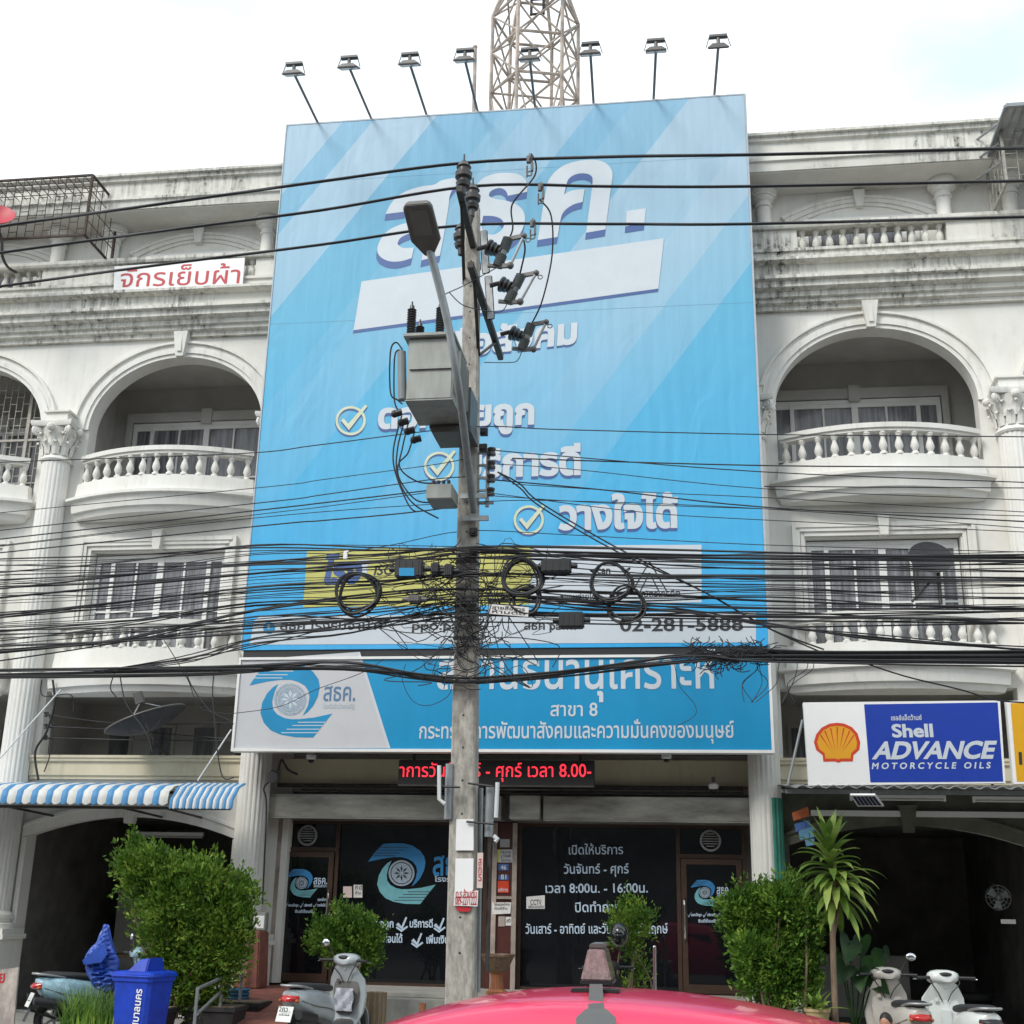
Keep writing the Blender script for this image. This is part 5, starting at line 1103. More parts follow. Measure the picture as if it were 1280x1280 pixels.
for py in (705, 760, 800): q = pc(P(588, py, YP).z); hx = 0.165 - 0.0072 * q.z; g.box(q.x - hx, q.x + hx, YP - hx, YP + hx, q.z - 0.02, q.z + 0.02)
g.build('pole_band', 'darksteel', pole)
# conduits strapped low on the pole
for pts, r, m, nm in (((((562, 952), -4.3), ((560, 1022), -4.3)), 0.055, 'pipe', 'conduit'), (((549, 955), -4.45), ((550, 1000), -4.45), ((556, 1004), -4.4)), (((612, 982), -4.1), ((610, 1045), -4.1)), (((622, 978), -4.2), ((620, 1025), -4.2)), (((613, 1046), -4.1), ((611, 1250), -4.1)), (((604, 985), -4.05), ((598, 1250), -4.05)))[:1]:
    pass
CD = [([(562, 955), (560, 1024)], -4.35, 0.045, 'pipe'), ([(571, 955), (569, 1020)], -4.1, 0.04, 'pipe'), ([(549, 957), (549, 999), (556, 1005)], -4.5, 0.022, 'pvc'), ([(613, 984), (611, 1046)], -4.3, 0.05, 'pipe'), ([(622, 978), (620, 1022)], -4.35, 0.024, 'pvc'), ([(612, 1046), (609, 1215)], -4.2, 0.022, 'darksteel'), ([(601, 985), (597, 1240)], -4.1, 0.03, 'pipe'), ([(617, 1045), (622, 1049), (619, 1052)], -4.35, 0.025, 'pvc')]
for pts, y, r, m in CD:
    g = G(); g.tube(PX(pts, y), r, 10); g.build('conduit', m, pole, smooth=40)
g = G()
for a, b, y in (((545, 983), (575, 984), -4.45), ((585, 979), (615, 983), -4.4), ((583, 1027), (617, 1030), -4.4)): g.tube(PX((a, b), y), 0.012)
g.build('strap', 'blackp', pole)
# bills on the pole
def bill(label, quad, m, rows=None, mm='redink', y=-4.365):
    t = thing('poster', label, 'poster', tuple(P(quad[0][0], quad[0][1], y))); pts = PX(quad, y); g = G(); g.loft([pts, [p + Vector((0, -0.006, 0)) for p in pts]]); g.build('sheet', m, t)
    if rows:
        q = G()
        for s, a, b, yy, h in rows: letter(q, s, P(a, yy, y), P(b, yy, y), h, 0.01, lift=0.009)
        q.build('red_lettering', mm, t)
bill('blank white painted board on the pole, upper one', [(570.5, 1024), (592, 1024), (592, 1063), (569.5, 1063)], 'board')
bill('blank white painted board on the pole, lower one', [(569.5, 1073), (592, 1073), (591.5, 1114), (568.5, 1114)], 'board')
bill('white flyer with red letters and phone number on the pole', [(568, 1114), (598, 1113), (597, 1133), (567, 1132)], 'paper', [('ด.ร.ส้วมตัน', 570, 596, 1122, 0.06), ('089-2271222', 569, 596, 1131, 0.07)], y=-4.385)
bill('narrow red and blue banner strip hanging right of the pole', [(597, 1066), (604, 1066), (603, 1110), (596, 1110)], 'pinkpaper', [('ส', 598, 602, 1082, 0.07), ('ก', 598, 602, 1092, 0.07), ('ร', 598, 602, 1101, 0.07)], y=-4.33)
bill('torn red paper scraps stuck under the flyer on the pole', [(569, 1133), (590, 1134), (586, 1140), (573, 1139)], 'redink', y=-4.37)

# ------------------------------------------------------------------ the web of telephone and service cables
def cable(pts, y, r, label, group, dy=0.0, name='overhead_cable'):
    o = wire(name, label, 'cable', runon([P(a, b, y + dy * math.sin(a * 0.004)) for a, b in pts], pts[0][0] <= 0, pts[-1][0] >= 1280), r, group, k=5, n=5); return o
LT = 'thin black service cable crossing the lettering under the transformer'; GT = 'thin service cables'
thin = [[(-40, 585), (0, 578), (300, 567), (400, 556), (585, 534), (700, 537), (950, 543), (1280, 546), (1340, 547)], [(-40, 646), (0, 641), (340, 608), (400, 600), (535, 582), (580, 574)], [(-40, 669), (0, 663), (340, 627), (400, 619), (535, 600), (582, 596)], [(-40, 680), (0, 674), (340, 636), (400, 629), (545, 612)], [(0, 682), (340, 641), (400, 634), (540, 615)],
        [(0, 683), (200, 660), (400, 640), (585, 628), (700, 626), (955, 636), (1280, 660)], [(0, 691), (340, 656), (400, 651), (500, 642), (582, 632)], [(340, 703), (480, 683), (580, 664), (700, 668), (950, 681), (1280, 690)], [(618, 563), (700, 570), (955, 590), (1280, 603)], [(640, 573), (955, 582), (1280, 584)], [(618, 580), (720, 587), (955, 611), (1280, 625)], [(618, 600), (760, 613), (955, 634), (1280, 652)],
        [(640, 605), (800, 615), (955, 622), (1280, 640)], [(618, 620), (760, 629), (955, 636), (1280, 645)], [(618, 617), (800, 640), (955, 650), (1280, 665)], [(955, 608), (1100, 609), (1280, 610)]]
for i, p in enumerate(thin): cable(p, -4.35 + 0.02 * i, random.choice((0.006, 0.008, 0.010)), LT, GT)
for d in (0, 5): cable([(622, 590), (650, 605 + d), (675, 628 + d), (768, 683 + d), (880, 740), (960, 785), (1030, 812 + d)], -4.3 - 0.02 * d, 0.011, 'dark cable slanting steeply down right from the pole over the last lettering line', 'slanting cables')
LB = 'black cable in the dense bundle crossing the billboard foot'; GB = 'cables of the dense bundle'
thick = [[(-40, 740), (0, 737), (320, 703), (480, 694), (588, 684), (700, 683), (960, 690), (1280, 697), (1340, 697)], [(-40, 752), (0, 748), (320, 718), (480, 702), (588, 697), (700, 695), (960, 699), (1280, 702), (1340, 702)], [(-40, 775), (0, 771), (320, 734), (480, 727), (588, 718), (800, 718), (960, 721), (1280, 724), (1340, 724)], [(-40, 809), (0, 807), (160, 802), (320, 791), (480, 782), (588, 770), (800, 768), (960, 770), (1280, 776), (1340, 777)],
         [(-40, 820), (0, 815), (150, 800), (320, 763), (480, 742), (588, 736), (800, 742), (960, 752), (1280, 762), (1340, 764)], [(-40, 845), (0, 843), (270, 839), (430, 836), (520, 847), (588, 853), (700, 846), (860, 826), (960, 820), (1280, 820), (1340, 820)]]
for i, p in enumerate(thick):
    for q in range(2): cable([(a, b + random.uniform(-1.8, 1.8)) for a, b in p], -4.45 + 0.04 * q, 0.011 + 0.004 * random.random(), LB, GB)
def rnd(lo, hi): return random.uniform(lo, hi)
for i in range(40):
    f = random.random(); yl = 708 + 112 * f + rnd(-12, 12); ym = 690 + 96 * f + rnd(-14, 14); yp = 686 + 92 * f ** 1.2 + rnd(-6, 6); yr = 690 + 88 * f + rnd(-10, 10); ye = 692 + 90 * f + rnd(-8, 8)
    sag = rnd(0, 5)
    cable([(-40, yl + 4), (0, yl), (160, (yl * 0.55 + ym * 0.45) + sag), (320, ym), (470, (ym + yp) / 2 + rnd(-2, 4)), (560, yp + rnd(-3, 3)), (588, yp), (640, yp + rnd(-2, 3)), (800, (yp + yr) / 2 + sag), (960, yr), (1120, (yr + ye) / 2 + sag * .5), (1280, ye), (1340, ye)], -4.42 + rnd(-0.12, 0.4), random.choice((0.005, 0.006, 0.007, 0.009, 0.011)), LB, GB)
for i in range(12):          # the lower sheaf in front of the shop sign
    yl = 840 + rnd(-4, 9); sg_ = rnd(2, 16); yr = 812 + rnd(0, 16)
    cable([(-40, yl + 2), (0, yl), (270, yl - 4), (430, 832 + rnd(-6, 6)), (520, 838 + sg_ * .6), (588, 842 + sg_ * .8), (700, 836 + sg_ * .5), (860, 820 + rnd(-3, 8)), (960, yr), (1280, yr + rnd(-2, 8)), (1340, yr + 2)], -4.4 + rnd(-0.1, 0.2), random.choice((0.006, 0.008, 0.012)), 'black cable sagging in front of the shop sign lettering', 'cables over the shop sign')
for i in range(6):
    cable([(950, 812 + 3 * i), (1050, 815 + 2.4 * i), (1280, 814 + 2.6 * i), (1340, 814 + 2.6 * i)], -4.4 + 0.03 * i, 0.016, 'thick black cable in the sheaf above the oil sign', 'cables over the oil sign')
for i in range(7):
    a = rnd(100, 180); cable([(a, 842 - (a - 100) * 0.1), (a + 110, 825 + rnd(-3, 3)), (320, 803 + rnd(-8, 6)), (440, 785 + rnd(-8, 8)), (580, 756 + rnd(-10, 10))], -4.45 + rnd(-.1, .1), 0.008, 'black cable climbing from the lower sheaf to the pole on the left', 'climbing cables')
for i in range(7):
    cable([(610, 745 + rnd(-15, 20)), (720, 752 + rnd(-8, 12)), (860, 765 + rnd(-4, 10)), (960, 780 + rnd(-4, 4)), (1100, 797 + rnd(-4, 4)), (1280, 811 + rnd(-3, 3)), (1340, 815)], -4.45 + rnd(-.1, .1), 0.009, 'black cable descending right of the pole towards the oil sign', 'descending cables')
for i in range(8):
    a = rnd(940, 1010); cable([(a, 815), (a + rnd(-8, 8), 835), (a + rnd(-25, 15), 855), (a + rnd(-40, 20), 878)], -4.35, 0.005, 'loose black wire end hanging below the sheaf left of the oil sign', 'loose wire ends')
cable([(1070, 825), (1130, 845), (1200, 862), (1245, 875), (1300, 880)], -4.2, 0.010, 'single dark cable dropping to the top of the oil sign', None)
cable([(205, 800), (235, 850), (250, 885), (290, 893)], -4.2, 0.006, 'loose wire hanging over the grey dish towards the sign edge', None)
cable([(290, 892), (350, 883), (395, 862), (450, 842), (480, 824)], -4.4, 0.005, 'hair thin wire crossing the swirl emblem', None)
# stray loops around the pole
for i in range(40):
    s = random.choice((-1, 1)); cx, cy = 588 + s * rnd(8, 110), rnd(690, 850); pts = [(588 + s * rnd(4, 16), rnd(700, 830))]
    for k in range(4): pts.append((cx + rnd(-45, 45), cy + rnd(-25, 30)))
    cable(pts, -4.5 + rnd(-0.15, 0.15), random.choice((0.004, 0.005, 0.007)), 'stray black wire looping in the tangle around the pole', 'stray wires around the pole', name='stray_wire')
wire('stray_wire', 'large thin wire loop hanging left of the pole over the blue sign', 'wire', PX([(507, 830), (503, 850), (515, 875), (535, 882), (560, 870), (566, 850)], -4.45), 0.004)
wire('stray_wire', 'thin wire drooping over the last letters of the blue sign', 'wire', PX([(843, 830), (850, 858), (868, 880), (868, 895), (845, 908)], -4.4), 0.004)
g = G()
for i in range(130):
    x = rnd(865, 955); y = 812 + rnd(0, 24) * (1 - abs(x - 905) / 60); p = [(x, y)]; a = rnd(0, 6)
    for k in range(3): a += rnd(-1.2, 1.2); p.append((p[-1][0] + 12 * math.cos(a), p[-1][1] + 6 * math.sin(a)))
    g.tube(smoothpath(PX(p, -4.4 + rnd(-0.1, 0.1)), 3), 0.005, 4)
tag(g.build('wire_tangle', 'black'), 'matted tangle of cut black wires caught under the cables at the right of the sign', 'wire tangle', kind='stuff')
g = G()
for i in range(120):
    x = 588 + random.gauss(0, 22); y = rnd(690, 850) if i % 3 else rnd(755, 800); p = [(x, y)]; a = rnd(0, 6)
    for k in range(3): a += rnd(-1.2, 1.2); p.append((p[-1][0] + 13 * math.cos(a), p[-1][1] + 8 * math.sin(a)))
    g.tube(smoothpath(PX(p, -4.46 + rnd(-0.05, 0.12)), 3), 0.0055, 4)
tag(g.build('wire_tangle', 'black'), 'matted knot of black wires wound round the concrete pole', 'wire tangle', kind='stuff')
# coils of spare cable, closures
for (cx, cy, r, n, lb) in ((447, 741, 0.24, 7, 'large loose coil of spare cable left of the pole on the yellow strip'), (652, 722, 0.22, 8, 'thick coil of spare cable close right of the pole, upper one'), (658, 750, 0.17, 5, 'coil of spare cable close right of the pole, lower one'), (763, 727, 0.235, 4, 'clean round coil of spare cable on the white panel, upper right one'), (784, 755, 0.20, 4, 'clean round coil of spare cable on the white panel, lower right one')):
    t = thing('cable_coil', lb, 'cable coil', tuple(P(cx, cy, -4.5)), 0, 'coils of spare cable'); g = G()
    for k in range(n): g.torus(P(cx, cy, -4.5) + Vector((rnd(-.02, .02), rnd(-.05, .05), rnd(-.02, .02))), r + rnd(-.03, .02), 0.012, (0.22 * rnd(-1, 1), 1, 0.22 * rnd(-1, 1)), n=36, m=5, wob=0.06)
    g.build('windings', 'black', t, smooth=60)
    g = G(); 
    for a in (0.6, 2.6, 4.4): q = P(cx, cy, -4.5) + Vector((math.cos(a) * r, 0, math.sin(a) * r)); g.torus(q, 0.035, 0.008, (-math.sin(a), 0.0, math.cos(a)), n=12, m=5)
    g.build('tie', 'blackp', t, smooth=40)
def closure(label, q0, q1, y, m='blackp'):
    a, b = P(*q0, y), P(*q1, y); t = thing('splice_box', label, 'splice box', tuple((a + b) / 2)); g = G(); g.box(min(a.x, b.x), max(a.x, b.x), y - 0.06, y + 0.08, min(a.z, b.z), max(a.z, b.z)); g.build('case', m, t, bevel=0.015)
    g = G(); 
    for k in range(4): xx = a.x + (b.x - a.x) * (0.15 + 0.23 * k); g.box(xx - 0.008, xx + 0.008, y - 0.066, y - 0.061, min(a.z, b.z) + 0.02, max(a.z, b.z) - 0.02)
    for xx in (min(a.x, b.x), max(a.x, b.x)): g.cyl((xx - 0.07, y, (a.z + b.z) / 2), (xx + 0.07, y, (a.z + b.z) / 2), 0.03)
    g.build('ribs', m, t, smooth=40); return t
t = closure('black splice box with a blue label left of the pole', (495, 701), (529, 722), -4.55)
q = G(); flat(q, PX([(499, 710), (518, 710), (518, 720), (499, 720)], -4.61), 0.008); q.build('blue_label', 'printblue', t)
closure('black ribbed splice box right of the pole on the white panel', (677, 700), (714, 716), -4.55)
closure('black knotted splice box low right of the pole above the phone number', (699, 766), (730, 785), -4.55)
closure('small pale junction box among the cables left of the pole', (511, 745), (526, 754), -4.55, 'lampgrey')
closure('tall black closure close left of the pole', (556, 706), (566, 722), -4.6); closure('short black closure close left of the pole beside the tall one', (540, 704), (549, 718), -4.6)
t = thing('label_plate', 'tilted pale plate with faint writing tied to the cables right of the pole', 'plate', tuple(P(635, 764, -4.5))); pts = PX([(612, 755), (661, 759), (660, 771), (610, 767)], -4.55); g = G(); g.loft([pts, [p + Vector((0, 0.01, 0)) for p in pts]]); g.build('plate', 'paper', t)
q = G(); letter(q, 'สายสื่อสาร', P(615, 761, -4.55), P(656, 764, -4.55), 0.03, 0.01, lift=0.004); letter(q, 'ห้ามตัด', P(615, 766, -4.55), P(656, 769, -4.55), 0.03, 0.01, lift=0.004); q.build('lettering', 'ink', t)
t = thing('cable_tag', 'small white tag clipped on the upper cables over the yellow strip', 'tag', tuple(P(432, 695, -4.5))); g = G(); c = P(432, 694, -4.5); g.obox(c, (0.05, 0.03, 0.10)); g.obox(c + Vector((.02, 0, .04)), (0.03, 0.04, 0.03)); g.build('clip', 'board', t, bevel=0.006)
# small wiring on the left mezzanine
for k, y in enumerate((893, 908, 922)):
    c = P(57, y, 0.75); t = thing('spool_insulator', 'small dark spool insulator on the mezzanine column, ' + ('upper one', 'middle one', 'lower one')[k], 'insulator', tuple(c)); g = G(); g.lathe([(0.02, -0.04), (0.035, -0.03), (0.025, 0), (0.035, 0.03), (0.02, 0.04)], c, 12); g.tube([c, c + Vector((0.02, 0.2, 0))], 0.01); g.build('spool', 'porc', t, smooth=40)
for k, pts in enumerate((((57, 893), (160, 905), (295, 903)), ((57, 908), (140, 912), (290, 924)), ((57, 922), (170, 925), (292, 926)), ((66, 850), (68, 880), (58, 915), (44, 940), (48, 975)), ((60, 890), (66, 915), (62, 945), (55, 965)), ((52, 850), (54, 870), (88, 868), (92, 890)), ((150, 845), (158, 880), (182, 915), (190, 940)), ((143, 842), (138, 860), (146, 872)), ((232, 838), (240, 858), (262, 888), (282, 898), (292, 905)), ((268, 838), (266, 875), (276, 965), (292, 972)))):
    wire('service_wire', ('upper thin service wire across the mezzanine over the striped awning', 'middle thin service wire across the mezzanine over the striped awning', 'lower thin service wire across the mezzanine over the striped awning', 'thick dark wire running down beside the mezzanine column', 'curly wire beside the mezzanine column above the awning', 'short wire looping from the sheaf to the mezzanine column', 'wire hanging from the sheaf to the mesh dish', 'short wire end with a plug above the mesh dish', 'wire hanging from the sheaf to the edge of the grey sign field', 'wire dropping past the sign edge to the striped awning')[k], 'wire', PX(pts, 0.7 if k < 6 else -1.5), 0.009 if k != 3 else 0.018)
# ------------------------------------------------------------------ plants
def leaf_mesh(g, pts, dirs, size, jit=0.35, slim=0.45):
    """many small folded leaves"""
    n = len(pts); dirs = np.asarray(dirs, float) + rng.normal(0, jit, (n, 3)); dirs /= np.linalg.norm(dirs, axis=1)[:, None] + 1e-9
    sd = np.cross(dirs, rng.normal(0, 1, (n, 3))); sd /= np.linalg.norm(sd, axis=1)[:, None] + 1e-9; nr = np.cross(sd, dirs)
    L = size * rng.uniform(0.6, 1.35, n)[:, None]; W = L * slim; p = np.asarray(pts, float)
    V = np.stack([p, p + dirs * L * 0.5 + sd * W * 0.5 + nr * L * 0.08, p + dirs * L, p + dirs * L * 0.5 - sd * W * 0.5 + nr * L * 0.08], 1).reshape(-1, 3)
    b = len(g.v); g.v += [Vector(v) for v in V.tolist()]; g.f += [(b + 4 * i, b + 4 * i + 1, b + 4 * i + 2, b + 4 * i + 3) for i in range(n)]; g.mi += [g.slot] * n
def bl_pick(blobs): return blobs[int(rng.integers(len(blobs)))]
def crown(blobs, n, size, **kw):
    """blobs: (x, y, z, rx, ry, rz); twig clumps near the blobs' skins with leaves round each twig"""
    g = G(); vol = np.array([b[3] * b[4] * b[5] for b in blobs]) ** 0.67; cnt = (vol / vol.sum() * n / 12).astype(int) + 1; P_, D_ = [], []
    for b, c in zip(blobs, cnt):
        u = rng.normal(0, 1, (c, 3)); u /= np.linalg.norm(u, axis=1)[:, None]; r = rng.uniform(0.15, 1.0, c) ** 0.5 * rng.uniform(0.78, 1.12, c)
        cen = np.array(b[:3]) + u * r[:, None] * np.array(b[3:])
        for k in range(12): P_.append(cen + rng.normal(0, size * 0.75, (c, 3))); D_.append(u * 0.7 + np.array([0, -0.1, 0.55]))
    for _ in range(int(n / 260)):        # young shoots that stick out of the outline
        b = bl_pick(blobs); u = rng.normal(0, 1, 3) + np.array([0, -0.2, 0.8]); u /= np.linalg.norm(u); s = np.array(b[:3]) + u * np.array(b[3:]) * 0.8; L = rng.uniform(1.0, 2.8) * size; k = int(6 + L / size * 3); f = rng.uniform(0, 1, k)[:, None]
        P_.append(s + u * f * L * 1.4 + rng.normal(0, size * 0.18, (k, 3))); D_.append(np.tile(u * 0.9, (k, 1)) + rng.normal(0, 0.5, (k, 3)))
    leaf_mesh(g, np.concatenate(P_), np.concatenate(D_), size, **kw); return g
def blobpx(lst, Y, dy=0.9):
    r = []
    for px, py, rp in lst:
        c = P(px, py, Y); q = (P(px + rp, py, Y) - c).length; r.append((c.x, c.y + rng.uniform(-0.15, 0.15), c.z, q, q * dy, q))
    return r
def bush(name, label, cat, lst, Y, n, size, m, stems, group=None, dy=0.9):
    bl = blobpx(lst, Y, dy); base = Vector((sum(b[0] for b in bl) / len(bl), Y, 0.003)); t = thing(name, label, cat, tuple(base), 0, group)
    crown(bl, n, size).build('foliage', m, t)
    g = G()
    for k in range(stems):
        b = bl[k % len(bl)]; s = base + Vector((rnd(-0.3, 0.3), rnd(-0.1, 0.1), 0.25)); e = Vector(b[:3]); g.tube(smoothpath([s, s.lerp(e, 0.5) + Vector((rnd(-.1, .1), rnd(-.1, .1), 0.1)), e], 4), [0.022 - 0.0017 * i for i in range(9)], 6)
    g.build('stems', 'bark', t, smooth=60); return t
bush('bush', 'large light green bush behind the blue bin, taller than a person', 'bush', [(172, 1085, 26), (150, 1072, 11), (168, 1062, 9), (195, 1083, 26), (222, 1098, 28), (240, 1082, 9), (258, 1100, 28), (290, 1116, 24), (308, 1122, 10), (186, 1114, 30), (228, 1130, 42), (272, 1140, 40), (298, 1156, 24), (212, 1166, 40), (258, 1178, 42), (286, 1194, 26), (222, 1205, 36), (258, 1222, 34), (210, 1240, 28), (238, 1250, 28)], -1.9, 30000, 0.07, 'leafA', 14)
bush('bush', 'dense dark green hedge bush in front of the right shop door', 'bush', [(920, 1134, 18), (944, 1126, 20), (974, 1128, 22), (1004, 1136, 16), (991, 1104, 7), (926, 1158, 24), (958, 1156, 32), (1000, 1164, 26), (936, 1190, 23), (968, 1192, 36), (1004, 1198, 24), (946, 1222, 24), (980, 1230, 34), (1010, 1225, 16)], -2.2, 26000, 0.064, 'leafB', 10)
bush('potted_shrub', 'round green potted shrub behind the grey scooter by the shop door', 'shrub', [(412, 1170, 22), (440, 1160, 22), (462, 1168, 18), (430, 1185, 26), (455, 1190, 22), (443, 1205, 18), (395, 1178, 10), (426, 1136, 6)], -1.2, 9000, 0.058, 'leafB', 6)
bush('potted_sapling', 'slender potted sapling with sparse leaves before the right shop window', 'sapling', [(784, 1125, 9), (792, 1140, 16), (775, 1148, 14), (808, 1145, 12), (785, 1160, 20), (800, 1165, 12), (778, 1175, 14), (792, 1190, 10), (800, 1215, 12), (790, 1232, 10)], -1.0, 3200, 0.055, 'leafA', 8)
for lb, px, py, Y, r, h, m, nm in (('black round pot under the round shrub behind the grey scooter', 445, 1225, -1.2, 0.2, 0.3, 'blackpot', 'flower_pot'), ('dark pot under the slender sapling behind the pink car', 790, 1240, -1.0, 0.18, 0.28, 'blackpot', 'flower_pot')):
    c = P(px, py, Y); t = thing(nm, lb, 'pot', (c.x, Y, 0.003)); g = G(); zb = 0.003 if Y < -0.4 else 0.44; g.lathe([(r * 0.75, zb), (r, zb + h), (r * 1.08, zb + h), (r * 1.08, zb + h + 0.04), (r * 0.9, zb + h + 0.04), (r * 0.85, zb + h)], (c.x, Y, 0), 20); g.build('pot_body', m, t, smooth=40)
# long black planter troughs and the ramp handrail
for i, (x0, x1, y) in enumerate(((-4.45, -3.65, -2.3), (-3.6, -2.95, -1.7), (-3.55, -2.9, -0.9))):
    t = thing('planter_trough', ['front long black planter trough under the large bush', 'middle long black planter trough under the large bush by the rail', 'rear black planter trough under the large bush nearest the shop'][i], 'planter', ((x0 + x1) / 2, y, 0))
    g = G(); g.loft([[(x0 + 0.04, y - 0.2, 0.003), (x1 - 0.04, y - 0.2, 0.003), (x1 - 0.04, y + 0.2, 0.003), (x0 + 0.04, y + 0.2, 0.003)], [(x0, y - 0.24, 0.34), (x1, y - 0.24, 0.34), (x1, y + 0.24, 0.34), (x0, y + 0.24, 0.34)], [(x0 - 0.02, y - 0.26, 0.34), (x1 + 0.02, y - 0.26, 0.34), (x1 + 0.02, y + 0.26, 0.34), (x0 - 0.02, y + 0.26, 0.34)], [(x0 - 0.02, y - 0.26, 0.39), (x1 + 0.02, y - 0.26, 0.39), (x1 + 0.02, y + 0.26, 0.39), (x0 - 0.02, y + 0.26, 0.39)]]); g.build('trough', 'blackpot', t)
    g = G(); g.box(x0 + 0.01, x1 - 0.01, y - 0.22, y + 0.22, 0.391, 0.40); g.build('soil', 'bark', t)
t = thing('handrail', 'low grey tube handrail beside the red ramp', 'handrail', (-3.2, -2, 0)); g = G()
A, B, C2, D2 = P(247, 1236, -2.9), P(278, 1222, -1.9), P(246, 1268, -2.9), P(276, 1240, -1.9)
for top, y in ((A, -2.9), (B, -1.9)): g.tube([(top.x, y, 0.0), top], 0.022)
g.tube([A, B, B + (B - A) * 0.9], 0.022); g.tube([C2, D2, D2 + (D2 - C2) * 0.9], 0.02); E2 = B + (B - A) * 0.9; g.tube([(E2.x, E2.y, 0.0), E2], 0.022); g.build('tubes', 'pipe', t, smooth=40)
t = thing('downpipe_frame', 'rusty ladder like metal frame by the red column base', 'frame', tuple(P(305, 1200, 0.1))); g = G()
for px in ((309, 1172, 301, 1235), (303, 1190, 300, 1237)): g.tube([P(px[0], px[1], 0.2), P(px[2], px[3], 0.2)], 0.014)
for y in (1193, 1215): g.tube([P(308, y, 0.2), P(300, y + 6, 0.2)], 0.01)
g.build('bars', 'rustst', t)
t = thing('basin', 'stack of dark blue plastic basins at the foot of the red column base', 'basin', tuple(P(297, 1245, -0.5)))
c = P(297, 1246, -0.6); zt = c.z
for k in range(3):
    g = G(); g.lathe([(0.12, zt - 0.12 + 0.05 * k), (0.15, zt - 0.02 + 0.05 * k), (0.17, zt - 0.01 + 0.05 * k), (0.165, zt + 0.005 + 0.05 * k), (0.13, zt - 0.02 + 0.05 * k)], (c.x, c.y, 0), 24); g.build('bowl', 'basin', t, smooth=40)
# ornamental grass
g = G(); b = P(112, 1300, -3.0); t = thing('ornamental_grass', 'clump of fine green ornamental grass left of the blue bin', 'grass', (b.x, -3.0, 0)); 
for k in range(520):
    o = Vector((b.x + rnd(-0.3, 0.36), -3.0 + rnd(-0.2, 0.2), 0.003)); h = rnd(0.35, 0.72); lean = Vector((rnd(-.22, .22), rnd(-.2, .2), 0)); w_ = 0.006; q = [o, o + lean * 0.25 + Vector((0, 0, h * 0.6)), o + lean + Vector((0, 0, h))]
    s = Vector((w_, 0, 0)); g.add([q[0] - s, q[0] + s, q[1] + s, q[1] - s, q[2]], [(0, 1, 2, 3), (3, 2, 4)])
g.build('blades', 'leafB', t)
# dracaena: bare cane with two rosettes of strap leaves
b = P(1043, 1262, -2.4); t = thing('dracaena', 'tall dracaena with bare cane and drooping strap leaves before the dark garage', 'palm', (b.x, -2.4, 0))
tip = P(1037, 1066, -2.4); g = G(); pts = smoothpath([(b.x, -2.4, 0.05), P(1041, 1180, -2.4), P(1042, 1110, -2.4), tip], 6); g.tube(pts, [0.038 - 0.0006 * i for i in range(len(pts))], 10)
s2 = P(1048, 1130, -2.35); g.tube(smoothpath([P(1042, 1170, -2.4), s2, P(1044, 1095, -2.3)], 4), 0.02, 8); g.build('cane', 'bark', t, smooth=60)
def strap(g, o, d, L, w_, droop):
    d = Vector(d).normalized(); s = d.cross(Vector((0, 0, 1)))
    s = s.normalized() if s.length > 1e-3 else Vector((1, 0, 0)); rows = []; p = Vector(o); dirv = d.copy(); n = 8
    for i in range(n + 1):
        f = i / n; ww = w_ * (0.55 + 1.0 * math.sin(PI * min(1, f * 0.85 + 0.12))) * (1 if f < 0.75 else (1 - f) / 0.25 + 0.04); rows.append((p - s * ww, p + Vector((0, 0, -ww * 0.35)), p + s * ww)); p = p + dirv * (L / n); dirv = (dirv + Vector((0, 0, -droop / n * (0.4 + f)))).normalized()
    vs = [q for r in rows for q in r]; fs = []
    for i in range(n): fs += [(3 * i, 3 * i + 1, 3 * i + 4, 3 * i + 3), (3 * i + 1, 3 * i + 2, 3 * i + 5, 3 * i + 4)]
    g.add(vs, fs)
g = G()
for k in range(50):
    f = k / 50; a = k * 2.399; el = 1.35 - 1.5 * f; o = tip + Vector((0, 0, 0.10 - 0.42 * f)); strap(g, o, (math.cos(a) * math.cos(el), math.sin(a) * math.cos(el), math.sin(el)), rnd(0.34, 0.50) + 0.13 * f, 0.030, 0.8 + 1.8 * f)
for k in range(34):
    a = k * 2.399; f = k / 34; el = 0.5 - 1.2 * f; o = P(1046, 1096 + 26 * f, -2.3); strap(g, o, (math.cos(a) * math.cos(el), math.sin(a) * math.cos(el), math.sin(el)), rnd(0.48, 0.74), 0.029, 2.0)
g.build('leaves', 'leafC', t, smooth=60)
# pots by the dracaena
def pot(label, px, py, Y, r, z0, h, m, plant=None, cat='pot'):
    c = P(px, py, Y); t = thing('flower_pot', label, cat, (c.x, Y, z0)); g = G(); g.lathe([(r * 0.72, z0), (r * 0.98, z0 + h * 0.86), (r * 1.06, z0 + h * 0.86), (r * 1.08, z0 + h), (r * 0.94, z0 + h), (r * 0.9, z0 + h * 0.9)], (c.x, Y, 0), 24); g.build('pot_body', m, t, smooth=35)
    g = G(); g.lathe([(r * 0.9, z0 + h * 0.9), (0.01, z0 + h * 0.92)], (c.x, Y, 0), 16); g.build('soil', 'bark', t)
    if plant:
        g = G()
        for k in range(plant[0]): a = k * 2.399; el = rnd(0.3, 1.4); strap(g, (c.x + rnd(-.04, .04), Y + rnd(-.04, .04), z0 + h * 0.9), (math.cos(a) * math.cos(el), math.sin(a) * math.cos(el), math.sin(el)), rnd(0.6, 1.1) * plant[1], plant[2], rnd(0.6, 1.6))
        g.build('leaves', plant[3], t, smooth=60)
    return t
pot('ochre clay pot with arching grey green leaves left of the dracaena cane', 1021, 1250, -2.6, 0.14, 0.42, 0.22, 'pot', (16, 0.34, 0.02, 'leafC'))
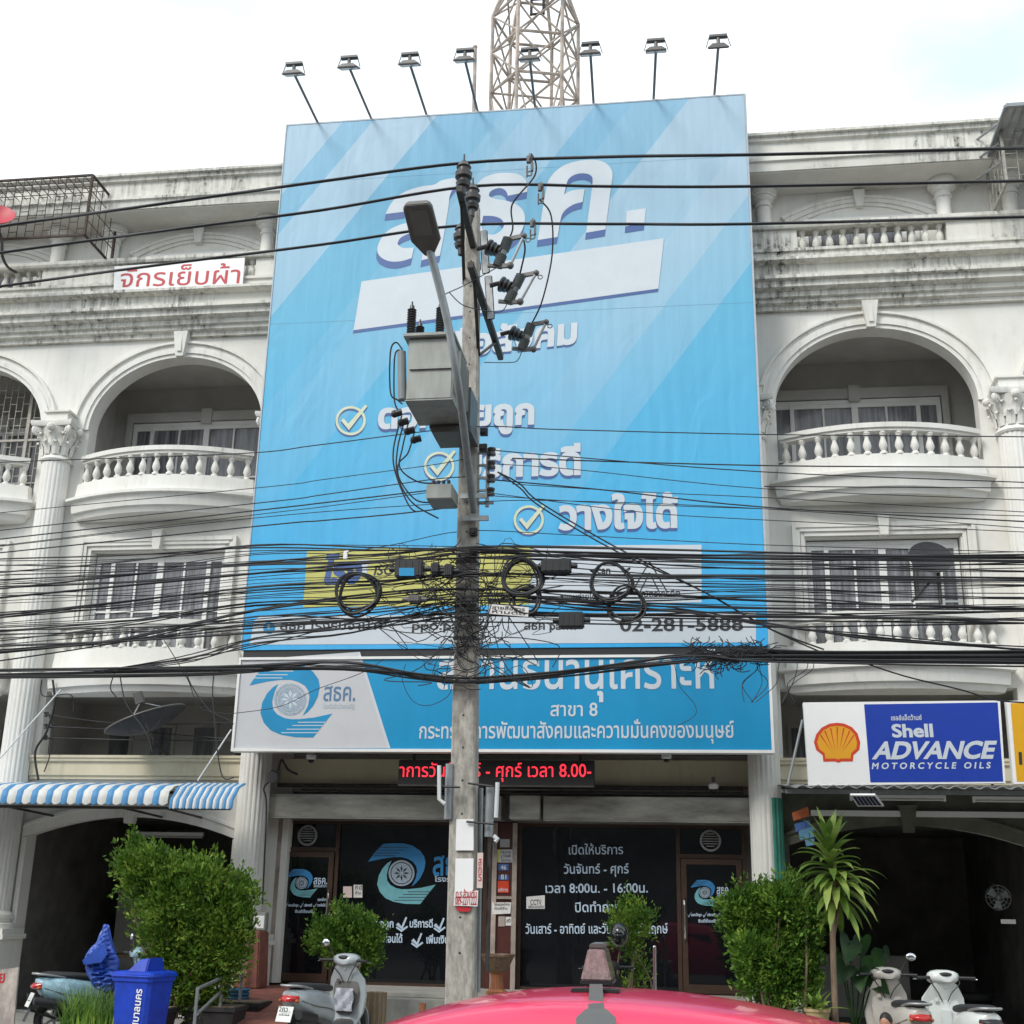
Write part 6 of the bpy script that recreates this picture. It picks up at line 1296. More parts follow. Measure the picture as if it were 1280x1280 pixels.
pot('upturned looking ochre pot with grassy plant, standing under the arching one', 1024, 1275, -2.9, 0.15, 0.20, 0.2, 'pot', (22, 0.2, 0.010, 'leafC'))
pot('small red terracotta pot at the foot of the dracaena', 1049, 1268, -2.7, 0.11, 0.30, 0.2, 'terra')
for z, l, x in ((0.1, 'rough concrete block carrying the ochre pots', 4.22), (0.15, 'rough concrete block carrying the terracotta pot', 4.5)):
    t = thing('block', l, 'block', (x, -2.75, 0)); g = G(); g.box(x - 0.18, x + 0.14, -2.95, -2.5, 0.003, 0.196 if x < 4.4 else 0.296); g.build('concrete', 'paving', t, bevel=0.01)
# elephant ear plant
c = P(1066, 1240, -2.0); t = thing('elephant_ear', 'dark broad leaved plant in a green pot right of the dracaena', 'plant', (c.x, -2.0, 0)); g = G(); g2 = G()
for px, py, rr, tilt in ((1062, 1186, 24, 0.3), (1090, 1206, 24, -0.5), (1078, 1180, 17, 0.1), (1092, 1228, 20, -0.7), (1056, 1216, 20, 0.6), (1074, 1222, 20, 0.1), (1104, 1192, 12, -0.4), (1048, 1196, 14, 0.8)):
    o = P(px, py - rr * 0.3, -2.0 + rnd(-.35, .2)); r = rr / 92; Rl = Matrix.Rotation(tilt, 3, 'Y') @ Matrix.Rotation(rnd(-0.9, -0.2), 3, 'X') @ Matrix.Rotation(rnd(-.5, .5), 3, 'Z'); hs = [(0, 0.12), (0.18, 0.34), (0.42, 0.38), (0.58, 0.12), (0.52, -0.25), (0.32, -0.7), (0.0, -1.15)]
    hl = hs + [(-x, z) for x, z in hs[-2:0:-1]]; ctr = o + Rl @ Vector((0, 0.05 * r, -0.2 * r)); out = [o + Rl @ Vector((x * r, -0.22 * abs(x) * r + 0.12 * z * z * r, z * r)) for x, z in hl]
    g.add([ctr] + out, [(0, 1 + k, 1 + (k + 1) % len(out)) for k in range(len(out))]); g2.tube([(c.x, -2.0, 0.3), o], 0.01, 6)
g.build('leaves', 'leafD', t, smooth=60); g2.build('stalks', 'leafD', t)
g = G(); g.lathe([(0.13, 0.003), (0.18, 0.3), (0.19, 0.32), (0.16, 0.32)], (c.x, -2.0, 0), 20); g.build('pot_body', 'greenpaint', t, smooth=40)
# pedestal urn before the pier, log planter, clay stub
c = P(622, 1192, 0.25); t = thing('pedestal_urn', 'carved brown bowl on a ribbed pedestal before the maroon pier', 'urn', (c.x, 0.25, 0.503)); z = 0.503
g = G(); g.lathe([(0.15, z), (0.15, z + 0.04), (0.10, z + 0.07), (0.085, z + 0.18), (0.095, z + 0.27), (0.12, z + 0.29)], (c.x, 0.25, 0), 60, flute=18, depth=0.12); g.build('pedestal', 'terra', t, smooth=40)
g = G(); g.lathe([(0.11, z + 0.285), (0.17, z + 0.36), (0.215, z + 0.46), (0.235, z + 0.50), (0.245, z + 0.50), (0.245, z + 0.53), (0.21, z + 0.53), (0.18, z + 0.47)], (c.x, 0.25, 0), 36); g.build('bowl', 'urn', t, smooth=35)
c = P(470, 1262, -1.6); t = thing('log_planter', 'short hollow wooden log planter right of the grey scooter', 'planter', (c.x, -1.6, 0)); zt = P(470, 1240, -1.6).z
g = G(); g.lathe([(0.135, 0.003), (0.13, zt * 0.5), (0.135, zt), (0.105, zt), (0.1, zt - 0.08), (0.01, zt - 0.08)], (c.x, -1.6, 0), 28, flute=9, depth=0.06); g.build('log', 'log', t, smooth=50)
c = P(528, 1265, -1.2); t = thing('clay_pot', 'slim terracotta stub beside the log planter', 'pot', (c.x, -1.2, 0)); zt = P(528, 1254, -1.2).z; g = G(); g.lathe([(0.05, 0.003), (0.045, zt), (0.035, zt), (0.03, zt - 0.05)], (c.x, -1.2, 0), 16); g.build('stub', 'terra', t, smooth=50)
t = thing('steel_post', 'thin bright steel post before the right shop window', 'post', tuple(P(818, 1240, -1.5))); g = G(); a, b = P(818, 1240, -1.5), P(818, 1184, -1.5); g.tube([(a.x, -1.5, 0.003), b], 0.022, 12); g.ball(b, 0.024); g.build('tube', 'chrome', t, smooth=40)

# ------------------------------------------------------------------ scooters
def sring(x, zc, hw, hh, n=14, e=2.6, y0=0.0):
    r = []
    for j in range(n):
        a = 2 * PI * j / n; c, s = math.cos(a), math.sin(a); r.append((x, y0 + hw * math.copysign(abs(c) ** (2 / e), c), zc + hh * math.copysign(abs(s) ** (2 / e), s)))
    return r
def scooter(label, loc, rz, paint, paint2, plate, bag=False, coat=False, tail='tail', mirrors=(1, -1), front=True, seatm='seat', name='scooter'):
    t = thing(name, label, 'scooter', loc, rz); B = lambda g, nm, m, p=t, **k: g.build(nm, m, p, local=True, **k)
    for x in (-0.62, 0.62):
        g = G(); g.torus((x, 0, 0.235), 0.19, 0.048, (0, 1, 0), 30, 10); wh = B(g, 'wheel', 'rubber', smooth=60)
        g = G(); g.torus((x, 0, 0.235), 0.135, 0.014, (0, 1, 0), 28, 6); g.cyl((x, -0.05, 0.235), (x, 0.05, 0.235), 0.04)
        for k in range(5): a = k * 2 * PI / 5; g.bar((x, 0, 0.235), (x + 0.135 * math.cos(a), 0, 0.235 + 0.135 * math.sin(a)), 0.03, 0.022, (0, 1, 0))
        B(g, 'rim', 'steel', wh, smooth=40)
    # rear body
    g = G(); g.loft([sring(-0.88, 0.66, 0.07, 0.05), sring(-0.82, 0.62, 0.13, 0.10), sring(-0.68, 0.585, 0.175, 0.155), sring(-0.45, 0.55, 0.185, 0.175), sring(-0.25, 0.52, 0.17, 0.175), sring(-0.10, 0.47, 0.14, 0.16), sring(-0.03, 0.42, 0.12, 0.13)]); B(g, 'rear_body', paint, smooth=60)
    g = G(); g.loft([sring(-0.66, 0.42, 0.10, 0.07), sring(-0.3, 0.34, 0.13, 0.09), sring(-0.05, 0.26, 0.14, 0.06), sring(0.34, 0.26, 0.15, 0.05), sring(0.42, 0.3, 0.13, 0.05)]); B(g, 'floorboard', paint2, smooth=50)
    g = G(); g.loft([sring(-0.86, 0.755, 0.06, 0.02), sring(-0.74, 0.755, 0.12, 0.035), sring(-0.45, 0.735, 0.135, 0.04), sring(-0.2, 0.715, 0.12, 0.045), sring(-0.06, 0.70, 0.09, 0.04)]); B(g, 'seat', seatm, smooth=60)
    g = G(); g.tube(smoothpath([(-0.55, 0.11, 0.72), (-0.85, 0.12, 0.76), (-0.93, 0, 0.765), (-0.85, -0.12, 0.76), (-0.55, -0.11, 0.72)]), 0.013); B(g, 'grab_rail', 'steel', smooth=50)
    g = G(); g.loft([sring(-0.55, 0.40, 0.045, 0.05, y0=-0.17), sring(-0.75, 0.43, 0.06, 0.06, y0=-0.18), sring(-0.92, 0.46, 0.05, 0.05, y0=-0.18)]); g.tube([(-0.1, -0.1, 0.2), (-0.55, -0.17, 0.38)], 0.02); B(g, 'exhaust', 'blackp', smooth=50)
    g = G(); g.loft([sring(-0.62, 0.26, 0.05, 0.07, y0=0.1), sring(-0.2, 0.28, 0.06, 0.09, y0=0.1)]); B(g, 'engine', 'lampgrey', smooth=50)
    # leg shield, apron, front fender
    g = G(); rings = []
    for z, hw, xf, th in ((0.26, 0.17, 0.40, 0.03), (0.40, 0.235, 0.44, 0.05), (0.60, 0.265, 0.45, 0.07), (0.78, 0.245, 0.42, 0.08), (0.92, 0.155, 0.36, 0.07), (0.97, 0.08, 0.34, 0.05)):
        k = 8; fr = [(xf + th * (1 - (2 * i / k - 1) ** 2), hw * (2 * i / k - 1), z) for i in range(k + 1)]; bk = [(xf - 0.02 - 0.02 * (1 - (2 * i / k - 1) ** 2), hw * 0.96 * (2 * i / k - 1), z) for i in range(k, -1, -1)]; rings.append(fr + bk)
    g.loft(rings); shd = B(g, 'leg_shield', paint, smooth=50)
    g = G(); g.loft([sring(0.36, 0.48, 0.15, 0.12), sring(0.395, 0.64, 0.19, 0.19)]); g.obox((0.355, 0.1, 0.76), (0.02, 0.05, 0.05)); g.box(0.33, 0.40, -0.06, 0.06, 0.42, 0.66); B(g, 'inner_panel', paint2, shd, bevel=0.01)
    g = G()
    for i in range(2): pass
    rings = []
    for k in range(9):
        a = math.radians(-10 + k * 22); rings.append([(0.62 + 0.262 * math.cos(a), y, 0.235 + 0.262 * math.sin(a)) for y in (-0.07, -0.045, 0, 0.045, 0.07)] + [(0.62 + 0.247 * math.cos(a), y, 0.235 + 0.247 * math.sin(a)) for y in (0.065, -0.065)])
    g.loft(rings); g.bar((0.62, 0.075, 0.235), (0.47, 0.05, 0.62), 0.035); g.bar((0.62, -0.075, 0.235), (0.47, -0.05, 0.62), 0.035); B(g, 'front_fender', paint, smooth=50)
    # handlebar and head
    g = G(); g.loft([sring(0.27, 1.00, 0.10, 0.045), sring(0.33, 1.01, 0.175, 0.07), sring(0.40, 1.00, 0.185, 0.085), sring(0.47, 0.985, 0.12, 0.075), sring(0.50, 0.98, 0.05, 0.04)]); g.tube([(0.38, 0, 0.90), (0.36, 0, 1.0)], 0.06); hd = B(g, 'handlebar_cover', paint, smooth=60)
    g = G(); g.ball((0.49, 0, 0.985), 0.03, 0.06, 0.045); B(g, 'headlight', 'chrome', hd, smooth=60)
    g = G(); g.ball((0.30, 0, 1.035), 0.05, 0.09, 0.025); B(g, 'instrument_dial', 'blackp', hd, smooth=60)
    for s in (1, -1):
        g = G(); g.tube([(0.35, s * 0.14, 1.0), (0.27, s * 0.34, 1.0)], 0.018); B(g, 'grip', 'blackp', hd, smooth=50)
        g = G(); g.tube(smoothpath([(0.37, s * 0.17, 0.995), (0.34, s * 0.30, 0.985), (0.30, s * 0.37, 0.985)]), 0.006); B(g, 'brake_lever', 'chrome', hd, smooth=50)
    for s in mirrors:
        g = G(); g.tube(smoothpath([(0.34, s * 0.16, 1.02), (0.35, s * 0.22, 1.12), (0.33, s * 0.27, 1.17)]), 0.007); mm = B(g, 'mirror', 'blackp', smooth=50)
        g = G(); g.ball((0.33, s * 0.30, 1.20), 0.016, 0.06, 0.045); B(g, 'mirror_glass', 'chrome', mm, smooth=60)
    g = G(); g.loft([sring(-0.93, 0.615, 0.05, 0.02), sring(-0.90, 0.62, 0.09, 0.035), sring(-0.83, 0.63, 0.125, 0.045)]); B(g, 'tail_light', tail, smooth=60)
    g = G(); R = Matrix.Rotation(0.35, 3, 'Y'); g.obox((-0.93, 0, 0.46), (0.006, 0.20, 0.17), R); pl = B(g, 'number_plate', 'plate')
    g = G(); letter(g, plate[0], (-0.937 - 0.02, 0.06, 0.49), (-0.937 - 0.02, -0.06, 0.49), 0.045, 0.02, n=(-1, 0, 0.0), lift=0.004, ref=0.6); letter(g, plate[1], (-0.937 + 0.018, 0.075, 0.405), (-0.937 + 0.018, -0.075, 0.405), 0.045, 0.02, n=(-1, 0, 0.0), lift=0.02, ref=0.6); B(g, 'plate_lettering', 'ink', pl)
    g = G(); g.bar((-0.72, 0, 0.52), (-0.92, 0, 0.42), 0.05, 0.03); g.bar((-0.8, -0.06, 0.3), (-0.6, -0.06, 0.24), 0.03); B(g, 'plate_bracket', 'blackp')
    for s in (1, -1):
        g = G(); g.tube(smoothpath([(0.36, s * 0.15, 1.0), (0.30, s * 0.16, 0.94), (0.34, s * 0.08, 0.84), (0.36, s * 0.03, 0.74)]), 0.006, 5); B(g, 'control_cable', 'blackp', smooth=50)
        g = G(); g.tube(smoothpath([(-0.80, s * 0.135, 0.60), (-0.55, s * 0.19, 0.53), (-0.25, s * 0.175, 0.49), (-0.06, s * 0.125, 0.45)]), 0.006, 5); B(g, 'side_trim', 'lampgrey', smooth=50)
        g = G(); g.ball((0.49, s * 0.13, 0.80), 0.02, 0.045, 0.025); B(g, 'turn_signal', 'shellyellow', smooth=60)
        g = G(); g.ball((-0.86, s * 0.11, 0.60), 0.03, 0.025, 0.02); B(g, 'rear_signal', 'orangesign', smooth=60)
    g = G(); g.loft([sring(-0.80, 0.31, 0.05, 0.02), sring(-0.92, 0.34, 0.07, 0.015), sring(-0.97, 0.22, 0.075, 0.012)]); B(g, 'mud_flap', 'blackp', smooth=40)
    g = G(); g.tube([(-0.1, 0.12, 0.2), (-0.06, 0.2, 0.02)], 0.01); B(g, 'side_stand', 'lampgrey', smooth=40)
    if bag:
        g = G(); n = 9; rows = []
        for i in range(n + 1):
            z = 0.42 + 0.26 * i / n; rows.append([(0.305 - 0.014 * math.sin(3 * PI * j / 8 + i) - 0.008 * math.sin(7 * i + 3 * j), -0.15 + 0.26 * j / 8, z) for j in range(9)])
        vs = [p for r in rows for p in r]; m_ = len(vs); vs += [(a + 0.012, b, c) for a, b, c in vs]; fs = []
        for i in range(n):
            for j in range(8): q = (i * 9 + j, i * 9 + j + 1, i * 9 + j + 10, i * 9 + j + 9); fs += [q, tuple(k + m_ for k in q[::-1])]
        g.add(vs, fs); o = g.build('plastic_sheet', 'bagplastic', t, smooth=30, local=True); 
    return t
def ang(deg): return math.radians(deg)
def place(px, py, Y, deg):
    'ground point of a scooter whose tail lamp shows at this pixel'
    v = P(px, py, Y); h = Vector((math.cos(ang(deg)), math.sin(ang(deg)), 0)); q = v + h * 0.9; return (q.x, q.y, 0.003)
# the x axis of a scooter points the way it heads
scooter('blue grey scooter with red tail lamp and printed plastic sheet, parked by the ramp', place(359, 1248, -3.4, 74), ang(74), 'scgrey', 'lampgrey', ('2กว', '9270'), bag=True, seatm='scgrey' if False else 'seat', mirrors=(1,))
scL = scooter('pale blue and white scooter half covered with a blue raincoat at far left', place(43, 1228, -2.6, 40), ang(40), 'sclight', 'blackp', ('1กษ', '2037'), mirrors=(1,))
scooter('beige scooter seen from behind next to the elephant ear plant', place(1152, 1254, -3.3, 98), ang(98), 'scbeige', 'scbeige', ('1กร', '790'), mirrors=(-1,))
scooter('white retro scooter with black seat, right of the beige one', place(1240, 1260, -3.7, 101), ang(101), 'scwhite', 'scwhite', ('3ขก', '41'), tail='blackp', mirrors=())
# black motorcycle hidden behind the pink car: its mirror and bars show
scooter('black scooter parked behind the pink car, only mirror and handlebar showing', place(815, 1262, -3.2, 118), ang(118), 'blackp', 'blackp', ('กข', '12'), mirrors=())
c = P(774, 1168, -2.0); t = thing('helmet', 'glossy black helmet hung on the black scooter', 'helmet', tuple(c)); g = G(); g.ball(c, 0.115, 0.13, 0.14, 18, 12); g.build('shell', mat('gloss_black', (0.006, 0.006, 0.007), 0.06, 0, var=0, coat=1.0), t, smooth=60); g = G(); g.ball(c + Vector((0, -0.045, -0.02)), 0.09, 0.095, 0.06, 14, 8); g.build('visor', 'glass', t, smooth=60)
# raincoat draped over the left scooter
ct = thing('raincoat', 'crumpled blue raincoat draped over the handlebar of the left scooter', 'raincoat', tuple(P(128, 1195, -2.5)))
from mathutils import noise
g = G()
def drape(lst, Y, flat_, m_=10):
    rings = []; lst = [tuple(v) for v in smoothpath(lst, 4)]
    for px, py, w_ in lst:
        c = P(px, py, Y); q = w_ / 92; rings.append([c + Vector((q * math.cos(a) * (1 + 0.18 * math.sin(5 * a + px)), flat_ * q * math.sin(a) * (1 + 0.2 * math.sin(4 * a + py)), 0.05 * q * math.sin(3 * a + px))) for a in [2 * PI * k / 40 for k in range(40)]])
    g.loft(rings)
drape([(133, 1155, 1.5), (133, 1157, 4), (132, 1163, 6), (131, 1172, 7.5), (130, 1181, 10), (129, 1189, 15), (128, 1198, 18), (128, 1208, 18), (130, 1218, 17), (131, 1228, 14), (131, 1236, 10), (131, 1240, 5)], -2.5, 0.75)
sh0 = [(103, 1201), (109, 1196), (119, 1187), (130, 1180), (134, 1192), (126, 1203), (116, 1205), (106, 1206)]; g.loft([PX(sh0, -2.72), PX(sh0, -2.45)])
for v in g.v:
    fold = math.sin(v.x * 70 + 3 * math.sin(v.z * 5)) * 0.010 + math.sin(v.x * 31 - v.z * 6) * 0.012; v += Vector((0, fold, 0)) + noise.noise_vector(v * 6.0) * 0.022
g.build('cloth', 'coatblue', ct, smooth=60)
# blue wheeled bin
c = P(176, 1262, -3.2); zt = P(180, 1222, -3.2).z; x0, x1 = P(140, 1235, -3.3).x, P(197, 1235, -3.3).x; cx = (x0 + x1) / 2; hw = (x1 - x0) / 2
t = thing('wheelie_bin', 'bright blue plastic wheelie bin with white vertical lettering in front of the bush', 'bin', (cx, -3.05, 0)); Rb = Matrix.Rotation(-0.22, 4, 'Z'); TB = lambda g: setattr(g, 'v', [Vector((cx, -3.05, 0)) + (Rb @ (v - Vector((cx, -3.05, 0)))) for v in g.v]) or g
def rr(hx, hy, z, b=0.04, dy=0): return [Vector((cx + a, -3.05 + b2 + dy, z)) for a, b2 in ((-hx + b, -hy), (hx - b, -hy), (hx, -hy + b), (hx, hy - b), (hx - b, hy), (-hx + b, hy), (-hx, hy - b), (-hx, -hy + b))]
g = G(); g.loft([rr(hw * 0.78, 0.2, 0.05), rr(hw * 0.80, 0.21, 0.10), rr(hw * 0.93, 0.25, zt - 0.05), rr(hw * 1.0, 0.27, zt - 0.04), rr(hw * 1.0, 0.27, zt)]); TB(g).build('body', 'binblue', t, smooth=35)
g = G(); g.loft([rr(hw * 1.06, 0.29, zt + 0.002), rr(hw * 1.06, 0.29, zt + 0.03), rr(hw * 0.98, 0.26, zt + 0.06), rr(hw * 0.7, 0.2, zt + 0.075)]); 
g.loft([[(cx - hw * 0.35, -3.28, zt + 0.06), (cx + hw * 0.62, -3.28, zt + 0.06), (cx + hw * 0.62, -2.9, zt + 0.06), (cx - hw * 0.35, -2.9, zt + 0.06)], [(cx + hw * 0.1, -3.22, zt + 0.20), (cx + hw * 0.58, -3.22, zt + 0.22), (cx + hw * 0.58, -2.95, zt + 0.22), (cx + hw * 0.1, -2.95, zt + 0.20)]]); TB(g).build('lid', 'binblue', t, bevel=0.012)
g = G(); g.cyl((cx - hw, -2.82, 0.1), (cx - hw * 0.7, -2.82, 0.1), 0.1, 20); g.cyl((cx + hw * 0.7, -2.82, 0.1), (cx + hw, -2.82, 0.1), 0.1, 20); TB(g).build('wheels', 'rubber', t, smooth=40)
q = G(); 
letter(q, 'เทศบาลนคร', (cx + hw * 0.52, -3.276, 0.15), (cx + hw * 0.60, -3.292, zt - 0.12), 0.075, 0.02, n=(0, -1, 0), lift=0.012); TB(q).build('bin_lettering', 'board', t)
# marbled notice board at the left border
t = thing('notice_board', 'marbled grey board with red print leaning at the left border', 'board', tuple(P(8, 1245, -3.6))); pts = PX([(-30, 1216), (23, 1209), (16, 1290), (-36, 1296)], -3.6); g = G(); g.loft([pts, [p + Vector((0, 0.03, 0)) for p in pts]]); g.build('panel', 'marble', t)
q = G(); letter(q, 'ขาย', P(-16, 1230, -3.6), P(6, 1228, -3.6), 0.1, 0.02, lift=0.004); q.build('red_lettering', 'redink', t)

# ------------------------------------------------------------------ the pink taxi passing in front
YC = -12.4; XA = P(745, 1238, YC).x; XC = XA + 0.12; GZ = -0.15; ZA = P(745, 1238, YC).z - GZ
car = thing('taxi', 'pink taxi with smoked roof light seen over its roof at the bottom', 'car', (XC, YC, -0.15))
def zroof(x):
    u = x - XA; return ZA - (0.14 * (abs(u) / 0.86) ** 2.1 if u < 0 else 0.135 * (u / 1.1) ** 2.1)
prof = [(-2.25, 0.80), (-2.1, 0.92), (-1.6, 0.98), (-1.35, 1.0)]
roofx = [-1.05, -0.85, -0.65, -0.45, -0.25, -0.05, 0.15, 0.35, 0.55, 0.75, 0.95]
def cring(x, zt, hwt, hwb=0.86, zb=0.30):
    zs = 0.86
    if zt > 1.05: r = [(-hwb * 0.9, zb), (-hwb, 0.5), (-hwb, zs), (-hwt - 0.05, zt - 0.10), (-hwt, zt - 0.035), (-hwt * 0.85, zt - 0.012), (-hwt * 0.5, zt - 0.003), (0, zt)]
    else: r = [(-hwb * 0.9, zb), (-hwb, 0.5), (-hwb, min(zs, zt - 0.08)), (-hwb + 0.03, zt - 0.05), (-hwb + 0.08, zt - 0.02), (-hwt * 0.8, zt - 0.008), (-hwt * 0.4, zt - 0.002), (0, zt)]
    r = r + [(-y, z) for y, z in r[-2::-1]]
    return [(XC + x, YC + y, GZ + z) for y, z in r]
rg = []
for x, z in ((-2.28, 0.62), (-2.22, 0.78), (-2.05, 0.90), (-1.7, 0.97), (-1.45, 0.99)): rg.append(cring(x, z, 0.75))
xs = [-1.15 + 0.1 * i for i in range(25)]
for x in xs: rg.append(cring(x, max(1.12, zroof(XC + x)), 0.56))
for x, z in ((1.6, 1.02), (1.9, 0.97), (2.15, 0.90), (2.25, 0.75), (2.28, 0.6)): rg.append(cring(x, z, 0.75))
g = G(); g.loft(rg); g.build('body', 'pink', car, smooth=45)
g = G()
for s in (-1, 1): g.tube([(XC - 0.9, YC + s * 0.72, GZ + 0.98), (XC - 0.98, YC + s * 0.92, GZ + 1.0)], 0.02); g.ball((XC - 1.0, YC + s * 0.94, GZ + 1.02), 0.05, 0.09, 0.06)
g.build('door_mirrors', 'pink', car, smooth=50)
g = G()
for s in (-1, 1):
    for x0, x1 in ((-0.75, 0.0), (0.06, 0.82)): 
        y0, y1 = YC + s * 0.80, YC + s * 0.675
        g.loft([[(XC + x0, y0, GZ + 0.92), (XC + x1, y0, GZ + 0.92), (XC + x1 * 0.88, y1, GZ + 1.24), (XC + x0 * 0.88, y1, GZ + 1.24)], [(XC + x0, y0 + s * 0.012, GZ + 0.92), (XC + x1, y0 + s * 0.012, GZ + 0.92), (XC + x1 * 0.88, y1 + s * 0.012, GZ + 1.24), (XC + x0 * 0.88, y1 + s * 0.012, GZ + 1.24)]])
g.build('side_windows', 'glass', car)
for x in (-1.4, 1.4):
    for s in (-1, 1):
        g = G(); g.torus((XC + x, YC + s * 0.76, GZ + 0.31), 0.215, 0.095, (0, 1, 0), 30, 10); wh = g.build('wheel', 'rubber', car, smooth=60); g = G(); g.lathe([(0.19, -0.06), (0.19, 0.06), (0.02, 0.07)], (0, 0, 0), 24); g.v = [Vector((XC + x + v.x, YC + s * (0.78 + v.z), GZ + 0.31 + v.y)) for v in g.v]; g.build('rim', 'steel', wh, smooth=40)
for x, m_, nm in ((-2.27, 'tail', 'tail_light'), (2.27, 'chrome', 'headlight')):
    for s in (-1, 1): g = G(); g.obox((XC + x, YC + s * 0.6, GZ + 0.68), (0.06, 0.3, 0.12)); g.build(nm, m_, car, bevel=0.015)
# roof light held on a bar and strap
YL = YC - 0.05
tl = thing('taxi_light', 'smoked trapezoid taxi roof light on a black bar strapped to the pink roof', 'roof light', (XA, YL, ZA + GZ))
q0 = P(745, 1232, YL); zz = q0.z; xx = q0.x
Y0, Y1 = YL, YL + 0.30
def tr_(hx, z): return [(xx - hx, Y0, z), (xx + hx, Y0, z), (xx + hx, Y1, z), (xx - hx, Y1, z)]
k = (P(765, 1225, Y0) - P(726, 1225, Y0)).length / 2; zt0, zt1 = P(745, 1226, Y0).z, P(745, 1186, Y0).z
g = G(); g.loft([tr_(k, zt0), tr_(k * 0.52, zt1)]); g.build('lens', 'smoked', tl, bevel=0.006)
g = G(); g.loft([tr_(k * 0.45, zt1 + 0.001), tr_(k * 0.42, zt1 + 0.02)]); g.build('cap', 'lampgrey', tl, bevel=0.004)
g = G(); g.loft([tr_(k * 1.03, zt0 - 0.02), tr_(k * 1.05, zt0 - 0.001)]); g.build('base', 'blackp', tl, bevel=0.004)
g = G(); bw = (P(778, 1240, YL) - P(718, 1240, YL)).length / 2; zb_ = P(745, 1242, YL - 0.05).z + 0.006; g.loft([[(xx - bw, YL - 0.08, zb_ - 0.006), (xx + bw, YL - 0.08, zb_ - 0.006), (xx + bw, YL + 0.03, zb_ - 0.006), (xx - bw, YL + 0.03, zb_ - 0.006)], [(xx - bw, YL - 0.08, zb_ + 0.012), (xx + bw, YL - 0.08, zb_ + 0.012), (xx + bw, YL + 0.03, zb_ + 0.012), (xx - bw, YL + 0.03, zb_ + 0.012)]]); g.build('mount_bar', 'rubber', tl, bevel=0.006)
g = G(); a_ = [P(x, y, Y) for x, y, Y in ((737, 1230, YL - 0.09), (753, 1230, YL - 0.09), (755, 1262, YL - 0.55), (735, 1262, YL - 0.55))]; g.loft([a_, [p - Vector((0, 0, 0.015)) for p in a_]]); g.build('strap', 'lampgrey', tl)
oc = [P(745 + dx, dy, Y) for dx, dy, Y in ((-13, 1261, YL - .55), (13, 1261, YL - .55), (25, 1272, YL - .62), (25, 1286, YL - .72), (13, 1297, YL - .8), (-13, 1297, YL - .8), (-25, 1286, YL - .72), (-25, 1272, YL - .62))]; g = G(); g.loft([oc, [p - Vector((0, 0, 0.02)) for p in oc]]); g.build('magnet_plate', 'lampgrey', tl)

# ------------------------------------------------------------------ things in and on the shophouses
def cage(label, x0, x1, y0, y1, z0, z1, m, roof=True, step=0.16):
    t = thing('window_cage', label, 'window cage', ((x0 + x1) / 2, y0, z0)); g = G(); r = 0.011
    for x in (x0, x1):
        for y in (y0, y1): g.bar((x, y, z0), (x, y, z1), 0.04)
    for z in (z0, z1):
        for y in (y0, y1): g.bar((x0, y, z), (x1, y, z), 0.035)
        for x in (x0, x1): g.bar((x, y0, z), (x, y1, z), 0.035)
    g.build('frame', m, t); g = G(); n = int((x1 - x0) / step)
    for i in range(1, n): x = x0 + (x1 - x0) * i / n; g.bar((x, y0, z0), (x, y0, z1), r)
    nz_ = int((z1 - z0) / 0.13)
    for j in range(1, nz_):
        z = z0 + (z1 - z0) * j / nz_
        for i in range(n):
            if (i + j) % 2 == 0: g.bar((x0 + (x1 - x0) * i / n, y0, z), (x0 + (x1 - x0) * (i + 1) / n, y0, z), r)
    for x in (x0, x1):
        for j in range(1, 5): y = y0 + (y1 - y0) * j / 5; g.bar((x, y, z0), (x, y, z1), r)
        for j in range(1, 4): z = z0 + (z1 - z0) * j / 4; g.bar((x, y0, z), (x, y1, z), r)
    if roof:
        for i in range(1, n): x = x0 + (x1 - x0) * i / n; g.bar((x, y0, z1), (x, y1, z1), r)
        for j in range(1, 6): y = y0 + (y1 - y0) * j / 6; g.bar((x0, y, z1), (x1, y, z1), r)
    g.build('bars', m, t); return t
cage('rusty dark window cage on the upper left terrace', -11.3, -7.45, -0.15, 0.9, 12.72, 13.92, 'cage')
cage('pale grey window cage under a metal awning at the upper right corner', 8.0, 11.5, -0.1, 0.9, 12.75, 13.8, 'cagegrey', roof=False, step=0.2)
t = thing('window_awning', 'grey ribbed metal awning above the pale cage at the upper right corner', 'awning', (9, -0.4, 14.3)); g = G(); n = 60; vs = []; fs = []
a0_, a1_ = P(1253, 131, -0.75), P(1227, 188, 0.35)
for i in range(n + 1):
    x = 7.93 + 4 * i / n; dz = 0.03 * (i % 2); vs += [(x, -0.75, a0_.z + dz), (x, 0.5, a1_.z + dz)]
vs += [(a, b, c - 0.015) for a, b, c in vs]; m_ = 2 * (n + 1)
for i in range(n): fs += [(2 * i, 2 * i + 1, 2 * i + 3, 2 * i + 2), (m_ + 2 * i, m_ + 2 * i + 2, m_ + 2 * i + 3, m_ + 2 * i + 1)]
g.add(vs, fs); g.build('sheet', 'corr', t); g = G(); g.bar((7.93, -0.76, a0_.z - 0.03), (7.93, 0.5, a1_.z - 0.03), 0.05); g.bar((7.93, -0.76, a0_.z - 0.03), (12, -0.76, a0_.z - 0.03), 0.06); 
for z in (13.2, 13.55, 13.9): g.tube([(7.6, 0.9, z + 0.1), (8.0, 0.0, z)], 0.02)
g.build('frame', 'pipe', t)
t = thing('loggia_grille', 'dark brick pattern grille filling the arched loggia at the left border', 'grille', (-9.97, 1.5, 8.4)); g = G()
for i in range(26): x = -11.5 + i * 0.125; g.bar((x, 1.5, 8.3), (x, 1.5, 10.85), 0.012)
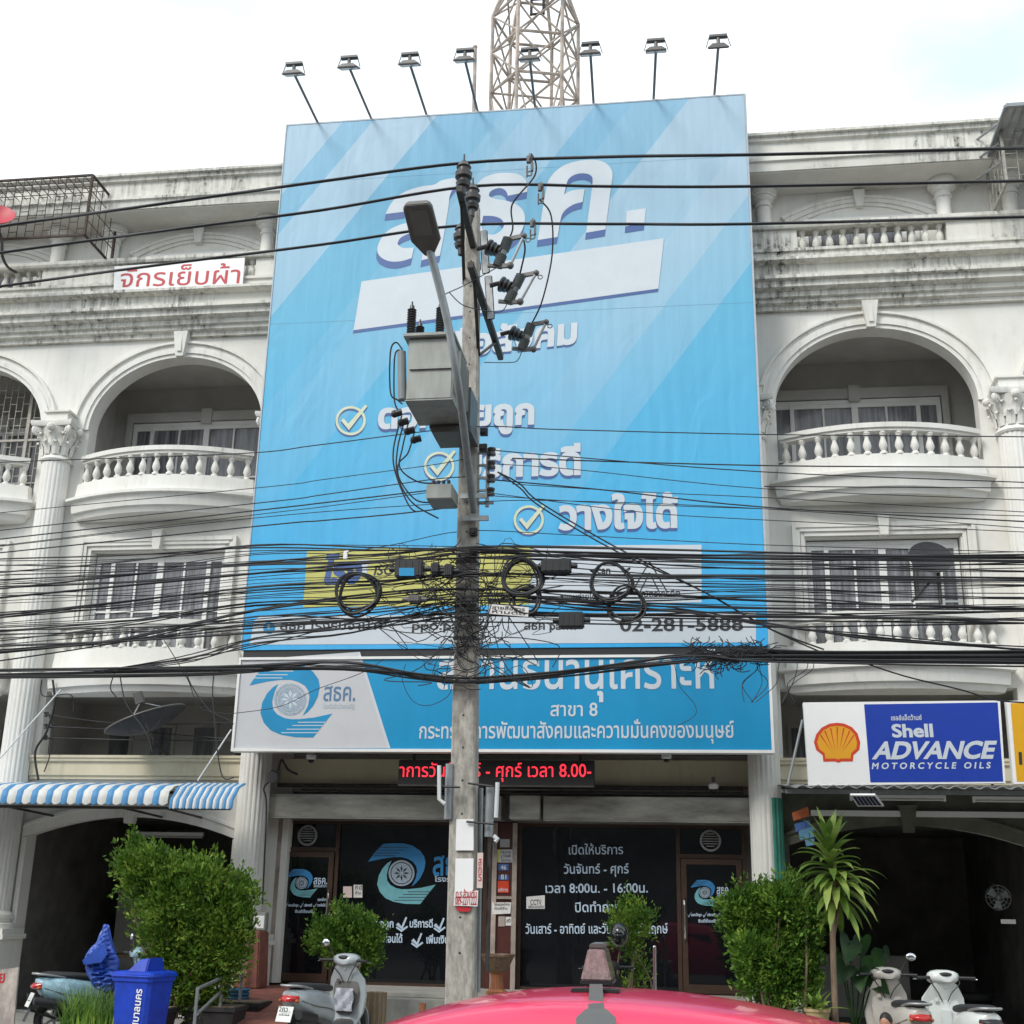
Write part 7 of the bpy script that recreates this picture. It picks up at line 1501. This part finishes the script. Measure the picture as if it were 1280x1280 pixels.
for j in range(18):
    for i in range(25):
        if (i + j) % 2 == 0: g.bar((-11.5 + i * 0.125, 1.5, 8.45 + j * 0.14), (-11.5 + (i + 1) * 0.125, 1.5, 8.45 + j * 0.14), 0.011)
g.bar((-11.5, 1.49, 9.55), (-8.4, 1.49, 9.55), 0.04); g.bar((-8.95, 1.49, 8.3), (-8.95, 1.49, 10.6), 0.05); g.build('bars', 'cagegrey', t)
t = thing('red_dish', 'red satellite dish on a bent pole at the upper left border', 'satellite dish', tuple(P(5, 300, -0.3))); c = P(-6, 276, -0.4); g = G(); R = Matrix.Rotation(0.5, 3, 'Y') @ Matrix.Rotation(0.9, 3, 'X'); pr = [(0.02, 0.0), (0.15, 0.02), (0.27, 0.07), (0.33, 0.12), (0.34, 0.13), (0.27, 0.085), (0.15, 0.035), (0.02, 0.015)]; g.lathe(pr, (0, 0, 0), 28); g.v = [c + R @ v for v in g.v]; g.build('dish', 'redplastic', t, smooth=50)
g = G(); g.tube(smoothpath([c, P(2, 300, -0.3), P(3, 320, -0.2), P(10, 334, 0.2), P(20, 340, 0.6)]), 0.025); g.build('pole', 'darksteel', t, smooth=50)
# big mesh dish on the mezzanine ledge
t = thing('mesh_dish', 'large dark grey mesh satellite dish on the ledge over the striped awning', 'satellite dish', tuple(P(190, 925, 0.3))); cD = P(186, 913, 0.2)
axis = Vector((-0.36, -0.10, 0.92)).normalized(); u = Vector((1, 0, 0.39)).normalized(); u = (u - axis * u.dot(axis)).normalized(); v2 = axis.cross(u); g = G(); rings = []
for r, h in ((0.02, 0), (0.2, 0.02), (0.4, 0.075), (0.58, 0.16), (0.62, 0.185)): rings.append([cD + u * r * math.cos(2 * PI * k / 36) + v2 * r * math.sin(2 * PI * k / 36) + axis * h for k in range(36)])
rings += [[p - axis * 0.012 for p in r] for r in rings[::-1]]; g.loft(rings); g.build('dish', 'dish', t, smooth=60)
g = G(); g.torus(cD + axis * 0.185, 0.62, 0.014, axis, 40, 6)
for k in range(10): a = 2 * PI * k / 10; g.tube([cD - axis * 0.016, cD + u * 0.3 * math.cos(a) + v2 * 0.3 * math.sin(a) + axis * 0.03, cD + u * 0.6 * math.cos(a) + v2 * 0.6 * math.sin(a) + axis * 0.165], 0.008)
g.build('ribs', 'lampgrey', t, smooth=50)
F0 = cD + axis * 0.46; g = G()
for k in range(3): a = 2 * PI * k / 3 + 0.5; g.tube([cD + u * 0.55 * math.cos(a) + v2 * 0.55 * math.sin(a) + axis * 0.15, F0], 0.01)
g.build('feed_struts', 'steel', t); g = G(); g.cyl(F0 - axis * 0.02, F0 + axis * 0.16, 0.075, 16); g.build('feed_horn', 'lampgrey', t, smooth=40)
g = G(); g.tube([cD, P(192, 920, 0.45), P(192, 930, 0.6), P(212, 945, 0.9)], 0.03); g.build('mount', 'darksteel', t, smooth=40)
# dark small dish seen before the window on the right
t = thing('small_dish', 'dark flat satellite dish on a slanting stay before the right window', 'satellite dish', tuple(P(1160, 710, 0.7))); c = P(1162, 700, 0.72); g = G(); R = Matrix.Rotation(0.2, 3, 'Y') @ Matrix.Rotation(1.35, 3, 'X'); g.lathe([(0.02, 0.0), (0.2, 0.03), (0.32, 0.08), (0.33, 0.09), (0.2, 0.045), (0.02, 0.015)], (0, 0, 0), 28); g.v = [c + R @ Vector((v.x, v.y * 0.8, v.z)) for v in g.v]; g.build('dish', 'dish', t, smooth=50)
g = G(); g.tube([P(1165, 725, 0.85), P(1140, 752, 0.8)], 0.02); g.tube([P(1172, 705, 0.85), P(1176, 755, 0.8)], 0.03); g.build('stay', 'blackp', t)
# little hanging boards and lamp clutter by the green pipe
for lb, pts, m_ in (('small orange hanging board left of the dracaena top', [(990, 1016), (1010, 1008), (1012, 1020), (992, 1026)], 'orangesign'), ('small dark blue hanging board under the orange one', [(993, 1030), (1012, 1025), (1013, 1035), (995, 1040)], 'printnavy'), ('small faded blue hanging board under the dark one', [(998, 1038), (1017, 1033), (1018, 1046), (1000, 1050)], 'bluesign'), ('smallest faded blue hanging board, lowest of the four', [(1006, 1050), (1018, 1048), (1018, 1056), (1008, 1058)], 'bluesign')):
    t = thing('hanging_board', lb, 'sign', tuple(P(*pts[0], -0.2))); q = PX(pts, -0.2); g = G(); g.loft([q, [p + Vector((0, 0.02, 0)) for p in q]]); g.build('board', m_, t)
    g = G(); g.tube([q[0].lerp(q[1], 0.5), q[0].lerp(q[1], 0.5) + Vector((0, 0, 0.08))], 0.004); g.build('string', 'black', t)
# security cameras, meter on the left column
def cctv(label, px, py, Y):
    c = P(px, py, Y); t = thing('security_camera', label, 'camera', tuple(c)); g = G(); g.cyl(c + Vector((0, 0, 0.02)), c + Vector((0, 0, 0.16)), 0.025); g.build('bracket', 'lampgrey', t); g = G(); g.lathe([(0.05, -0.02), (0.075, 0.0), (0.075, 0.05), (0.04, 0.08)], c, 18); g.build('housing', 'board', t, smooth=40); g = G(); g.ball(c + Vector((0, 0, -0.02)), 0.05); g.build('dome', 'glass', t, smooth=60)
cctv('white dome camera under the left end of the shop sign', 389, 948, 0.45); cctv('white dome camera under the right end of the shop sign', 833, 947, 0.45); cctv('small dome camera on the conduit right of the message display', 892, 985, 0.9)
t = thing('electric_meter', 'round black electric meter on the left column under the shop sign', 'meter', tuple(P(342, 970, 0.7))); c = P(343, 972, 0.62); g = G(); g.lathe([(0.10, 0), (0.10, 0.08), (0.085, 0.12), (0.02, 0.13)], (0, 0, 0), 22); g.v = [c + Vector((v.x, -v.z, v.y)) for v in g.v]; g.build('case', 'lampgrey', t, smooth=40); g = G(); g.tube(smoothpath([c + Vector((0.05, 0, 0.1)), P(352, 950, 0.6), P(360, 962, 0.6), P(372, 968, 0.7)]), 0.018); g.tube(smoothpath([c, P(330, 985, 0.62), P(333, 1010, 0.62), P(328, 1130, 0.62)]), 0.014); g.build('wiring', 'black', t, smooth=50)
t = thing('switch_box', 'pale grey switch box on the wall above the red column base', 'box', tuple(P(324, 1145, 0.6))); c0, c1 = P(319, 1140, 0.60), P(331, 1163, 0.60); g = G(); g.box(c0.x, c1.x, 0.60, 0.75, c1.z, c0.z); g.build('case', 'trafo', t, bevel=0.01); g = G(); g.box(c0.x + 0.02, c1.x - 0.02, 0.594, 0.599, c1.z + 0.03, c0.z - 0.05); g.build('cover', 'board', t)
# wall fan and shelf inside the right garage
c = P(1248, 1122, 1.35); t = thing('wall_fan', 'round wall fan glinting inside the dark right garage', 'fan', tuple(c)); g = G()
for r in (0.17, 0.12, 0.07): g.torus(c, r, 0.004, (0.2, 1, 0), 30, 4)
for k in range(12): a = 2 * PI * k / 12; g.tube([c, c + Vector((0.17 * math.cos(a), -0.02, 0.17 * math.sin(a)))], 0.003, 4)
g.build('guard', 'steel', t)
for k in range(3):
    a = 2 * PI * k / 3 + 0.4; g = G(); d = Vector((math.cos(a), 0, math.sin(a))); s = Vector((-math.sin(a), 0, math.cos(a))); g.loft([[c + d * 0.02 - s * 0.02, c + d * 0.02 + s * 0.02, c + d * 0.02 + s * 0.02 + Vector((0, .01, 0)), c + d * 0.02 - s * 0.02 + Vector((0, .01, 0))], [c + d * 0.15 - s * 0.06, c + d * 0.15 + s * 0.06, c + d * 0.15 + s * 0.06 + Vector((0, .012, 0)), c + d * 0.15 - s * 0.06 + Vector((0, .012, 0))]]); g.build('blade', 'porcgrey', t)
g = G(); g.cyl(c, c + Vector((0, 0.14, 0)), 0.05); g.tube([c + Vector((0, 0.12, 0)), c + Vector((0, 0.3, 0.2))], 0.02); g.build('motor', 'blackp', t)
for lb, px, Y, w_, cnt in (('dim steel shelf of boxes inside the left shop', 112, 5.6, 1.3, 3),):
    c = P(px, 1200, Y); t = thing('shelf', lb, 'shelf', (c.x, Y, 0.02)); g = G()
    for x in (-w_ / 2, w_ / 2):
        for y in (0, 0.4): g.bar((c.x + x, Y + y, 0.02), (c.x + x, Y + y, 1.9), 0.03)
    for k in range(4): g.box(c.x - w_ / 2, c.x + w_ / 2, Y, Y + 0.4, 0.3 + k * 0.5, 0.32 + k * 0.5)
    g.build('rack', 'pipe', t)
    for k in range(cnt):
        for j in range(4):
            g = G(); x = c.x - w_ / 2 + 0.1 + j * 0.32; h = rnd(0.15, 0.35); b = t if False else thing('storage_box', '%s %s box on the shelf in the %s' % (('dim', 'small', 'squat', 'tall')[j], ('lower', 'middle', 'upper')[k], 'right garage' if px > 600 else 'left shop'), 'box', (x, Y, 0.321 + k * 0.5)); g.box(x, x + rnd(0.18, 0.28), Y + 0.03, Y + 0.35, 0.321 + k * 0.5, 0.321 + k * 0.5 + h); g.build('carton', random.choice(('paper', 'rustst', 'bluesign', 'orangesign')), b, bevel=0.01)
def clutter(label, name, cat, x, y, sx, sy, h, m, legs=True):
    t = thing(name, label, cat, (x, y, 0.02)); g = G(); g.box(x - sx / 2, x + sx / 2, y - sy / 2, y + sy / 2, h - 0.05, h); g.build('top', m, t, bevel=0.008)
    if legs:
        for a in (-1, 1):
            for b_ in (-1, 1): g = G(); g.box(x + a * (sx / 2 - 0.05) - 0.025, x + a * (sx / 2 - 0.05) + 0.025, y + b_ * (sy / 2 - 0.05) - 0.025, y + b_ * (sy / 2 - 0.05) + 0.025, 0.02, h - 0.052); g.build('leg', 'pipe', t)
    else: g = G(); g.box(x - sx / 2 + 0.02, x + sx / 2 - 0.02, y - sy / 2 + 0.02, y + sy / 2 - 0.02, 0.02, h - 0.052); g.build('cabinet', m, t)
clutter('dim work table inside the left shop doorway', 'work_table', 'table', -6.6, 3.0, 1.1, 0.6, 0.78, 'log'); clutter('tall dim cabinet at the left wall of the left shop', 'cabinet', 'cabinet', -7.1, 4.2, 0.6, 0.5, 1.8, 'inner', False); clutter('grey counter deep in the right garage', 'counter', 'counter', 5.6, 5.0, 1.6, 0.6, 1.0, 'inner', False)
for k in range(4):
    t = thing('tyre', ('lowest', 'second lowest', 'second highest', 'topmost')[k] + ' tyre of the dim stack in the right garage', 'tyre', (7.1, 3.2, 0.02 + 0.13 * k)); g = G(); g.torus((7.1, 3.2, 0.09 + 0.13 * k), 0.22, 0.062, (0, 0, 1), 28, 10); g.build('tread', 'rubber', t, smooth=60)
t = thing('ceiling_tube', 'dim fluorescent tube fitting high inside the left shop', 'lamp', (-6.1, 3.0, 2.7)); g = G(); g.box(-6.7, -5.5, 2.97, 3.03, 2.72, 2.78); g.build('housing', 'board', t); g = G(); g.cyl((-6.68, 3.0, 2.70), (-5.52, 3.0, 2.70), 0.014); g.build('tube', 'tube', t, smooth=50)
t = thing('wall_plate', 'small pale rectangular plate on the wall in the right garage', 'plate', tuple(P(1262, 1152, 1.3))); a, b = P(1251, 1149, 1.3), P(1270, 1155, 1.3); g = G(); g.box(a.x, b.x, 1.3, 1.32, b.z, a.z); g.build('plate', 'paper', t)

# ------------------------------------------------------------------ the person crouching beside the beige scooter
def person():
    h = P(1108, 1268, -3.55); bx, by = h.x, h.y
    t = thing('person', 'person with black hair and orange shirt crouching beside the beige scooter', 'person', (bx, by, 0.003))
    top = h.z + 0.02
    J = {'pel': (0, 0.12, 0.20), 'sp': (0, 0.10, 0.34), 'ch': (0, 0.03, 0.50), 'nk': (0, -0.01, 0.58), 'lh': (-0.10, 0.10, 0.19), 'rh': (0.10, 0.10, 0.19), 'lk': (-0.17, -0.24, 0.42), 'rk': (0.17, -0.24, 0.42), 'la': (-0.13, -0.10, 0.08), 'ra': (0.13, -0.10, 0.08), 'lt': (-0.14, -0.28, 0.03), 'rt': (0.14, -0.28, 0.03),
         'ls': (-0.17, 0.02, 0.52), 'rs': (0.17, 0.02, 0.52), 'le': (-0.23, -0.18, 0.38), 're': (0.23, -0.18, 0.38), 'lw': (-0.10, -0.36, 0.40), 'rw': (0.10, -0.36, 0.40)}
    Rd = {'pel': .13, 'sp': .125, 'ch': .14, 'nk': .055, 'lh': .09, 'rh': .09, 'lk': .062, 'rk': .062, 'la': .04, 'ra': .04, 'lt': .035, 'rt': .035, 'ls': .065, 'rs': .065, 'le': .042, 're': .042, 'lw': .03, 'rw': .03}
    E_ = [('pel', 'sp'), ('sp', 'ch'), ('ch', 'nk'), ('pel', 'lh'), ('pel', 'rh'), ('lh', 'lk'), ('rh', 'rk'), ('lk', 'la'), ('rk', 'ra'), ('la', 'lt'), ('ra', 'rt'), ('ch', 'ls'), ('ch', 'rs'), ('ls', 'le'), ('rs', 're'), ('le', 'lw'), ('re', 'rw')]
    dz = top - 0.83
    def skin(name, keys, grow, m_, par, extra=None):
        V = {k: Vector(J[k]) for k in keys}; ed = [e for e in E_ if e[0] in V and e[1] in V]; names_ = list(V); rad = {k: Rd[k] + grow for k in V}
        if extra: extra(V, ed, names_, rad)
        me = bpy.data.meshes.new(name); me.from_pydata([tuple(V[k]) for k in names_], [(names_.index(a), names_.index(b)) for a, b in ed], []); o = bpy.data.objects.new(name, me); COL.objects.link(o)
        sk = o.modifiers.new('s', 'SKIN'); o.modifiers.new('u', 'SUBSURF').levels = 2
        for k, d in zip(names_, me.skin_vertices[0].data if me.skin_vertices else []): d.radius = (rad[k], rad[k])
        if not me.skin_vertices: pass
        else: me.skin_vertices[0].data[0].use_root = True
        dg = bpy.context.evaluated_depsgraph_get(); m2 = bpy.data.meshes.new_from_object(o.evaluated_get(dg)); bpy.data.objects.remove(o)
        m2.materials.clear(); m2.materials.append(M[m_]); m2.polygons.foreach_set('use_smooth', [True] * len(m2.polygons)); o = bpy.data.objects.new(name, m2); COL.objects.link(o); o.parent = par; m2.name = name; return o
    def hands(V, ed, names_, rad):
        for s, wn in ((-1, 'lw'), (1, 'rw')):
            w0 = V[wn]; pk = wn + 'p'; V[pk] = w0 + Vector((-s * 0.03, -0.06, -0.01)); names_.append(pk); rad[pk] = 0.028; ed.append((wn, pk))
            for f in range(5):
                off = (f - 2) * 0.016; L = (0.045, 0.06, 0.066, 0.06, 0.05)[f]; a, b = '%s%da' % (wn, f), '%s%db' % (wn, f); V[a] = V[pk] + Vector((off, -L * 0.6, -0.012 if f else 0.01)); V[b] = V[a] + Vector((-s * 0.005, -L * 0.35, -0.03)); rad[a] = 0.0095; rad[b] = 0.0075; names_ += [a, b]; ed += [(pk, a), (a, b)]
    bd = skin('body', list(J), 0, 'skin', t, hands)
    skin('shirt', ['pel', 'sp', 'ch', 'ls', 'rs', 'le', 're'], 0.014, 'orange', t); skin('trousers', ['pel', 'lh', 'rh', 'lk', 'rk', 'la', 'ra'], 0.016, 'seat', t)
    hc = Vector((0.0, -0.04, 0.72)); g = G(); Rh = Matrix.Rotation(0.45, 3, 'X'); g.ball(hc, 0.075, 0.095, 0.115, 18, 14, Rh); g.ball(hc + Rh @ Vector((0, -0.095, -0.02)), 0.013, 0.02, 0.022); g.ball(hc + Rh @ Vector((0, -0.088, -0.06)), 0.024, 0.01, 0.007)
    for s in (-1, 1): g.ball(hc + Rh @ Vector((s * 0.076, 0.01, -0.01)), 0.012, 0.022, 0.032); g.ball(hc + Rh @ Vector((s * 0.03, -0.082, 0.0)), 0.014, 0.01, 0.008)
    g.tube([hc + Vector((0, 0.02, -0.07)), Vector(J['nk'])], 0.05, 12); hd = g.build('head', 'skin', t, smooth=60, local=True)
    g = G(); g.ball(hc + Rh @ Vector((0, 0.022, 0.022)), 0.083, 0.095, 0.112, 18, 14, Rh); g.build('hair', 'hair', hd, smooth=60, local=True)
    t.rotation_euler = (0, 0, math.radians(-25)); t.scale = (1, 1, 1); s = top / 0.855; t.scale = (s, s, s)
person()
# unseen row of houses across the street, added to darken the shop glass reflections
op = thing('added_terrace', 'unseen plain terrace of shophouses across the street, added to darken the shop glass reflections', 'building', (0, -33, -0.15)); g = G(); g.box(-45, 45, -40, -33, -0.15, 12.5); g.build('wall', mat('grey_render', (0.20, 0.19, 0.18), 0.9, var=0.3, scale=1), op)
for k in range(20):
    g = G(); x = -40 + k * 4.1; g.box(x, x + 3.4, -33, -32.95, 0, 2.9); 
    for z in (4.2, 7.4, 10.2): g.box(x + 0.5, x + 2.9, -33, -32.95, z, z + 1.6)
    g.build('windows', 'dark', op)
